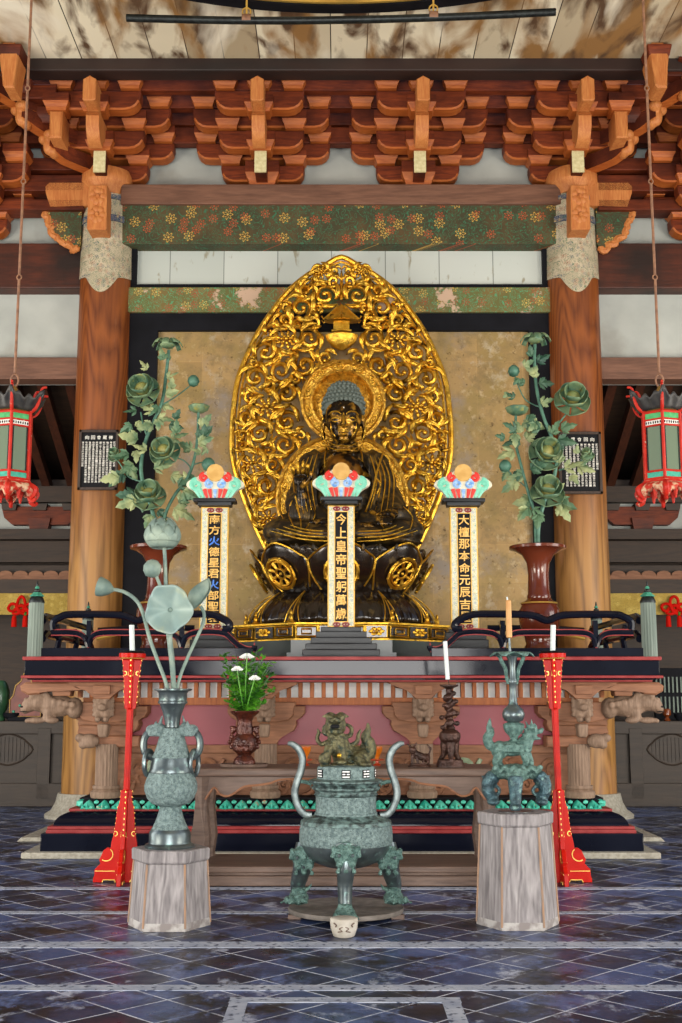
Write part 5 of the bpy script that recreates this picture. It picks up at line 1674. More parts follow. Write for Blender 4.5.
for k in range(6):
    fold([(272 + k * 6, 528 - k * .6, .64), (300 + k * 3, 536 - k * .8, .80), (335, 538 - k * 1.0, .90), (352, 540 - k, .90)], .018)
    fold([(417 - k * 6, 528 - k * .6, .64), (392 - k * 3, 536 - k * .8, .80), (358, 536 - k * 1.0, .90)], .018)
for k in range(5):
    fold([(292 + k * 4.5, 500, .56 - k * .01), (291 + k * 4.6, 515, .58), (294 + k * 3.5, 531, .55)], .018)
    fold([(396 + k * 4.2, 505, .50), (398 + k * 4.4, 520, .56), (402 + k * 3, 533, .55)], .018)
for k in range(7):
    fold([(290 + k * 18, 546 - abs(3 - k) * .5, .85), (300 + k * 16, 550, .88), (296 + k * 17, 543, .90)], .02)
rb.fuse(.016, 2)
# open the neckline: push the robe back where the chest shows
robe = rb.build('robe', M['statue'], BU, 60)
# robe edge: collar bands from the shoulders to the waist
snap = snapper([robe])
cb = MB()
for s in (-1, 1):
    P = smoothpts([b3(344 + s * 17, 448, .12), b3(344 + s * 19, 462, .29), b3(344 + s * 14, 482, .35), b3(344 + s * 5, 500, .40)], 6)
    cb.tube([snap(p) for p in P], .014, 8, flat=.8)
cb.tube(smoothpts([b3(384, 452, .1), b3(378, 470, .31), b3(372, 495, .42), b3(366, 512, .50)], 6), .013, 6)
cb.tube(smoothpts([b3(376, 478, .36), b3(381, 484, .36), b3(377, 494, .40)], 4), .012, 6)
cb.build('robe_border', M['gold'], BU, 60)
# worn gilding left on the ridges of the folds
snap = snapper([robe])
def gild(pts, r=.011):
    P = [snap(p) for p in smoothpts([b3(*p) for p in pts], 6)]
    return MB().tube(P, [r * (.35 + .65 * sin(pi * k / (len(P) - 1))) for k in range(len(P))], 5)
GL = []
for k in range(5):
    GL.append([(318 - k * 4.5, 453 + k * 2.2, .20 - k * .015), (312 - k * 4.6, 480, .335 - k * .03), (316 - k * 3.8, 510 + k * 2, .40)])
    GL.append([(370 + k * 4.6, 453 + k * 2.4, .20 - k * .015), (377 + k * 4.4, 480, .335 - k * .03), (371 + k * 5.2, 508 + k * 2, .40)])
for k in range(4):
    GL.append([(332 + k * 2, 504 + k * 5, .50 + k * .04), (345, 511 + k * 6, .56 + k * .05), (360 - k * 2, 504 + k * 5, .50 + k * .04)])
    GL.append([(270 + k * 7, 530 - k * 1.5, .68), (300 + k * 3, 538 - k * 2.6, .86), (334, 540 - k * 3, .95)])
    GL.append([(418 - k * 7, 530 - k * 1.5, .68), (392 - k * 3, 538 - k * 2.6, .86), (358, 540 - k * 3, .95)])
GL += [[(293, 499, .60), (289, 513, .62), (297, 533, .62)], [(310, 499, .60), (315, 513, .62), (306, 533, .62)], [(296, 503, .66), (301, 520, .66), (302, 532, .64)],
       [(385, 508, .62), (379, 517, .70), (384, 529, .72)], [(404, 506, .56), (413, 517, .58), (410, 531, .60)], [(284, 490, .26), (279, 506, .36), (284, 520, .45)], [(404, 488, .26), (410, 500, .36), (408, 512, .5)]]
for p in GL: gild(p).build('gilded_fold', M['gold'], robe)
ch = MB().ell(b3(344, 474, .18), (.24, .2, .26), sub=3); ch.build('chest', M['chest'], body, 60)
# face highlights modelled as gold lines where light would catch
snapf = snapper([body], .004)
def fline(name, pts, r):
    P = [snapf(p) for p in smoothpts([b3(*p) for p in pts], 6)]
    MB().tube(P, [r * (.4 + .6 * sin(pi * k / (len(P) - 1))) for k in range(len(P))], 7).build(name, M['gold'], body)
for s_ in (-1, 1):
    fline('eyebrow', [(344 + s_ * 2.5, 413.5, .425), (344 + s_ * 7, 410.8, .425), (344 + s_ * 12, 411.6, .40), (344 + s_ * 15, 414.5, .35)], .011)
    fline('eyelid', [(344 + s_ * 3.5, 419, .415), (344 + s_ * 8, 417.2, .425), (344 + s_ * 12.5, 418.6, .395)], .012)
    fline('eyelid', [(344 + s_ * 4.0, 420.4, .41), (344 + s_ * 8.5, 420.9, .415), (344 + s_ * 12.5, 419.4, .39)], .008)
    fline('cheek_highlight', [(344 + s_ * 13, 423, .37), (344 + s_ * 12, 430, .37), (344 + s_ * 8, 436, .385)], .010)
    fline('nostril', [(344 + s_ * 1.4, 425.8, .455), (344 + s_ * 4.0, 426.2, .435), (344 + s_ * 4.4, 424.6, .425)], .010)
    fline('ear_rim', [(344 + s_ * 20.2, 417, .17), (344 + s_ * 22, 424, .17), (344 + s_ * 21, 434, .19), (344 + s_ * 19, 440, .19)], .014)
for f_ in FING: MB().tube([p + Vector((0, -.012, 0)) for p in smoothpts(f_, 5)], [.016, .021, .022, .022, .019, .019, .020, .021, .019, .016, .010], 8).build('gilded_finger', M['gold'], body)
fline('nose_ridge', [(344, 412.5, .42), (344, 419, .45), (344, 425, .485)], .017)
fline('upper_lip', [(338.8, 431.4, .40), (341.8, 430.2, .43), (344, 430.8, .435), (346.2, 430.2, .43), (349.2, 431.4, .40)], .011)
fline('lower_lip', [(340.5, 432.8, .415), (344, 434.0, .43), (347.5, 432.8, .415)], .013)
fline('chin_highlight', [(340, 438.5, .39), (344, 439.4, .395), (348, 438.5, .39)], .012)
for py, w_ in ((445, 13), (449.2, 14.2)): fline('neck_line', [(344 - w_, py - 2, .20), (344 - w_ * .5, py, .295), (344, py + .6, .31), (344 + w_ * .5, py, .295), (344 + w_, py - 2, .20)], .010)
# hair: rows of snail curls over skull and crown
hr = MB()
sk = b3(344, 407, .12)
hr.ell(sk, (.245, .25, .235), sub=3)
us = b3(344, 394, .10)
hr.ell(us, (.185, .17, .135), sub=3)
for (cen, R3, th0, th1, rows) in ((sk, (.25, .255, .24), -.32, 1.15, 7), (us, (.19, .175, .14), .0, 1.5, 5)):
    for j in range(rows):
        th = th0 + (th1 - th0) * j / (rows - 1)
        n = max(5, int(2 * pi * cos(th) * R3[0] / .05))
        for i in range(n):
            a = 2 * pi * (i + .5 * (j % 2)) / n
            d = Vector((cos(a) * cos(th) * R3[0], sin(a) * cos(th) * R3[1], sin(th) * R3[2]))
            if cen is sk and th < .16 and -sin(a) > .25: continue
            hr.ell(cen + d, .027, sub=1)
hro = hr.build('hair_curls', M['hair'], BU, 60)
MB().ell(b3(344.5, 397, .29), (.03, .02, .025), sub=2).build('crown_jewel', M['panel_red'], hro)
MB().ell(b3(344.3, 407.5, .40), .011, sub=1).build('forehead_jewel', M['mum'], body)

# ------------------------------------------------------------------ three memorial tablets with painted cloud crowns
def tablet(cx, Y, py_t, py_b, hw, chars, blue, label, base):
    X = at(cx, 570, Y)[0]
    k = sc(565, Y)
    def z(py): return at(cx, py, Y)[1]
    zb_ = z(base[-1][1]) if base else DECK
    r = empty('memorial_tablet', (X, Y, DECK), label, 'tablet', 'tall inscribed tablets before the statue')
    W = hw / k
    zt_, zl = z(py_t), z(py_b)
    MB().box((X, Y + .03, (zt_ + zl) / 2), (2 * W, .08, zt_ - zl), bevel=.006).build('frame', M['tablet_border'], r)
    MB().box((X, Y - .012, (zt_ + zl) / 2), (2 * W * .90, .015, (zt_ - zl) * .975)).build('painted_border', M['tablet_frame'], r)
    pw = W * .44
    p0, p1 = z(py_t + 7), z(py_b - 6)
    MB().box((X, Y - .02, (p0 + p1) / 2), (2 * pw + .02, .014, p0 - p1 + .02)).build('gold_fillet', M['tablet_border'], r)
    pn = MB().box((X, Y - .026, (p0 + p1) / 2), (2 * pw, .012, p0 - p1)).build('black_panel', M['board_black'], r)
    n = len(chars); st_ = (p0 - p1) / (n + .1)
    g, bl = MB(), MB()
    for i, c in enumerate(chars):
        text_verts(bl if i in blue else g, c, X, p0 - st_ * (i + .55), .1, Y - .033, .004, fit=(pw * 1.75, st_ * .84))
    g.build('gold_lettering', M['glyph_gold'], pn, 0)
    if blue: bl.build('blue_lettering', M['glyph_blue'], pn, 0)
    else: bl.bm.free()
    for s, zc in ((1, z(py_t + 3.4)), (-1, z(py_b - 3))):
        q = MB()
        for dx in (-.045, .045):
            q.tube([(X + dx + .032 * cos(a), Y - .022, zc + .018 * sin(a)) for a in [j * pi / 4 for j in range(8)]], .010, 5, closed=True)
            q.ell((X + dx, Y - .024, zc), (.012, .01, .01), sub=1)
        q.build('red_scroll', M['knot_dark'], r)
    # ledge
    z0, z1, z2_ = z(py_t - .5), z(py_t - 4), z(py_t - 7.5)
    MB().box((X, Y + .01, (z0 + z1) / 2), (2 * W + .06, .16, z1 - z0), bevel=.005).box((X, Y + .01, (z1 + z2_) / 2), (2 * W + .15, .22, z2_ - z1), bevel=.008).build('ledge', M['grey_ledge'], r)
    # cloud crown: fan with scalloped edge
    zb2, ztp = z2_, z(py_t - 37)
    H = ztp - zb2; Wc = 28.5 / k
    fan = [(-.55, 0), (-.66, .18), (-.80, .30), (-1, .42), (-1.0, .56), (-.86, .66), (-.66, .74), (-.44, .86), (-.28, .96), (0, 1.0)]
    fan = [(X + a * Wc, zb2 + b * H) for a, b in fan]; fan += [(2 * X - a, b) for a, b in fan[:-1][::-1]]
    cr_ = MB().prism([(p.x, p.z) for p in smoothpts([(a, 0, b) for a, b in fan], 3)], Y - .03, Y + .05, bevel=.006).build('cloud_crown', M['cloud_white'], r)
    def spiral(name, mat, items):
        q = MB()
        for (a, b, rr_, sgn, w) in items:
            P = []
            for j in range(16):
                t = j / 15; an = pi / 2 + sgn * (2.6 * pi * t)
                P.append((X + a * Wc + rr_ * Wc * (1 - .8 * t) * cos(an), Y - .04, zb2 + b * H + rr_ * Wc * (1 - .8 * t) * sin(an)))
            q.tube(P, [w * (1 - .3 * j / 15) for j in range(16)], 6, flat=.7, up=(0, 1, 0))
        q.build(name, mat, cr_)
    for e_ in (-1, 1):
        spiral('green_curl', M['cloud_green'], [(e_ * .66, .47, .21, -e_, .028)])
        spiral('red_curl', M['cloud_red'], [(e_ * .40, .72, .15, -e_, .022)])
        spiral('blue_curl', M['cloud_blue'], [(e_ * .20, .50, .15, -e_, .021)])
    ry = {'cloud_red': MB(), 'cloud_green': MB(), 'cloud_blue': MB()}
    for j, (a0_, a1_, m_) in enumerate(((-.52, -.70, 'cloud_green'), (-.40, -.54, 'cloud_green'), (-.27, -.38, 'cloud_red'), (-.14, -.2, 'cloud_red'), (0, 0, 'cloud_blue'), (.14, .2, 'cloud_red'), (.27, .38, 'cloud_red'), (.40, .54, 'cloud_green'), (.52, .70, 'cloud_green'))):
        ry[m_].tube([(X + a0_ * Wc, Y - .038, zb2 + .03 * H), (X + a1_ * Wc, Y - .038, zb2 + .33 * H)], [.012, .026], 6, flat=.5, up=(0, 1, 0))
    for m_, q in ry.items(): q.build('ray', M[m_], cr_)
    d = MB(); c = Vector((X, Y - .05, z(py_t - 33.5))); R_ = 8.8 / k
    n = 36
    a_ = [d.bm.verts.new(c + Vector((R_ * cos(2 * pi * i / n), 0, R_ * sin(2 * pi * i / n)))) for i in range(n)]
    b_ = [d.bm.verts.new(v.co + Vector((0, .06, 0))) for v in a_]
    d.bm.faces.new(a_); d.bm.faces.new(b_[::-1])
    for i in range(n): d.bm.faces.new((a_[i], a_[(i + 1) % n], b_[(i + 1) % n], b_[i]))
    d.build('sun_disc', M['sun_gold'], cr_)
    # stepped base
    lv = [(z(py_b), W + .03)] + [(z(p), w / k) for w, p in base]
    for (za_, wa), (zb3, wb) in zip(lv, lv[1:]):
        MB().box((X, Y + .02, (za_ + zb3) / 2), (2 * wb, .12 + wb * .5, za_ - zb3 + .002), bevel=.008).build('base_step', M['grey_ledge'], r)
    if base and lv[-1][0] > DECK + .02:
        MB().box((X, Y + .02, (lv[-1][0] + DECK) / 2), (2 * lv[-1][1], .2 + lv[-1][1] * .5, lv[-1][0] - DECK)).build('base_foot', M['grey_ledge'], r)
M['knot_dark'] = pmat('dark red scroll', '#7e1f22', rough=.5)
tablet(341.7, 11.75, 505.5, 627.5, 13.6, '今上皇帝聖躬萬歳', (), 'central tablet reading in gold characters before the statue, on a broad stepped grey base', [(20, 632), (25, 638), (30, 644), (35, 650), (38, 656)])
tablet(214.6, 12.1, 507, 629.5, 14.0, '南方火德星君火部聖衆', (2, 6), 'left tablet with two blue characters among the gold ones', [(17, 633), (20, 640), (22, 648)])
tablet(464.8, 12.1, 507, 629.5, 14.0, '大檀那本命元辰吉星', (), 'right tablet with gold characters only, behind the curled end of the railing', [(17, 633), (20, 640), (22, 648)])
# ================================================================== vessels, lanterns, plaques, flowers
class PL2:
    """pixel readings of one thing standing Y metres away"""
    def __init__(s, cx, Y, ref):
        s.cx, s.Y, s.ref = cx, Y, ref
        s.X = at(cx, ref, Y)[0]; s.k = sc(ref, Y)
    def z(s, py): return at(s.cx, py, s.Y)[1]
    def p(s, px, py, dy=0.0):
        if abs(dy) > .15:
            x, z = at(px, py, s.Y - dy)
            return Vector((x, s.Y - dy, z))
        return Vector((s.X + (px - s.cx) / s.k, s.Y - dy, s.z(py)))
    def prof(s, lst, base):
        zb = s.z(base)
        return [(hw / s.k, s.z(py) - zb) for hw, py in lst]

def hexpedestal(cx, py_t, py_b, rt, rb, lab):
    Y = floorY(py_b) + .235
    q = PL2(cx, Y - .23, 890)
    X = at(cx, 890, Y)[0]
    r = empty('hexagonal_pedestal', (X, Y, 0), lab, 'pedestal', 'hexagonal wooden pedestals')
    zt = q.z(py_t); zl = zt - .085
    R1, R0 = rt / q.k, rb / q.k
    a0 = 0.0
    MB().lathe((X, Y, 0), [(R0 * 1.0, 0), (R0 * .995, .02), (R1 * .955, zl)], 6, a0=a0).build('body', M['pedestal'], r, 20, bevel=.006)
    MB().lathe((X, Y, zl), [(R1 * .97, 0), (R1 * 1.02, .012), (R1 * 1.03, zt - zl - .012), (R1 * 1.0, zt - zl)], 6, a0=a0).build('top_slab', M['pedestal'], r, 20, bevel=.004)
    mb = MB()
    for i in range(6):
        a = i * pi / 3 + a0
        if sin(a) > .1: continue
        MB().tube([(X + R0 * cos(a), Y + R0 * sin(a), .02), (X + R1 * .96 * cos(a), Y + R1 * .96 * sin(a), zl)], .008, 6).build('edge_bead', M['pedestal_edge'], r)
    rr = MB().lathe((X, Y, 0.001), [(R0 * 1.004, 0), (R0 * 1.004, .035), (R0 * .99, .05)], 6, a0=a0)
    rr.build('worn_foot', M['worn_foot'], r, 20)
    return X, Y, zt
M['pedestal_edge'] = pmat('tan worn edge', '#9c7a5f', '#86705f', scale=9, rough=.7)
M['worn_foot'] = pmat('whitened foot edge', '#a8a5a2', '#7d7674', scale=14, rough=.8, lo=.4, hi=.6)
PLX, PLY, PLZ = hexpedestal(170.5, 851.5, 932, 39.5, 42, 'shorter hexagonal wooden pedestal carrying the big bronze vase on the left')
PRX, PRY, PRZ = hexpedestal(517.5, 814.5, 931, 38.5, 42, 'taller hexagonal wooden pedestal carrying the bronze candlestick on the right')

# ---- big bronze vase, left
q = PL2(172, PLY, 760)
off = PLZ - q.z(846)
V1 = empty('bronze_vase', (q.X, PLY, PLZ), 'tall grey green bronze vase with ring handles on the shorter hexagonal pedestal', 'vase')
def vz(lst, base=846): return [(a, b + 0) for a, b in q.prof(lst, base)]
foot = [(24.5, 846), (25, 844.5), (24, 843), (21, 841.5), (20.5, 839.5), (20.5, 831.5), (19.5, 829.5), (18.5, 827.5)]
MB().lathe((q.X, PLY, PLZ), vz(foot), 40).build('foot', M['bronze_dark'], V1)
b0 = q.z(827.8) - q.z(846)
MB().lathe((q.X, PLY, PLZ), vz([(18.3, 827.8), (15, 821), (12.8, 815), (11, 808), (10.5, 805.5), (13, 804), (19, 802), (20, 801), (23.5, 796.5), (26.2, 789), (26.3, 784), (24.5, 778), (22, 771.5)]), 40).build('lower_body', M['bronze_relief'], V1)
MB().lathe((q.X, PLY, PLZ), vz([(22, 771.5), (22.3, 770.5), (21, 767), (20.2, 762), (19, 756.5)]), 40).build('smooth_band', M['bronze_dark'], V1)
MB().lathe((q.X, PLY, PLZ), vz([(19, 756.5), (19.4, 755.5), (18, 753), (15.5, 746), (13.3, 738), (11, 730), (9.5, 727)]), 40).build('shoulder', M['bronze_relief'], V1)
MB().lathe((q.X, PLY, PLZ), vz([(9.5, 727), (7.4, 726), (7.6, 720), (9.5, 712), (13, 703), (14.6, 702.5), (14.8, 700.5), (14, 699.5), (14.4, 692), (16, 690), (19, 689.3), (19.2, 687.8), (17.5, 687.6), (13, 690), (10, 702), (6.5, 716)]), 40).build('neck', M['bronze_dark'], V1)
for s in (-1, 1):
    hd = [(172 + s * 11, 733), (172 + s * 17, 730.5), (172 + s * 23, 732), (172 + s * 27.3, 738), (172 + s * 28.3, 746), (172 + s * 26.5, 752.5), (172 + s * 22, 756.5), (172 + s * 18, 757)]
    o = MB().tube(smoothpts([q.p(a, b) for a, b in hd], 5), .024, 8).build('loop_handle', M['bronze_dark'], V1)
    dm = MB()
    dm.ell(q.p(172 + s * 14, 730), (.07, .05, .045)).ell(q.p(172 + s * 19.5, 730), (.05, .045, .04)).ell(q.p(172 + s * 10.5, 731), (.05, .05, .04))
    dm.cap(q.p(172 + s * 13, 727), q.p(172 + s * 10.5, 716), .02, .007, 6)
    dm.cap(q.p(172 + s * 17, 727, .03), q.p(172 + s * 15.5, 721, .03), .016, .008, 6)
    dm.ell(q.p(172 + s * 17, 727.5, .03), .02, sub=1)
    for k in range(4): dm.ell(q.p(172 + s * (12 + k * 3), 734, .03), (.02, .03, .02), sub=1)
    dm.fuse(.009, 1).build('dragon_head', M['bronze_relief'], V1, 60)
    c = q.p(172 + s * 22.8, 763)
    MB().tube([c + Vector((.022 * cos(a) * 1.0, .05 * cos(a), .083 * sin(a))) for a in [k * pi / 12 for k in range(24)]], .017, 8, closed=True).build('hanging_ring', M['bronze_dark'], V1)

# ---- bronze lotus stems in the vase
LG = 'bronze lotus stems in the big vase'
def stem_tube(name, pts, r, parent, mat='lotus'):
    r *= .66
    MB().tube(smoothpts(pts, 6), r, 8).build(name, M[mat], parent)
P = [q.p(173.5, 691), q.p(172.5, 670, .05), q.p(170, 650, .08), q.p(170, 636, .09), q.p(170, 618, .08)]
L1 = empty('bronze_lotus_leaf', P[0], 'broad round blue green bronze lotus leaf facing out of the big vase', 'lotus leaf', LG)
stem_tube('stem', P, .022, L1, 'lotus')
c = q.p(170, 609.5, .16)
lf = MB()
def leaf_fn(u, v):
    a = 2 * pi * u
    R_ = .155 * (1 + .045 * cos(5 * a + 1) + .035 * cos(3 * a + .6) + .02 * cos(9 * a))
    r_ = R_ * v
    return c + Vector((r_ * cos(a), -.05 * v ** 1.5 + .045 * (1 - v) + .02 * v * v * cos(5 * a), r_ * 1.07 * sin(a)))
lf.grid(leaf_fn, 60, 12, closed_u=True)
lfo = lf.build('leaf_blade', M['lotus_leaf'], L1, 60, solid=.008)
MB().ell(c + Vector((0, .035, 0)), (.018, .012, .018)).build('centre_knob', M['lotus'], lfo)
P = [q.p(167.5, 692), q.p(163, 678), q.p(155.5, 660), q.p(147, 638), q.p(139.5, 613), q.p(132, 600), q.p(120, 592), q.p(109, 589.5)]
L2 = empty('bronze_lotus_pod', P[0], 'bronze lotus seed pod nodding far out to the left on a curved stem', 'lotus pod', LG)
stem_tube('stem', P, .020, L2)
pd = MB()
A, B = q.p(109, 590), q.p(92.5, 586)
ax = (B - A).normalized(); upv = Vector((0, 1, 0)); w = ax.cross(upv)
prf = [(.0, .014), (.10, .025), (.28, .045), (.55, .060), (.85, .068), (.97, .066), (1.0, .055)]
L_ = (B - A).length
n = 28
rings = [[pd.bm.verts.new(A + ax * (t * L_) + (upv * cos(2 * pi * i / n) + w * sin(2 * pi * i / n)) * (r_ * (1 + .04 * cos(14 * 2 * pi * i / n) * t))) for i in range(n)] for t, r_ in prf]
for R1_, R2_ in zip(rings, rings[1:]):
    for i in range(n): pd.bm.faces.new((R1_[i], R1_[(i + 1) % n], R2_[(i + 1) % n], R2_[i]))
pd.bm.faces.new(rings[-1]); pd.bm.faces.new(rings[0][::-1])
pd.build('pod', M['lotus'], L2, 60)
P = [q.p(171.5, 692, -.03), q.p(169, 665, -.03), q.p(165, 635, -.03), q.p(161, 600, -.03), q.p(155, 583, -.02), q.p(151, 574, 0)]
L3 = empty('bronze_lotus_bud', P[0], 'small round closed bronze lotus bud left of the broad leaf', 'lotus bud', LG)
stem_tube('stem', P, .018, L3)
MB().lathe(q.p(148, 577.5), [(.015, 0), (.045, .012), (.063, .05), (.060, .085), (.035, .118), (0, .13)], 24, wav=lambda a, z: 1 + .02 * cos(4 * a)).build('bud', M['lotus'], L3, 60)
P = [q.p(172, 692, -.05), q.p(170, 660, -.06), q.p(164, 620, -.06), q.p(161.5, 590, -.05), q.p(160, 560, -.04), q.p(159, 546, -.03)]
L4 = empty('bronze_lotus_flower', P[0], 'half open bronze lotus flower standing highest over the big vase', 'lotus flower', LG)
stem_tube('stem', P, .020, L4)
c = q.p(157, 547.5, -.03)
fl = MB()
MB().lathe(c, [(.02, 0), (.07, .02), (.115, .07), (.118, .12), (.095, .17), (.06, .185), (0, .185)], 32).build('cup', M['lotus'], L4, 60)
for ring, (n, r0, h0, h1, w_) in enumerate(((9, .122, .0, .10, .40), (9, .120, .04, .155, .38), (8, .098, .10, .215, .42))):
    for k in range(n):
        a = 2 * pi * (k + ring * .5) / n
        def pf(u, v, a=a, r0=r0, h0=h0, h1=h1, w_=w_, ring=ring):
            uu = (u - .5) * 2
            rr_ = r0 * (sin(pi * (.32 + .40 * v + (.18 * v if ring == 2 else 0))) ** .7 if ring else sin(pi * (.12 + .42 * v)) ** .6) + .006
            aa = a + uu * w_ * (1 - .9 * v ** 3)
            return c + Vector((rr_ * cos(aa), rr_ * sin(aa), h0 + (h1 - h0) * v))
        m_ = MB().grid(pf, 7, 8)
        m_.build('petal', M['lotus'], L4, 60, solid=.006)
P = [q.p(175.5, 692), q.p(179, 676), q.p(186, 658), q.p(194, 640), q.p(200.5, 625), q.p(202, 614), q.p(198, 606)]
L5 = empty('furled_lotus_leaf', P[0], 'small furled bronze lotus leaf to the right of the broad round leaf', 'lotus leaf', LG)
stem_tube('stem', P, .018, L5)
def ff(u, v):
    t = v
    ax_ = q.p(195, 606) * (1 - t) + q.p(198, 581) * t + Vector((.05 * sin(pi * t) * .3 + .02 * t * t, 0, 0))
    rr_ = .052 * sin(pi * (.10 + .80 * t)) + .006
    a = 2 * pi * u * .92
    return ax_ + Vector((rr_ * cos(a) * (1.1 + .4 * t) - .02 * sin(pi * t), rr_ * sin(a), .02 * cos(a)))
MB().grid(ff, 20, 12).build('leaf_blade', M['lotus'], L5, 60, solid=.006)

# ---- bronze candlestick with lion dog, right
q = PL2(515, PRY, 740)
C1 = empty('bronze_candlestick', (q.X, PRY, PRZ), 'green bronze lion dog candlestick with petal drip tray on the taller hexagonal pedestal', 'candlestick')
zoff = PRZ - q.z(806.5)
def cp(px, py, dy=0): return q.p(px, py, dy)
fm = MB()
fm.ell(cp(515, 770, .02), (.15, .12, .045)); fm.ell(cp(515, 776, .03), (.09, .11, .04))
for s_, hx_ in ((-1, 499), (1, 531)): fm.ell(cp(hx_, 772, .03), (.06, .06, .05)); fm.ell(cp(hx_ + s_ * 7, 776, .04), (.045, .05, .045))
fm.ell(cp(515, 774, .13), (.06, .05, .055))
for k in range(11): fm.ell(cp(493 + k * 4.4, 766.5 + (k % 2) * 3.5, .12), (.024, .024, .022), sub=1)
for k in range(7): fm.ell(cp(508 + k * 2.4, 775 + (k % 2) * 3, .17), (.017, .02, .017), sub=1)
fm.fuse(.0075, 1).build('three_legged_base', M['bronze_green'], C1, 60)
for (kx, ky, fx_, fy_, dyk, dyf) in ((488, 781, 491.5, 803, .05, .06), (541, 781, 539, 803, .05, .06), (516, 783, 516, 809.5, .17, .22)):
    lg = MB()
    s_ = -1 if fx_ < 500 else (1 if fx_ > 530 else 0)
    P = smoothpts([cp(kx - s_ * 5, ky - 6, dyk), cp(kx, ky, dyk + .01), cp(kx + s_ * 1.5, (ky + fy_) / 2 - 2, dyk + .02), cp(fx_, fy_ - 5, dyf), cp(fx_, fy_ - 2, dyf)], 5)
    lg.tube(P, lerp_list([.05, .052, .042, .036, .045], len(P)), 12)
    lg.ell(cp(fx_, fy_ - 2, dyf + .01), (.045, .055, .026))
    lg.ell(cp(kx + s_ * 3, ky + 3, dyk + .03), (.035, .035, .03)); lg.ell(cp(kx + s_ * 1, ky + 11, dyk + .03), (.034, .034, .03))
    if s_:
        lg.tube(smoothpts([cp(kx - s_ * 5, ky + 3, .05), cp(kx - s_ * 10, ky + 8, .05), cp(kx - s_ * 8, ky + 13, .05), cp(kx - s_ * 5, ky + 12, .05)], 4), .014, 6)
        lg.cap(cp(kx + s_ * 4, ky - 2, .05), cp(kx + s_ * 7, ky - 6, .05), .014, .006, 6)
    else:
        for e_ in (-1, 1): lg.ell(cp(fx_ + e_ * 3, ky + 2, .21), (.018, .02, .018), sub=1)
    lg.fuse(.0075, 1).build('leg', M['bronze_blue'], C1, 60)
MB().lathe((q.X, PRY, PRZ - .001), [(.12, 0), (.12, .004), (.0, .005)], 24).build('foot_plate', M['bronze_dark'], C1)
ld = MB()
ld.ell(cp(512, 748.5, .0), (.125, .06, .055)); ld.ell(cp(500, 750), (.062, .065, .065)); ld.ell(cp(524, 746), (.062, .062, .068))
for (hx_, kx, fx_, dy) in ((498, 494, 496, .05), (501, 500, 503, -.05), (524, 525, 522, .05), (528, 532, 532, -.05)):
    ld.cap(cp(hx_, 754, dy), cp(kx, 762, dy), .034, .022); ld.cap(cp(kx, 762, dy), cp(fx_, 767.5, dy), .021, .019); ld.ell(cp(fx_ + 2, 768.5, dy), (.032, .025, .013))
ld.cap(cp(526, 743), cp(530, 735), .05, .042)
ld.ell(cp(531.5, 732, .0), (.05, .048, .043)); ld.ell(cp(538, 731.5), (.042, .035, .018)); ld.ell(cp(536.5, 738.5), (.036, .032, .011)); ld.ell(cp(542.5, 729.5), (.015, .018, .014)); ld.ell(cp(532, 737), (.03, .035, .03))
for (a, b, c_, d) in ((529, 728, 526, 721), (532, 727, 532, 719), (527, 731, 522, 727), (526, 735, 521, 733), (526, 740, 520, 739), (536, 727, 535, 723)): ld.cap(cp(a, b, .02), cp(c_, d, .02), .014, .004, 6)
ld.ell(cp(534, 729.5, .045), .010, sub=1)
tl = smoothpts([cp(496, 748), cp(490, 745), cp(488, 738), cp(491, 733), cp(490, 727), cp(491, 718)], 5)
ld.tube(tl, lerp_list([.03, .034, .034, .030, .022, .004], len(tl)), 8)
ld.cap(cp(489, 740), cp(485, 735), .016, .004, 6); ld.cap(cp(490, 744), cp(485, 744), .015, .004, 6); ld.cap(cp(491, 733), cp(495, 728), .014, .004, 6)
for k in range(14): ld.ell(cp(499 + (k * 7) % 28, 744 + (k * 5) % 10, .052), (.016, .014, .016), sub=1)
ld.box(cp(513, 748, .0), (.13, .135, .055), bevel=.01)
ld.fuse(.0065, 0).build('lion_dog', M['bronze_green'], C1, 60)
def cprof(l, base=739.0): return q.prof(l, base)
xx = at(514, 720, PRY)[0]
bz = q.z(739)
MB().lathe((xx, PRY, bz), cprof([(6, 742), (3.5, 739), (4.5, 736), (8, 732.5), (9.8, 728), (10.3, 725), (9, 723.5), (5, 722)]), 32, wav=lambda a, z: 1 + .07 * abs(sin(4 * a))).build('lotus_cup', M['bronze_green'], C1)
MB().lathe((xx, PRY, bz), cprof([(5, 722.5), (9, 720.5), (11, 716.5), (11.2, 713.5), (9.5, 709), (5.5, 705.5), (4, 702), (4.4, 700), (3.6, 697), (3.6, 684), (4.2, 683), (4.4, 681), (3.6, 679), (3.3, 668), (4.5, 660), (6, 656)]), 32).build('shaft', M['bronze_dark'], C1)
def tray(u, v):
    a = 2 * pi * u
    R_ = .045 + .095 * v * (1 + .13 * cos(6 * a))
    return Vector((xx, PRY, q.z(655))) + Vector((R_ * cos(a), R_ * sin(a), .022 * v - .035 * max(0, v - .8) / .2 * (.6 + .4 * cos(6 * a))))
MB().grid(tray, 60, 9, closed_u=True).build('drip_tray', M['bronze_green'], C1, 60, solid=.008)
for s in (-1, 1):
    P = smoothpts([cp(514 + s * 12, 656.5), cp(514 + s * 10, 662), cp(514 + s * 6.5, 669), cp(514 + s * 5.5, 677), cp(514 + s * 3.6, 684)], 5)
    MB().tube(P, .014, 7).build('tray_support', M['bronze_green'], C1)
MB().tube([cp(512.5, 657), cp(512, 638)], [.01, .007], 7).build('spike', M['bronze_dark'], C1)
cd = empty('tan_candle', cp(512, 638.5), 'stubby tan candle on the spike of the lion dog candlestick', 'candle')
cb = cp(512, 638)
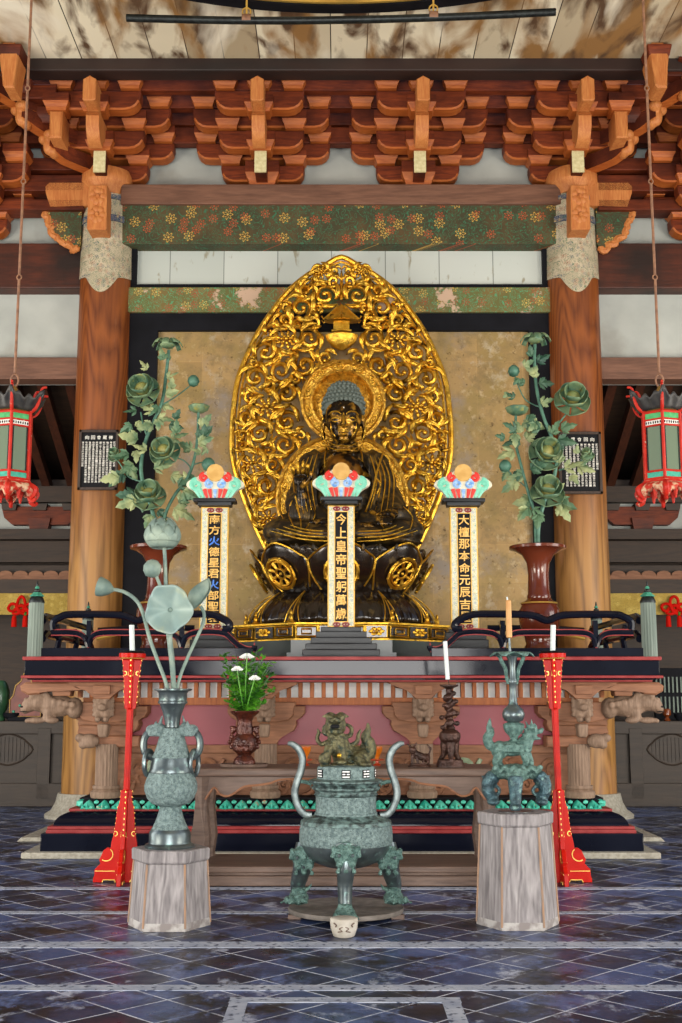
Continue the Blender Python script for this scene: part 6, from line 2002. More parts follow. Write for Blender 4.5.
MB().lathe(cb, [(.014, 0), (.021, .005), (.019, q.z(601) - q.z(638)), (.012, q.z(600) - q.z(638))], 16).build('wax', M['candle_brown'], cd)
MB().tube([cp(511, 600.5), cp(510.5, 597)], .006, 6).build('wick', M['candle'], cd)

# ---- incense burner
YB_ = 8.56
q = PL2(346.5, YB_, 850)
discz = at(346, 917, 8.16)[1]
DI = empty('round_stone_slab', (q.X, YB_, 0), 'round grey slab on low feet under the incense burner', 'slab')
R_ = 58 / sc(903, 8.56)
MB().lathe((q.X, YB_, .03), [(R_ * .99, 0), (R_, .01), (R_, discz - .04), (R_ * .985, discz - .03)], 64).build('disc', M['disc_stone'], DI)
for k in range(4):
    a = pi / 4 + k * pi / 2
    a = [radians(200), radians(340), radians(60), radians(120)][k]
    MB().box((q.X + .93 * R_ * cos(a), YB_ + .93 * R_ * sin(a), .015), (.09, .06, .03), bevel=.004).build('foot', M['table_wood'], DI)
pt = empty('stone_block', (at(344.5, 930, 7.83)[0], 7.83, 0), 'small whitish carved stone block on the floor before the front paw of the incense burner', 'block')
qp = PL2(344.5, 7.83, 930)
zt = qp.z(917.5)
MB().lathe((qp.X, 7.83, 0), [(.058, 0), (.066, .006), (.082, zt * .45), (.086, zt * .8), (.085, zt - .004), (.078, zt)], 32, wav=lambda a, z: 1 + .04 * cos(4 * a)).build('body', M['white_stone'], pt, 60)
cm = MB()
for s in (-1, 1):
    cm.tube(smoothpts([(qp.X + s * .065, 7.83 - .063, zt * .80), (qp.X + s * .05, 7.83 - .072, zt * .70), (qp.X + s * .055, 7.83 - .068, zt * .6)], 4), .004, 5)
    cm.tube(smoothpts([(qp.X + s * .008, 7.83 - .084, zt * .62), (qp.X + s * .03, 7.83 - .081, zt * .52), (qp.X + s * .012, 7.83 - .082, zt * .40), (qp.X + s * .04, 7.83 - .075, zt * .34)], 4), .0035, 5)
cm.build('carved_marks', M['table_wood'], pt)

IB = empty('incense_burner', (q.X, YB_, discz), 'large tripod bronze incense burner with tall curved handles and a lion dog lid', 'incense burner')
bz = q.z(905)
def ip(px, py, dy=0): return q.p(px, py, dy)
def il(name, lst, mat, seg=48, **k):
    z0 = q.z(lst[0][1])
    return MB().lathe((q.X, YB_, z0), [(hw / q.k, q.z(py) - z0) for hw, py in lst], seg, **k).build(name, M[mat], IB)
il('belly', [(6, 868), (20, 866), (34, 860.5), (42, 854), (45, 848), (46, 843.5)], 'bronze_dark')
il('relief_band', [(46, 843.5), (46.8, 842.5), (46.8, 838), (46.5, 828), (45.2, 824.5), (46, 823.5)], 'bronze_relief')
il('shoulder', [(46, 823.5), (45, 820), (41, 817.5), (33, 815.5), (31.5, 814)], 'bronze')
il('neck', [(31.5, 814), (31.5, 812.5), (30.5, 811.5), (30.5, 797), (30.8, 795.5)], 'bronze_relief')
il('rim', [(30.8, 795.5), (32.5, 794.5), (31.2, 792.8), (31.5, 790.5), (34.5, 788.5), (34.8, 786.5), (33, 785.5), (34, 784), (37.2, 781.5), (37.4, 779.8), (33, 778.6), (29, 778.2)], 'bronze')
il('lid_band', [(29.6, 778.3), (29.2, 777), (29, 767.5), (28, 766), (24, 765), (5, 763.5)], 'bronze_relief')
for k in range(8):
    a = -pi / 2 + k * pi / 4 * .95
    if sin(a) > .2: continue
    c = Vector((q.X, YB_, q.z(772.6)))
    rd = Vector((cos(a), sin(a), 0)); tg = Vector((-sin(a), cos(a), 0))
    R2_ = 29.3 / q.k
    lm = MB(); dk = MB()
    rot = Matrix.Rotation(a + pi / 2, 4, 'Z')
    dk.box(c + rd * (R2_ - .004), (.062, .012, .056), rot)
    for dz in (-.018, 0, .018):
        if (k + int(dz * 100)) % 2: lm.box(c + rd * (R2_ + .002) + Vector((0, 0, dz)), (.05, .008, .008), rot)
        else:
            for e in (-1, 1): lm.box(c + rd * (R2_ + .002) + tg * (.015 * e) + Vector((0, 0, dz)), (.02, .008, .008), rot)
    g_ = dk.build('pierced_window', M['board_black'], IB)
    lm.build('trigram', M['white_panel'], g_)
# legs with lion masks and paws
def leg(hx_, fx_, fy_, dyh, dyf, s):
    P = [ip(hx_ + s * 1, 845, dyh), ip(hx_ + s * 4, 857, dyh + .02), ip(hx_ + s * 6.5, 869, dyh + .02 + (dyf - dyh) * .4), ip(fx_ + s * 1 if s else fx_, 884, dyf - .03), ip(fx_ + s * 1, fy_ - 9, dyf - .02), ip(fx_, fy_ - 4, dyf)]
    SP = smoothpts(P, 5)
    o = MB().tube(SP, lerp_list([.082, .08, .064, .052, .044, .04], len(SP)), 16).build('leg', M['bronze_dark'], IB, 60)
    pw = MB()
    pw.ell(ip(fx_, fy_ - 4.5, dyf + .01), (.075, .075, .05)); pw.cap(ip(fx_ + s, fy_ - 10, dyf - .015), ip(fx_, fy_ - 5, dyf), .056, .062)
    for t in range(4):
        ang = (t - 1.5) * .55
        d = Vector((sin(ang) * .082 + (s * .02), -cos(ang) * .075, 0))
        b_ = ip(fx_, fy_ - 3.2, dyf)
        pw.ell(b_ + d, (.022, .036, .028)); pw.ell(b_ + d * 1.45 + Vector((0, 0, -.012)), (.012, .02, .012), sub=1)
    if s: pw.cap(ip(fx_ - s * 6, fy_ - 12, dyf - .03), ip(fx_ - s * 10, fy_ - 13, dyf - .03), .018, .014, 6); pw.cap(ip(fx_ - s * 10, fy_ - 13, dyf - .03), ip(fx_ - s * 13, fy_ - 18, dyf - .03), .014, .005, 6)
    for k in range(6): pw.ell(ip(fx_ + (k - 2.5) * 2.2, fy_ - 12 + (k % 2) * 2, dyf + .025), (.018, .02, .018), sub=1)
    pw.fuse(.009, 1).build('paw', M['bronze_green'], o, 60)
    lg = MB()
    c = ip(hx_ + s * 4, 857, dyh + .085)
    lg.ell(c + Vector((0, .035, .01)), (.088, .06, .09))
    for (dx, dz, rr_) in ((-.075, .045, .03), (.075, .045, .03), (-.042, -.045, .032), (.042, -.045, .032), (0, .005, .03), (-.088, .01, .022), (.088, .01, .022), (0, -.09, .024), (-.055, -.095, .02), (.055, -.095, .02), (-.085, .06, .018), (.085, .06, .018), (-.03, .05, .02), (.03, .05, .02)):
        lg.ell(c + Vector((dx, -.005, dz)), rr_, sub=1)
    lg.fuse(.009, 1)
    mk = lg.build('lion_mask', M['bronze_green'], o, 60)
    e = MB()
    for d in (-1, 1): e.ell(c + Vector((d * .045, -.028, .012)), .014, sub=1)
    e.build('mask_detail', M['bronze_dark'], mk)
leg(309, 299.5, 901.5, .02, .02, -1)
leg(384, 393.5, 901.5, .02, .02, 1)
leg(346.5, 345.5, 918, .28, .33, 0)
# tall S handles
for s in (-1, 1):
    def hp(px, py): return ip(346.5 + s * (346.5 - px), py)
    P = smoothpts([hp(287.5, 743.5), hp(292, 744), hp(298.5, 749), hp(302.5, 758), hp(301.5, 769), hp(297.5, 781), hp(295.0, 793), hp(298, 805), hp(304, 813.5), hp(312, 815.5)], 6)
    w = lerp_list([.012, .022, .026, .026, .026, .026, .026, .026, .024], len(P))
    MB().tube(P, w, 8, flat=.75, up=(0, 1, 0)).build('tall_handle', M['bronze_silver'], IB)
    MB().tube(smoothpts([hp(301, 781.5), hp(306, 782), hp(312, 784)], 4), [.014] * 8 + [.03], 8).build('handle_brace', M['bronze_green'], IB)
# lid lion dog, sitting, head turned to the viewer
ln = MB()
ln.cap(ip(345, 758, .0), ip(337, 738, .06), .085, .07); ln.ell(ip(354, 757, -.02), (.12, .10, .085)); ln.ell(ip(362, 758, .02), (.07, .09, .07))
ln.ell(ip(337, 744, .07), (.075, .07, .09))
ln.ell(ip(336, 724, .10), (.078, .07, .07)); ln.ell(ip(335.5, 731, .15), (.055, .05, .025)); ln.ell(ip(335.5, 720.5, .16), (.05, .04, .025)); ln.ell(ip(335.5, 719, .19), (.02, .02, .016), sub=1)
for s in (-1, 1):
    ln.ell(ip(336 + s * 5.5, 717, .14), (.032, .03, .025), sub=1); ln.cap(ip(336 + s * 7, 715, .10), ip(336 + s * 13, 716.5, .10), .022, .008, 6)
    ln.ell(ip(336 + s * 5, 714, .1), (.03, .03, .018), sub=1)
    ln.ell(ip(336 + s * 8, 727, .09), (.02, .04, .04), sub=1)
ln.cap(ip(331, 744, .10), ip(328, 753, .15), .04, .03); ln.cap(ip(328, 753, .15), ip(327, 757, .17), .03, .03); ln.cap(ip(341, 746, .10), ip(342, 758, .14), .04, .032); ln.ell(ip(342, 762, .17), (.04, .05, .022))
ln.ell(ip(325.5, 758, .14), .048); ln.cap(ip(358, 757, .09), ip(364, 762, .13), .04, .03); ln.ell(ip(366, 763, .14), (.045, .04, .02))
tl = smoothpts([ip(365, 757), ip(371, 752), ip(370, 743), ip(366, 737), ip(369, 730), ip(368.5, 722.5)], 5)
ln.tube(tl, lerp_list([.035, .045, .045, .035, .025, .006], len(tl)), 8)
ln.cap(ip(370, 745), ip(375, 739), .025, .006, 6); ln.cap(ip(367, 749), ip(362, 744), .02, .008, 6); ln.cap(ip(373, 755), ip(375, 751), .03, .01, 6)
for pts in ([(328, 741), (322, 744), (317.5, 739), (319, 732), (317, 728.5)], [(330, 734), (325, 733), (324.5, 727), (328, 724)], [(345, 736), (351, 735), (352, 728), (347, 724.5), (344, 725)], [(352, 745), (358, 741), (359, 734), (362, 729)]):
    t_ = smoothpts([ip(a, b, .05) for a, b in pts], 5); ln.tube(t_, lerp_list([.018, .018, .015, .007], len(t_)), 6)
for k in range(14): ln.ell(ip(330 + (k * 11) % 34, 739 + (k * 7) % 22, .075), (.018, .02, .018), sub=1)
ln.box(ip(346, 764.6), (.36, .22, .02))
ln.fuse(.0075, 1)
lo = ln.build('lid_lion_dog', M['lion_bronze'], IB, 60)
MB().ell(ip(335.5, 726.5, .168), (.035, .012, .018)).build('open_mouth', M['board_black'], lo)
MB().ell(ip(339.5, 755.5, .165), .018).build('gold_bell', M['gold'], lo)

# ---- red lacquered candle stands with crossed fins
def redstand(cx, topx, Y, lab, fins, mir=1):
    q = PL2(cx, Y, 800)
    X = q.X
    r = empty('red_candle_stand', (X, Y, 0), lab, 'candle stand', 'red candle stands')
    zf = q.z
    off0 = zf(881)
    def Zz(py): return max(0, zf(py) - off0)
    side = [(0, 658), (9.6, 658), (9.6, 662), (8.8, 664), (8.4, 672), (7.4, 680), (6.6, 686), (7.2, 688), (6.6, 694), (6.2, 700), (5.6, 707), (3.3, 708), (3.1, 788), (5.6, 789), (6.0, 800), (8.0, 806), (8.6, 812), (9.4, 822), (10.6, 832), (12.4, 840), (13.2, 847), (16, 846), (20, 849), (22, 854), (24, 858), (22.5, 862), (26, 866), (28, 868), (28, 874), (29, 877), (29, 881), (20, 881), (19, 878), (8, 878), (7, 881), (0, 881)]
    for a in fins:
        rot = Matrix.Rotation(a, 4, 'Z')
        mb = MB()
        pts = [(d / q.k, Zz(py)) for d, py in side]
        mb.mprism(pts, Matrix.Translation((X, Y, 0)) @ rot, .034)
        f = mb.build('fin', M['red'], r, 30, bevel=.003)
        g = MB()
        for sd in (-.019, .019):
            def gp(d, py): return Matrix.Translation((X, Y, 0)) @ rot @ Vector((d / q.k, sd, Zz(py)))
            g.tube([gp(6.3 + 1.6 * cos(t), 672 - 1.9 * sin(t)) for t in [1 + k * .5 for k in range(9)]], .0045, 5)
            g.tube([gp(9.0 + 2.0 * cos(t), 832 - 2.3 * sin(t)) for t in [1 + k * .5 for k in range(9)]], .0045, 5)
            g.tube([gp(17 + 6.5 * cos(t), 853 - 6.5 * sin(t)) for t in [2.2 + k * .45 for k in range(8)]], .005, 5)
            g.tube([gp(8, 869.5), gp(27.5, 869.5)], .004, 5)
            g.tube([gp(7, 880.5), gp(8, 878.2), gp(19, 878.2), gp(20, 880.5)], .005, 5)
        g.build('gold_pattern_line', M['gold_line'], f)
        e = MB()
        for pa, pb in ((659, 706), (790, 838)):
            for j in range(9):
                py = pa + (pb - pa) * j / 9
                d = .2
                # gold dabs down the fin's outer edge
                dd = 0
                for (d0, p0), (d1, p1) in zip(side[1:], side[2:]):
                    if p0 <= py <= p1 and p1 > p0: dd = d0 + (d1 - d0) * (py - p0) / (p1 - p0); break
                c = Matrix.Translation((X, Y, 0)) @ rot @ Vector((dd / q.k + .001, 0, Zz(py)))
                e.box(c, (.005, .009, .013), rot)
        e.build('gold_pattern', M['gold_line'], f)
    MB().lathe((X, Y, Zz(708)), [(.028, 0), (.028, 0.001 + Zz(788) * -1 + Zz(708))][::-1] if False else [(.026, -(Zz(708) - Zz(790))), (.026, 0)], 8, a0=pi / 8).build('shaft', M['red'], r, 20)
    MB().lathe((X, Y, Zz(657.5)), [(.070, -.012), (.085, -.002), (.10, .0), (.10, .006), (.112, .010), (.112, .045), (.09, .048)], 32).build('top_dish', M['red'], r)
    MB().lathe((X, Y, Zz(657.5)), [(.101, -.001), (.103, .003), (.101, .007)], 32).build('gold_ring', M['gold_line'], r)
    MB().lathe((X, Y, Zz(651.5)), [(.04, 0), (.10, .004), (.106, .014), (.098, .016), (.03, .008)], 32).build('drip_pan', M['dark_metal'], r)
    zc = Zz(650.8) + .0
    r.rotation_euler = (0, radians(.9) * mir, 0)
    c = empty('white_candle', (X + mir * .028, Y, zc), 'short white candle, slightly tilted, on the red stand at the ' + ('left' if mir > 0 else 'right'), 'candle', 'short white candles')
    X += mir * .028
    dx = mir * .012
    h = (zf(621) - zf(648))
    MB().tube([(X, Y, zc), (X - dx * .2, Y, zc + .03), (X - dx, Y, zc + h)], .022, 14).build('wax', M['candle'], c)
    MB().tube([(X - dx, Y, zc + h), (X - dx, Y, zc + h + .015)], .003, 5).build('wick', M['dark_metal'], c)
redstand(125.5, 131, 10.05, 'red finned candle stand left of the big bronze vase', (radians(183), radians(272), radians(3), radians(93)), 1)
redstand(560.5, 554, 10.05, 'red finned candle stand right of the lion dog candlestick', (radians(-3), radians(-92), radians(177), radians(88)), -1)

# ---- things on the offering table
TZ = ztop
YT0 = 10.12
def onT(cx, Y=YT0):
    return PL2(cx, Y, 745)
q = onT(245)
zs = TZ
ft = empty('flower_tray', (q.X, YT0, TZ), 'flat dark brown tray under the flower vase on the offering table', 'tray')
MB().lathe((q.X, YT0, TZ), [(.20, 0), (.21, .008), (.215, .028), (.20, .03), (.195, .024), (0, .024)], 8, a0=pi / 8, sy=.9).build('tray', M['table_wood'], ft, 20)
def rise(q, py, base, z0): return z0 + (q.z(py) - q.z(base))
fv = empty('flower_vase', (q.X, YT0, TZ + .024), 'small reddish brown flower vase with modelled handles on the dark tray', 'vase')
z0 = TZ + .024
vs = q.z(762)
sc_ = 1.0
prf = [(11, 762), (11.3, 760), (10, 757), (7, 753.5), (7.5, 751.5), (12, 748), (13.2, 742), (12.6, 737), (10, 733.5), (8.5, 732), (9, 727), (7.8, 723), (7.4, 719), (9, 715), (14, 711), (14.8, 709.5), (14.5, 708.8), (13, 709.5), (7, 716), (5, 724)]
MB().lathe((q.X, YT0, z0), [(hw / q.k, q.z(py) - vs) for hw, py in prf], 36).build('body', M['red_bronze'], fv)
for s in (-1, 1):
    hm = MB()
    for (a, b, rr_) in ((10, 727, .03), (13, 725.5, .02), (12, 730, .025), (13, 735, .024), (14.5, 740, .024), (13, 745, .022)):
        hm.ell(Vector((q.X + s * a / q.k, YT0 - .01, z0 + q.z(b) - vs)), rr_, sub=1)
    hm.fuse(.008, 1).build('handle', M['red_bronze'], fv, 60)
fr_ = MB()
for k in range(16):
    a = 2 * pi * k / 16
    fr_.ell((q.X + 12 / q.k * cos(a), YT0 + 12 / q.k * sin(a), z0 + q.z(742) - vs), (.02, .02, .025), sub=1)
fr_.build('raised_motif', M['red_bronze'], fv, 60)
# greenery: leafy sprigs and three white chrysanthemums
random.seed(11)
GB = 'flowers in the small vase'
mouth = Vector((q.X, YT0, z0 + q.z(714) - vs))
def fq(px, py, dy=0): return Vector((q.X + (px - 245) / q.k, YT0 - dy, z0 + q.z(py) - vs))
sprigs = [(230, 662), (256, 650), (266, 662), (272, 672), (236, 672), (244, 656), (224, 674), (262, 668), (248, 682), (256, 690), (240, 664), (252, 655), (246, 684), (238, 698), (256, 708), (268, 680), (228, 684), (260, 694), (222, 652), (228, 668), (232, 690), (236, 655), (226, 700), (262, 655), (268, 668), (274, 688), (258, 690), (250, 672), (243, 690), (264, 702), (240, 676), (270, 660), (252, 700), (234, 680), (247, 664), (230, 706), (256, 664), (262, 680)]
gr = empty('greenery_bunch', mouth, 'bushy bunch of fresh green leafy sprigs filling the small vase', 'foliage')
for i, (px, py) in enumerate(sprigs):
    tip = fq(px, py, random.uniform(-.06, .10)); 
    b = mouth.lerp(tip, .5) + Vector((0, 0, .03))
    P = smoothpts([mouth, b, tip], 5)
    sg = MB().tube(P, .004, 5)
    so = sg.build('twig', M['leaf_dark'], gr)
    lf = MB()
    for j in range(26):
        t = .12 + .88 * j / 25
        p = P[min(int(t * (len(P) - 1)), len(P) - 1)]
        a = random.uniform(0, 2 * pi); el = random.uniform(-.2, .9)
        d = Vector((cos(a) * cos(el), sin(a) * cos(el), sin(el)))
        L_ = random.uniform(.05, .085); w = d.cross(Vector((0, 0, 1))).normalized() * L_ * .3
        if w.length < .001: continue
        nrm = d.cross(w).normalized() * .006
        v = [p, p + d * L_ * .5 + w + nrm, p + d * L_, p + d * L_ * .5 - w + nrm, p + d * L_ * .5 - nrm]
        vv = [lf.bm.verts.new(x) for x in v]
        lf.bm.faces.new((vv[0], vv[1], vv[4])); lf.bm.faces.new((vv[1], vv[2], vv[4])); lf.bm.faces.new((vv[2], vv[3], vv[4])); lf.bm.faces.new((vv[3], vv[0], vv[4]))
    lf.build('leaf', M['leaf_green'] if i % 3 else M['leaf_dark'], so, 0, normals=False)
for (px, py, w, lab) in ((247.5, 656, 7.5, 'white chrysanthemum standing highest in the small vase'), (238, 668.5, 6, 'white chrysanthemum at the left of the small vase'), (255.5, 677.5, 6, 'lowest white chrysanthemum, right in the small vase')):
    c = fq(px, py, .13)
    mu = empty('chrysanthemum', mouth, lab, 'flower', GB)
    MB().tube(smoothpts([mouth, mouth.lerp(c, .5) + Vector((0, -.03, 0)), c], 5), .006, 6).build('stem', M['leaf_green'], mu)
    fl = MB(); R_ = w / q.k
    for ring in range(4):
        n = 18 - ring * 3
        for k in range(n):
            a = 2 * pi * (k + ring * .4) / n
            rr_ = R_ * (1 - ring * .2)
            d = Vector((cos(a), sin(a), 0))
            e0 = c + d * .008
            tv = Vector((0, -.35, 1)).normalized()
            d = (d - tv * d.dot(tv) * .8)
            e1 = c + d * rr_ * .6 + tv * (.010 + ring * .005)
            e2 = c + d * rr_ + tv * (.004 + ring * .009)
            fl.tube([e0, e1, e2], [.004, .0085, .004], 5, flat=.4)
    fl.build('petals', M['mum'], mu, 60)
    MB().ell(c + Vector((0, 0, .015)), (.014, .014, .014), sub=1).build('heart', M['leaf_green'], mu)

# small bronze candlestick on the table, right
q = onT(450.5)
z0 = TZ; vs = q.z(765.5)
cs = empty('bronze_candlestick', (q.X, YT0, TZ), 'dark brown bronze candlestick with coiled stem on the offering table', 'candlestick')
def cl_(name, lst, mat='brown_bronze', **k):
    return MB().lathe((q.X, YT0, z0), [(hw / q.k, q.z(py) - vs) for hw, py in lst], 32, **k).build(name, M[mat], cs)
cl_('base', [(14, 765.5), (14, 763), (13, 761.5), (12.6, 758.5), (11, 758), (0, 757.5)])
for k in range(3):
    a = -pi / 2 + (k - 1) * 2.1 + .0
    P = smoothpts([Vector((q.X + rr_ / q.k * cos(a), YT0 + rr_ / q.k * sin(a), z0 + q.z(py) - vs)) for rr_, py in ((5, 741), (5.5, 747), (7, 753), (11, 758.5), (12.5, 759))], 4)
    MB().tube(P, lerp_list([.045, .04, .025, .018, .02], len(P)), 8).build('leg', M['brown_bronze'], cs)
cl_('bulb', [(5, 743), (9.5, 740), (10.8, 736), (10.5, 732), (7, 728.5), (4, 727.5)])
P = [Vector((q.X + (3.0 + 1.2 * sin(k * .5)) / q.k * cos(k * .75), YT0 + 3.5 / q.k * sin(k * .75), z0 + q.z(728 - k * 1.05) - vs)) for k in range(38)]
dr = MB().tube(P, [.024 + .008 * sin(k * 1.3) for k in range(38)], 7)
for (dx, py) in ((7, 712), (-8, 716), (6, 700), (-5, 704), (7, 722), (-7, 726), (4, 692)): dr.ell(Vector((q.X + dx / q.k, YT0 - .02, z0 + q.z(py) - vs)), (.03, .025, .025), sub=1)
dr.tube([Vector((q.X, YT0, z0 + q.z(728) - vs)), Vector((q.X, YT0, z0 + q.z(686) - vs))], .026, 8)
dr.fuse(.008, 1).build('coiled_stem', M['brown_bronze'], cs, 60)
cl_('drip_tray', [(3, 688), (5, 686.5), (9, 684.8), (9.3, 683.2), (8.6, 683.6), (0, 685)])
tp = z0 + q.z(684) - vs
MB().tube([(q.X, YT0, tp), (q.X - .01, YT0, tp + .06)], .006, 6).build('spike', M['brown_bronze'], cs)
cd = empty('white_candle', (q.X, YT0, tp), 'tall thin white candle on the dark brown candlestick', 'candle', None)
MB().tube([(q.X - .012, YT0, tp + .05), (q.X - .03, YT0, z0 + q.z(640) - vs)], .019, 14).build('wax', M['candle'], cd)
MB().tube([(q.X - .030, YT0, z0 + q.z(640) - vs), (q.X - .030, YT0, z0 + q.z(638.5) - vs)], .003, 5).build('wick', M['dark_metal'], cd)

# small bronze lion ornament
q = onT(419.5); vs = q.z(766)
def lp_(px, py, dy=0): return Vector((q.X + (px - 419.5) / q.k, YT0 - dy, TZ + q.z(py) - vs))
so = empty('lion_ornament', (q.X, YT0, TZ), 'tiny dark bronze lion ornament between incense burner and coiled candlestick', 'ornament')
MB().lathe((q.X, YT0, TZ), [(.095, 0), (.098, .01), (.08, .022), (.078, .03), (0, .03)], 28, sy=.6).build('base', M['brown_bronze'], so)
m_ = MB()
m_.cap(lp_(425, 757), lp_(415, 753), .032, .036, 8); m_.ell(lp_(426, 757), (.042, .036, .04)); m_.ell(lp_(413, 749, .02), (.034, .032, .032)); m_.ell(lp_(412, 751, .05), (.02, .02, .014), sub=1)
for a, b, c_, d in ((413, 755, 412, 762), (417, 756, 418, 762), (425, 758, 423, 762), (428, 758, 429, 762)): m_.cap(lp_(a, b, .01), lp_(c_, d, .02), .015, .012, 6)
for a, b, c_, d in ((429, 755, 431, 748), (431, 748, 428, 744), (411, 746, 408, 743), (415, 745, 417, 742)): m_.cap(lp_(a, b), lp_(c_, d), .012, .007, 6)
m_.fuse(.005, 1).build('lion', M['brown_bronze'], so, 60)

# two amber cups on orange saucers
CG = 'amber cups behind the incense burner'
for px, lab in ((306, 'amber cup on an orange stand showing left of the incense burner'), (377.5, 'amber cup on an orange stand showing right of the incense burner')):
    q = onT(px, 10.35); vs = q.z(764)
    r = empty('amber_cup', (q.X, 10.35, TZ), lab, 'cup', CG)
    MB().lathe((q.X, 10.35, TZ), [(.035, 0), (.03, .008), (.015, .018), (.014, .038), (.058, .045), (.06, .052), (.02, .054)], 24).build('stand', M['orange_red'], r)
    MB().lathe((q.X, 10.35, TZ + .054), [(.018, 0), (.02, .02), (.03, .04), (.046, .07), (.048, .105), (.044, .105), (.03, .06), (0, .05)], 24).build('cup', M['amber'], r)

# ---- red brown vases on the deck with painted metal peonies
def leafmesh(mb, base, d, L, up=Vector((0, -1, 0)), tw=0):
    """three-lobed peony leaf blade"""
    d = d.normalized(); w = d.cross(up)
    if w.length < .05: w = d.cross(Vector((1, 0, 0)))
    w.normalize(); n = w.cross(d).normalized()
    outl = [(0, .0), (.15, .04), (.32, .17), (.48, .28), (.55, .17), (.72, .19), (.84, .10), (1.0, 0)]
    mid = [mb.bm.verts.new(base + d * (t * L) + n * (.10 * L * sin(pi * t))) for t, _ in outl]
    for s in (1, -1):
        sd = [mid[0]] + [mb.bm.verts.new(base + d * (t * L) + w * (s * h * L) + n * (.02 * L * sin(pi * t))) for t, h in outl[1:-1]] + [mid[-1]]
        for i in range(len(outl) - 1):
            f = [mid[i], mid[i + 1], sd[i + 1], sd[i]]
            f = [v for k, v in enumerate(f) if v not in f[:k]]
            if len(f) > 2: mb.bm.faces.new(f if s > 0 else f[::-1])
def blossom(c, R, parent, face=Vector((0, -1, .35)), openness=1.0, name='blossom', flatk=1.0):
    """cup of broad overlapping petals round a closed heart"""
    face = face.normalized()
    rt = face.cross(Vector((0, 0, 1))).normalized(); up = rt.cross(face).normalized()
    ho = MB()
    g = Matrix(((rt.x, up.x, face.x, c.x), (rt.y, up.y, face.y, c.y), (rt.z, up.z, face.z, c.z), (0, 0, 0, 1)))
    h = ho.ell((0, 0, 0), (R * .42, R * .42, R * .40), sub=2)
    for v in ho.bm.verts: v.co = g @ (v.co + Vector((0, 0, R * .05)))
    hob = ho.build(name, M['peony_heart'], parent, 60)
    for ring, (n, ro_, lift, wd, L) in enumerate(((6, 1.0, -.15, .62, 1.0), (5, .78, .12, .70, .85), (4, .55, .42, .85, .66))):
        for k in range(n):
            a = 2 * pi * (k + .5 * ring) / n + .2
            def fn(u, v, a=a, ro_=ro_, lift=lift, wd=wd):
                uu = (u - .5) * 2
                rad = R * ro_ * openness * (sin(v * pi / 2 * 1.08) ** .8)
                ang = a + uu * wd * (.55 + .45 * v) * (1 if v < .8 else 1 - .8 * (v - .8))
                zz_ = R * (lift - .35 + (.75 if ring else .35) * v ** 1.6 - .12 * uu * uu * v) * (1 if openness > .7 else 1.5)
                p = Vector((rad * cos(ang), rad * sin(ang), zz_))
                return g @ p
            MB().grid(fn, 8, 7).build('petal', M['peony_petal'], hob, 60, solid=.005)
def tepal_top(c, R, parent):
    """flower seen from below: flat fan of drooping petals on the stem"""
    h = MB().ell(c, (R * .55, R * .55, R * .22)).build('blossom', M['peony_petal'], parent, 60)
    for k in range(8):
        a = 2 * pi * k / 8
        def fn(u, v, a=a):
            uu = (u - .5) * 2
            ang = a + uu * .42 * (1 - .5 * v)
            r_ = R * (.25 + .80 * v)
            return c + Vector((r_ * cos(ang), r_ * sin(ang), R * (.10 + .30 * sin(pi * v * .9) - .28 * v ** 3 * (1 + .4 * sin(3 * a))) - .03 * R * uu * uu))
        MB().grid(fn, 6, 7).build('petal', M['peony_petal'], h, 60, solid=.006)
def cupflower(c, R, parent):
    MB().lathe(c + Vector((0, 0, -R * .42)), [(.01, 0), (R * .5, R * .08), (R * .85, R * .3), (R, R * .7), (R * .9, R * .8), (R * .6, R * .62), (0, R * .5)], 24, wav=lambda a, z: 1 + .06 * cos(6 * a)).build('blossom', M['peony_petal'], parent, 60)
def bud(c, R, parent):
    MB().lathe(c + Vector((0, 0, -R)), [(.01, 0), (R * .7, R * .25), (R, R * .9), (R * .85, R * 1.5), (R * .4, R * 1.95), (0, R * 2.02)], 20, wav=lambda a, z: 1 + .03 * cos(5 * a)).build('bud', M['stem'], parent, 60)

YV = 12.45
def deckvase(cx, lab):
    q = PL2(cx, YV, 600)
    r = empty('red_brown_vase', (q.X, YV, DECK), lab, 'vase', 'pair of red brown vases on the altar deck')
    vs_ = q.z(657)
    z0 = DECK
    prf = [(20, 660), (20.5, 657), (17, 650), (14, 644), (15.5, 636), (19, 627), (20.6, 618), (20, 610), (17.5, 605.5), (18.2, 604), (17, 602.5), (13.2, 600.5), (11.6, 598.5), (12, 596), (11, 594), (10.2, 575), (11.5, 563), (16, 555), (23, 550.8), (28.4, 549.2), (28.6, 546.6), (27.5, 546), (20, 549), (10, 558), (8, 580)]
    pr = [(hw / q.k, q.z(py) - q.z(660) ) for hw, py in prf]
    pr = [(a, b - 0) for a, b in pr]
    MB().lathe((q.X, YV, q.z(660)), pr, 48).build('body', M['red_vase'], r)
    if q.z(660) > DECK + .005: MB().lathe((q.X, YV, DECK), [(.21, 0), (.21, q.z(660) - DECK)], 32).build('foot', M['red_vase'], r)
    MB().lathe((q.X, YV, q.z(604.2)), [(18.1 / q.k, 0), (18.6 / q.k, .008), (18.1 / q.k, .016)], 48).build('gold_ring', M['gold_line'], r)
    return q
qL = deckvase(158, 'red brown vase with flared rim on the deck, behind the bronze lotus flower')
qR = deckvase(539.5, 'red brown vase with flared rim on the deck before the right pillar')

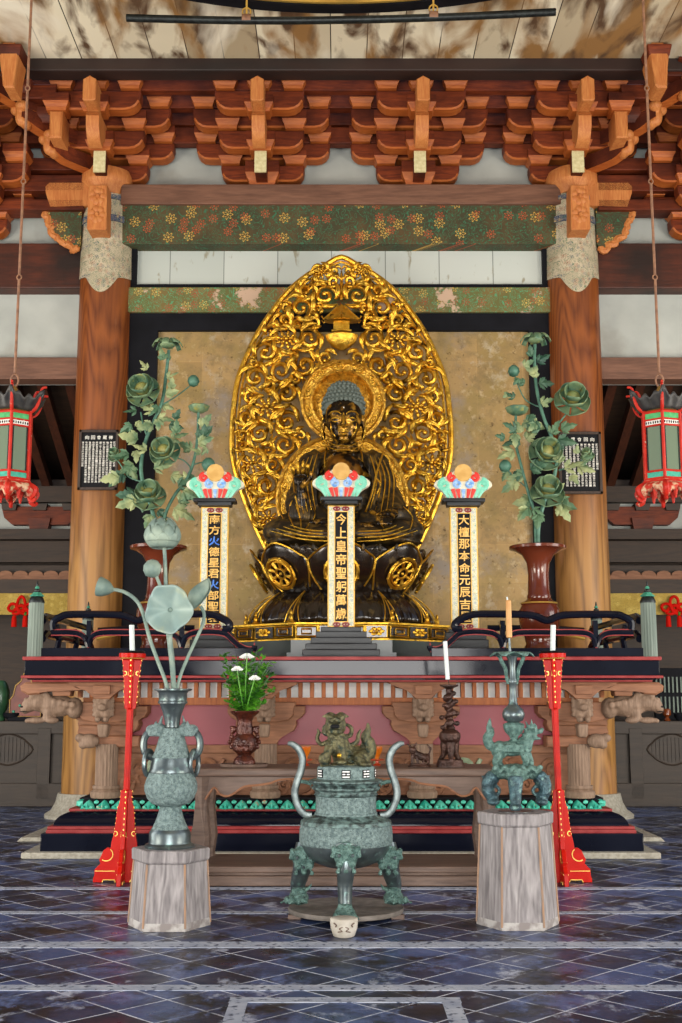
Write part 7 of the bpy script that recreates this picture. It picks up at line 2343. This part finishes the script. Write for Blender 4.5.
def arrangement(q, stems, flowers, leaves, lab, seed):
    rs = random.Random(seed)
    r = empty('peony_spray', q.p(stems[0][0][0], stems[0][0][1]), lab, 'flower arrangement', 'painted metal peony sprays')
    def pp(px, py, dy=0): return q.p(px, py, dy)
    for pts in stems:
        w = pts[-1] if not isinstance(pts[-1], tuple) else .03
        P_ = [p for p in pts if isinstance(p, tuple)]
        SP = smoothpts([pp(a, b, .02 * sin(a)) for a, b in P_], 6)
        w *= .68
        MB().tube(SP, lerp_list([w, w * .75], len(SP)), 8).build('stem', M['stem'], r)
    for (kind, px, py, R_) in flowers:
        c = pp(px, py, .08 if kind == 'b' else 0)
        if kind == 'b': blossom(c, R_ / q.k, r, Vector((rs.uniform(-.25, .25), -1, rs.uniform(.25, .7))))
        elif kind == 's': blossom(c, R_ / q.k, r, Vector((rs.uniform(-.6, .6), -1, .8)), .75)
        elif kind == 't': tepal_top(c, R_ / q.k, r)
        elif kind == 'c': cupflower(c, R_ / q.k, r)
        else: bud(c, R_ / q.k, r)
    for (px, py, ang, L) in leaves:
        lf = MB(); c = pp(px, py, rs.uniform(-.02, .10))
        a = radians(ang); dp = rs.uniform(-.5, .3)
        d = Vector((cos(a), dp, sin(a)))
        leafmesh(lf, c, d, L * .9 / q.k, Vector((0, -1, rs.uniform(-1.2, 1.2))))
        side = Vector((-sin(a), 0, cos(a)))
        for s in (-1, 1):
            d2 = d + side * s * .9
            leafmesh(lf, c, d2, L * .52 / q.k, Vector((0, -1, rs.uniform(-1.2, 1.2))))
        lf.build('leaf', M[rs.choice(['peony_leaf', 'peony_leaf', 'peony_leaf_dark'])], r, 0, solid=.004)
Ls = [[(160, 548), (152, 515), (141, 485), (138, 465), (142, 440), (150, 420), (158, 402), (161, 375), (163.5, 350), .034],
      [(163, 548), (163, 518), (172, 497), (184, 481), (191, 464), (194.5, 440), (195.5, 412), .028],
      [(158, 405), (172, 397), (188, 384), .012], [(143, 436), (139, 424), (136, 412), .016], [(139, 482), (125, 476), (116, 463), (111, 458), .014],
      [(170, 500), (185, 476), (188, 468), (182, 461), (172, 457), .014], [(191, 465), (200, 462), (206, 464), .012], [(140, 485), (146, 495), .016]]
Lf = [('t', 162, 345, 15), ('b', 138, 391, 17.5), ('d', 189.5, 381, 6.2), ('c', 195.7, 409, 10.5), ('s', 110.5, 455, 9.5), ('b', 162, 452, 16), ('b', 148, 496, 17), ('d', 206.4, 464.5, 7)]
Ll = [(160, 362, 110, 16), (163, 380, 20, 16), (162, 396, 10, 18), (158, 405, -20, 15), (150, 412, 150, 22), (155, 420, -10, 20), (150, 425, 200, 20), (132, 410, 190, 16), (128, 425, 210, 18), (135, 440, 170, 24), (127, 455, 200, 20), (143, 372, 130, 14), (168, 440, 20, 22), (195, 440, 40, 24), (196, 445, 15, 22), (190, 450, 150, 20), (186, 480, 160, 20), (176, 487, 20, 22), (182, 492, 330, 24), (130, 463, 220, 22), (120, 472, 230, 24), (118, 478, 190, 24), (135, 500, 200, 26), (133, 495, 180, 24), (150, 515, 250, 18), (160, 518, 280, 18), (172, 508, 330, 28), (176, 502, 20, 20), (165, 425, 350, 18), (198, 428, 50, 20), (200, 455, 160, 14), (145, 452, 160, 18), (152, 470, 10, 22), (168, 475, 340, 20)]
arrangement(qL, Ls, Lf, Ll + [(x + 6, y - 5, a + 70, L * .8) for x, y, a, L in Ll[::2]], 'painted metal peony spray in the left red brown vase', 4)
Rs = [[(540, 548), (541, 525), (548, 500), (558, 478), (561, 455), (556, 435), (549, 418), (543, 392), (541, 365), (542, 345), .034],
      [(538, 548), (537, 515), (530, 488), (524, 463), (520, 440), (521, 413), .028], [(546, 407), (532, 400), (524, 387), (520, 373), .012],
      [(556, 434), (564, 424), (574, 412), .016], [(563, 470), (578, 466), (590, 458), .014], [(530, 488), (516, 476), (510, 469), .012], [(545, 505), (550, 496), .02]]
Rf = [('t', 543, 340, 15), ('b', 578, 400, 18.5), ('d', 519.5, 371, 6.2), ('c', 522, 411, 11.5), ('s', 592.5, 455, 9.5), ('b', 550, 454, 18), ('b', 550, 492, 17.5), ('d', 508.5, 466, 6.5)]
Rl = [(544, 362, 30, 18), (541, 375, 150, 14), (544, 384, 0, 20), (528, 368, 30, 16), (530, 385, 160, 14), (545, 405, 20, 18), (520, 398, 150, 14), (528, 420, 340, 28), (540, 420, 210, 20), (565, 430, 10, 20), (562, 440, 350, 24), (520, 432, 160, 20), (524, 440, 200, 22), (518, 450, 210, 24), (530, 440, 40, 20), (533, 470, 20, 24), (528, 475, 190, 20), (520, 480, 220, 24), (536, 500, 190, 24), (531, 508, 230, 24), (560, 500, 330, 26), (562, 505, 300, 24), (568, 470, 20, 24), (582, 466, 340, 22), (586, 460, 10, 14), (575, 475, 300, 16), (540, 515, 260, 20), (512, 470, 240, 16), (545, 430, 160, 20), (508, 440, 170, 14)]
arrangement(qR, Rs, Rf, Rl + [(x - 6, y - 5, a + 70, L * .8) for x, y, a, L in Rl[::2]], 'painted metal peony spray in the right red brown vase', 9)

# ---- plaques on the pillars
SUT = '願以此功德普及於一切我等與衆生皆共成佛道南無本師釋迦牟尼佛唵三世諸尊大悲心陀羅尼神咒如是我聞一時薄伽梵在王舍城耆闍崛山中與大比丘衆萬二千人俱觀自在菩薩行深般若波羅蜜多時照見五蘊皆空度一切苦厄舍利子色不異空空不異色色即是空空即是色受想行識亦復如是'
def plaque(px0, px1, py0, py1, title, lab):
    Y = 15.08
    a, b = at(px0, py1, Y), at(px1, py0, Y)
    cx, cz = (a[0] + b[0]) / 2, (a[1] + b[1]) / 2
    W, H = b[0] - a[0], b[1] - a[1]
    r = empty('wall_plaque', (cx, Y, a[1]), lab, 'plaque', 'black plaques on the pillars')
    f = MB()
    t = .035
    f.box((cx, Y, a[1] + t / 2), (W, .05, t)).box((cx, Y, b[1] - t / 2), (W, .05, t)).box((a[0] + t / 2, Y, cz), (t, .05, H)).box((b[0] - t / 2, Y, cz), (t, .05, H))
    f.build('frame', M['board_frame'], r, bevel=.004)
    bo = MB().box((cx, Y + .012, cz), (W - .04, .03, H - .04)).build('board', M['board_black'], r)
    for s in (-1, 1): MB().box((cx + s * .1, Y + .05, cz), (.03, .08, .3)).build('hanger', M['dark_metal'], r)
    tx_ = MB()
    n = len(title)
    for i, c in enumerate(title):
        text_verts(tx_, c, cx + (i - (n - 1) / 2) * W * .15, b[1] - .10, .05, Y - .004, .002, fit=(.052, .052))
    cols = 10
    k = 0
    for i in range(cols):
        x = cx + ((cols - 1) / 2 - i) * W * .80 / (cols - 1)
        rows = 18 if i not in (0, cols - 1) else 11
        for j in range(rows):
            text_verts(tx_, SUT[k % len(SUT)], x, b[1] - .17 - j * (H - .25) / 18, .03, Y - .004, .0015, fit=(.031, .028)); k += 1
    tx_.build('white_characters', M['glyph_white'], bo, 0)
plaque(78, 119.5, 430, 490, '向回會蔵禅', 'black plaque of white characters on the left pillar, behind the peony leaves')
plaque(560, 601, 432, 494, '禅蔵會回向', 'black plaque of white characters on the right pillar, half hidden by peonies')

# ---- hanging lanterns
def lantern(cx, side, cordtop):
    Y = 9.0
    q = PL2(cx, Y, 450)
    s = 1 if side == 'right' else -1
    X = q.X
    r = empty('hanging_lantern', (X, Y, q.z(503)), 'red hexagonal glass lantern with dark crest and horns, hanging at the %s edge' % side, 'lantern', 'hexagonal hanging lanterns')
    R = 20 / q.k
    base_a = [radians(198 + 60 * k) for k in range(6)] if s > 0 else [radians(342 - 60 * k) for k in range(6)]
    V_ = [Vector((cos(a), sin(a), 0)) for a in base_a]
    C = Vector((X, Y, 0))
    def at_(k, py, rr_=1.0): return C + V_[k % 6] * (R * rr_) + Vector((0, 0, q.z(py)))
    fr = MB()
    for k in range(6):
        fr.tube([at_(k, 484), at_(k, 412)], .013, 6)
        for py, rr_, w in ((415, 1.0, .012), (422.5, 1.02, .008), (428.5, 1.02, .008), (473.5, 1.02, .009), (481, 1.04, .011), (484, 1.12, .013)):
            fr.tube([at_(k, py, rr_), at_(k + 1, py, rr_)], w, 6)
    fr.build('frame', M['red_paint'], r)
    def panel(name, p0, p1, mat, rr_=.985, t=.004):
        for k in range(6):
            mb = MB()
            a, b = at_(k, p0, rr_), at_(k + 1, p0, rr_); c_, d = at_(k + 1, p1, rr_), at_(k, p1, rr_)
            mb.bm.faces.new([mb.bm.verts.new(v) for v in (a, b, c_, d)])
            mb.build(name, mat, r, 0, solid=t)
    panel('green_panel', 421.5, 416, M['lantern_green']); panel('name_strip', 428, 423, M['glyph_white']); panel('teal_panel', 480, 474.5, M['lantern_teal'])
    panel('glass_pane', 473, 429.5, M['lantern_glass'], .97, .003)
    rails = MB()
    for k in range(6):
        for f in (.12, .88):
            a, b = at_(k, 429, .98), at_(k + 1, 429, .98); c_, d = at_(k, 473, .98), at_(k + 1, 473, .98)
            rails.tube([a.lerp(b, f), c_.lerp(d, f)], .006, 5)
    rails.build('glazing_bar', M['dark_metal'], r)
    nm = MB()
    for k in range(6):
        a, b = at_(k, 425.5, 1.0), at_(k + 1, 425.5, 1.0)
        for j in range(7):
            p = a.lerp(b, (j + 1) / 8); nm.box(p, (.008, .008, .018), Matrix.Rotation(j, 4, 'Z'))
    nm.build('small_characters', M['board_black'], r)
    # flaring crest with cut-out curls
    cr2 = MB()
    for k in range(6):
        def fn(u, v, k=k):
            a, b = at_(k, 413, 1.0), at_(k + 1, 413, 1.0)
            p = a.lerp(b, u)
            out = (p - C); out.z = 0; out.normalize()
            corner = abs(u - .5) * 2
            top = .10 + .06 * corner ** 3 + .020 * sin(u * pi * 6)
            return p + out * (.02 + .10 * v * (.6 + .4 * corner ** 2)) + Vector((0, 0, top * v))
        cr2.grid(fn, 19, 6)
    cr2.build('crest', M['lantern_crest'], r, 60, solid=.008)
    hn = MB()
    for k in range(6):
        d = V_[k]
        b = C + d * R + Vector((0, 0, q.z(414)))
        P = [b, b + d * .045 + Vector((0, 0, .03)), b + d * .075 + Vector((0, 0, .09)), b + d * .085 + Vector((0, 0, .15)), b + d * .10 + Vector((0, 0, .185)), b + d * .135 + Vector((0, 0, .19))]
        SP = smoothpts(P, 5)
        hn.tube(SP, lerp_list([.015, .013, .010, .010], len(SP)), 7)
        hn.tube(smoothpts([b + d * .06 + Vector((0, 0, .06)), b + d * .03 + Vector((0, 0, .11)), b + d * .05 + Vector((0, 0, .155)), b + d * .08 + Vector((0, 0, .15)), b + d * .07 + Vector((0, 0, .12))], 4), .010, 6)
        a, c2 = at_(k, 413, 1.03), at_(k + 1, 413, 1.03)
        for j in range(5):
            p = a.lerp(c2, (j + .5) / 5) + d * .03 + Vector((0, 0, .07))
            hn.tube([p + Vector((.018 * cos(t), 0, .018 * sin(t))) for t in [i * .7 for i in range(7)]], .006, 5)
    hn.build('horn', M['red_paint'], r)
    # carved fringe and dangling feet
    fg = MB()
    for k in range(6):
        def fn(u, v, k=k):
            a, b = at_(k, 484, 1.12), at_(k + 1, 484, 1.12)
            p = a.lerp(b, u); out = (p - C); out.z = 0; out.normalize()
            dep = .05 + .055 * abs(cos(u * pi)) ** 2 + .02 * abs(sin(u * pi * 4))
            return p + out * (.06 * sin(pi * v * .8) - .02 * v) - Vector((0, 0, dep * v))
        fg.grid(fn, 21, 7)
    fgo = fg.build('carved_fringe', M['cream_trim'], r, 60, solid=.008)
    ft_ = MB()
    for k in range(6):
        d = V_[k]; b = C + d * R * 1.15 + Vector((0, 0, q.z(487)))
        SP = smoothpts([b, b + d * .05 - Vector((0, 0, .03)), b + d * .03 - Vector((0, 0, .075)), b + d * .0 - Vector((0, 0, .10)), b + d * .03 - Vector((0, 0, .12)), b + d * .055 - Vector((0, 0, .10))], 4)
        ft_.tube(SP, lerp_list([.028, .022, .016, .014], len(SP)), 6)
        m1 = at_(k, 488, 1.1).lerp(at_(k + 1, 488, 1.1), .5)
        ft_.tube([m1, m1 - Vector((0, 0, .05)), m1 - Vector((0, 0, .10))], [.035, .018, .008], 6)
    ft_.build('curled_foot', M['red_paint'], fgo)
    MB().lathe((X, Y, q.z(484)), [(R * 1.1, 0), (R * 1.1, .015), (R, .02)], 6, a0=base_a[0]).build('bottom_board', M['cream_trim'], r, 20)
    # suspension: knob, hook, iron rod in links
    zt_ = q.z(408)
    kn = MB().lathe((X, Y, q.z(414)), [(R * .9, 0), (R * .6, .05), (.05, .08), (.04, .12), (.055, .15), (.03, .19), (.015, .22), (0, .23)], 12).build('inner_cap', M['gold_dim'], r)
    zk = q.z(414) + .22
    ck = MB().tube([(X + .03 * cos(a), Y, zk + .05 + .05 * sin(a)) for a in [j * pi / 6 for j in range(12)]], .008, 6, closed=True)
    ck.build('hook', M['cord'], r)
    rod = MB(); z = zk + .09
    hcount = 0
    zs = [z + (CZ - z) * j / 7 for j in range(8)]
    for z0_, z1_ in zip(zs, zs[1:]):
        rod.tube([(X, Y, z0_ + .02), (X, Y, z1_ - .02)], .011, 6)
        rod.tube([(X + .018 * cos(a), Y, z1_ + .02 * sin(a)) for a in [j * pi / 5 for j in range(10)]], .006, 5, closed=True)
    rod.build('suspension_rod', M['cord'], r)
gm, gt, gb = nt('dusty green lantern glass')
gb.inputs['Base Color'].default_value = hx('#6f7f68'); gb.inputs['Roughness'].default_value = .25; gb.inputs['Alpha'].default_value = .72
M['lantern_glass'] = gm
M['gold_dim'] = pmat('dull gold', '#8a6c34', rough=.5, metal=.5)
lantern(12, 'left', 31)
lantern(663, 'right', 645)

# ---- red knots on the brocade, counters and offerings in the side bays
for s in (-1, 1):
    side = 'left' if s < 0 else 'right'
    Y = 18.3
    q = PL2(21.5 if s < 0 else 675, Y, 610)
    cx = q.cx
    r = empty('red_silk_knot', q.p(cx, 598), 'red silk knot with two tassels hanging on the brocade in the %s bay' % side, 'ornament', 'red silk knots')
    m_ = MB()
    def loop(dx, dy, rx, rz, rot=0):
        P = []
        for j in range(16):
            a = 2 * pi * j / 16; x, z = rx * cos(a), rz * sin(a)
            P.append(q.p(cx, 607) + Vector(((dx + x * cos(rot) - z * sin(rot)) / q.k, -.02 * sin(a * 2), (-dy + x * sin(rot) + z * cos(rot)) / q.k)))
        m_.tube(P, .024, 7, closed=True)
    loop(0, -3.5, 4.0, 7, 0); loop(-8.5, .5, 4.2, 3.8, .2); loop(8.5, .5, 4.2, 3.8, -.2); loop(-2, 3, 6.5, 3.2, .5); loop(2, 3, 6.5, 3.2, -.5); loop(0, 2, 3, 4, 0)
    m_.build('knot', M['knot_red'], r)
    for dx in (-6.5, 4.5):
        a = q.p(cx + dx, 614); 
        t_ = MB().lathe(a - Vector((0, 0, .20)), [(.040, 0), (.036, .12), (.028, .17), (.0, .18)], 14, wav=lambda a_, z: 1 + .06 * cos(10 * a_)).build('tassel', M['knot_red'], r)
        MB().ell(a, (.022, .022, .03)).build('green_bead', M['leaf_green'], t_)
    # long counter with panelled front
    Y = 16.9
    q = PL2(20 if s < 0 else 662, Y, 760)
    zt_, zb_ = q.z(721), 0
    xa, xb = (-9, -3.75) if s < 0 else (3.7, 9)
    c = empty('rear_counter', ((xa + xb) / 2, Y, 0), 'long dark wooden counter with carved panels behind the %s pillar' % side, 'counter', 'rear counters')
    MB().box(((xa + xb) / 2, Y + .4, zt_ - .09), (xb - xa, .9, .18), bevel=.01).build('top', M['counter'], c)
    MB().box(((xa + xb) / 2, Y + .4, (zt_ - .18) / 2), (xb - xa, .8, zt_ - .18)).build('body', M['counter'], c)
    MB().box(((xa + xb) / 2, Y - .02, .16), (xb - xa, .08, .32), bevel=.008).build('bottom_rail', M['counter'], c)
    edges = [45 - 66 * j for j in range(3)] if s < 0 else [636 + 66 * j for j in range(3)]
    for j, e_ in enumerate(edges):
        x0 = at(e_ if s < 0 else e_ + 0, 760, Y)[0]
        MB().box((x0, Y - .03, zt_ / 2), (.18, .06, zt_ - .2), bevel=.006).build('stile', M['counter'], c)
        pcx = x0 + (-.52 if s < 0 else .52)
        P = []
        for k in range(28):
            a = 2 * pi * k / 28
            P.append((pcx + .33 * cos(a) * (1 + .06 * cos(6 * a)), .78 + .20 * sin(a) * (1 + .08 * cos(4 * a)), ))
        pn = MB().tube([(x, Y - .005, z) for x, z in P], .014, 6, closed=True)
        po = pn.build('carved_cartouche', M['counter'], c)
        sl = MB()
        for k in range(-5, 6):
            h = .17 * sqrt(max(.05, 1 - (k / 6) ** 2))
            sl.box((pcx + k * .055, Y - .0, .78), (.02, .02, 2 * h))
        sl.build('cartouche_slats', M['counter'], po)
M['counter'] if 'counter' in M else None
# offerings on the counters
Y = 16.95
zc = at(20, 721, 16.9)[1]
q = PL2(22, Y, 690)
r = empty('red_drum_chair', (q.X, Y + .1, zc), 'dark red angular carved wooden stand with gold outline on the left counter', 'stand')
P = [(9, 707), (9, 690), (12, 686), (14, 676), (19, 672), (22, 664), (27, 664), (31, 676), (36, 680), (37, 690), (40, 694), (40, 707)]
PP = [q.p(a + 3, b) for a, b in P]
zmin = min(p.z for p in PP)
PP = [Vector((p.x, p.y, p.z - zmin + zc + .06)) for p in PP]
MB().prism([(p.x, p.z) for p in PP], Y - .05, Y + .2, bevel=.01).build('body', M['roof_red'], r)
MB().tube([(p.x, Y - .055, p.z) for p in PP], .010, 5, closed=True).build('gold_outline', M['gold_dim'], r)
g = MB()
for (a, b) in ((16, 702), (22, 696), (30, 700)):
    p = q.p(a, b); g.ell((p.x, Y - .055, p.z - zmin + zc + .06), (.022, .012, .022), sub=2)
g.build('green_boss', M['verdigris'], r)
MB().box((PP[0].x + .22, Y + .05, zc + .03), (.46, .3, .06), bevel=.01).build('foot', M['black_matt'], r)
def potlike(name, px, w, h, mat, lab, cat, Y=16.95, prf=None):
    q = PL2(px, Y, 705)
    r = empty(name, (q.X, Y, zc), lab, cat)
    W_ = w / q.k; H_ = h / q.k
    prf = prf or [(.6, 0), (.7, .04), (1, .45), (.95, .75), (.6, .93), (.7, 1), (.6, 1), (.4, .8)]
    MB().lathe((q.X, Y, zc), [(a * W_, b * H_) for a, b in prf], 24).build('body', M[mat], r)
    return r
potlike('green_glazed_jar', 1.5, 8, 40, 'dull_green', 'dark green glazed jar cut off at the left edge on the rear counter', 'jar', prf=[(.5, 0), (.6, .05), (.35, .14), (.8, .3), (1, .5), (.98, .75), (.6, .95), (.3, 1), (0, 1)])
potlike('offering_bowl', 13, 9, 8, 'black_matt', 'low black bowl in front of the red stand on the left counter', 'bowl', 16.75 + .2, prf=[(.4, 0), (.45, .15), (.9, .5), (1, .95), (.95, 1), (.5, .5), (0, .4)])
potlike('amber_jar', 667, 4, 12, 'amber_dark', 'small dim amber jar on the right rear counter', 'jar', prf=[(.7, 0), (.8, .1), (.4, .3), (1, .5), (1, .85), (.8, 1), (.3, 1)])
potlike('offering_bowl', 679, 5, 7, 'black_matt', 'small black bowl at the right edge beside the amber jar', 'bowl', prf=[(.4, 0), (.45, .15), (.9, .5), (1, .95), (.95, 1), (.5, .5), (0, .4)])
# rack of name boards, right
Y = 17.4
q = PL2(667, Y, 690)
r = empty('name_board_rack', (q.X, Y, zc), 'black rack of narrow inscribed boards on the right rear counter', 'rack')
x0, x1 = at(655, 690, Y)[0], at(692, 690, Y)[0]
z1 = q.z(668)
MB().box(((x0 + x1) / 2, Y + .05, (zc + z1) / 2), (x1 - x0, .08, z1 - zc), bevel=.01).build('back', M['black_matt'], r)
for k in range(9):
    x = x0 + .03 + (x1 - x0 - .06) * k / 8
    for zq in (.30, .68):
        MB().box((x, Y - .0, zc + (z1 - zc) * zq), (.022, .02, (z1 - zc) * .3)).build('name_board', M['post'], r)
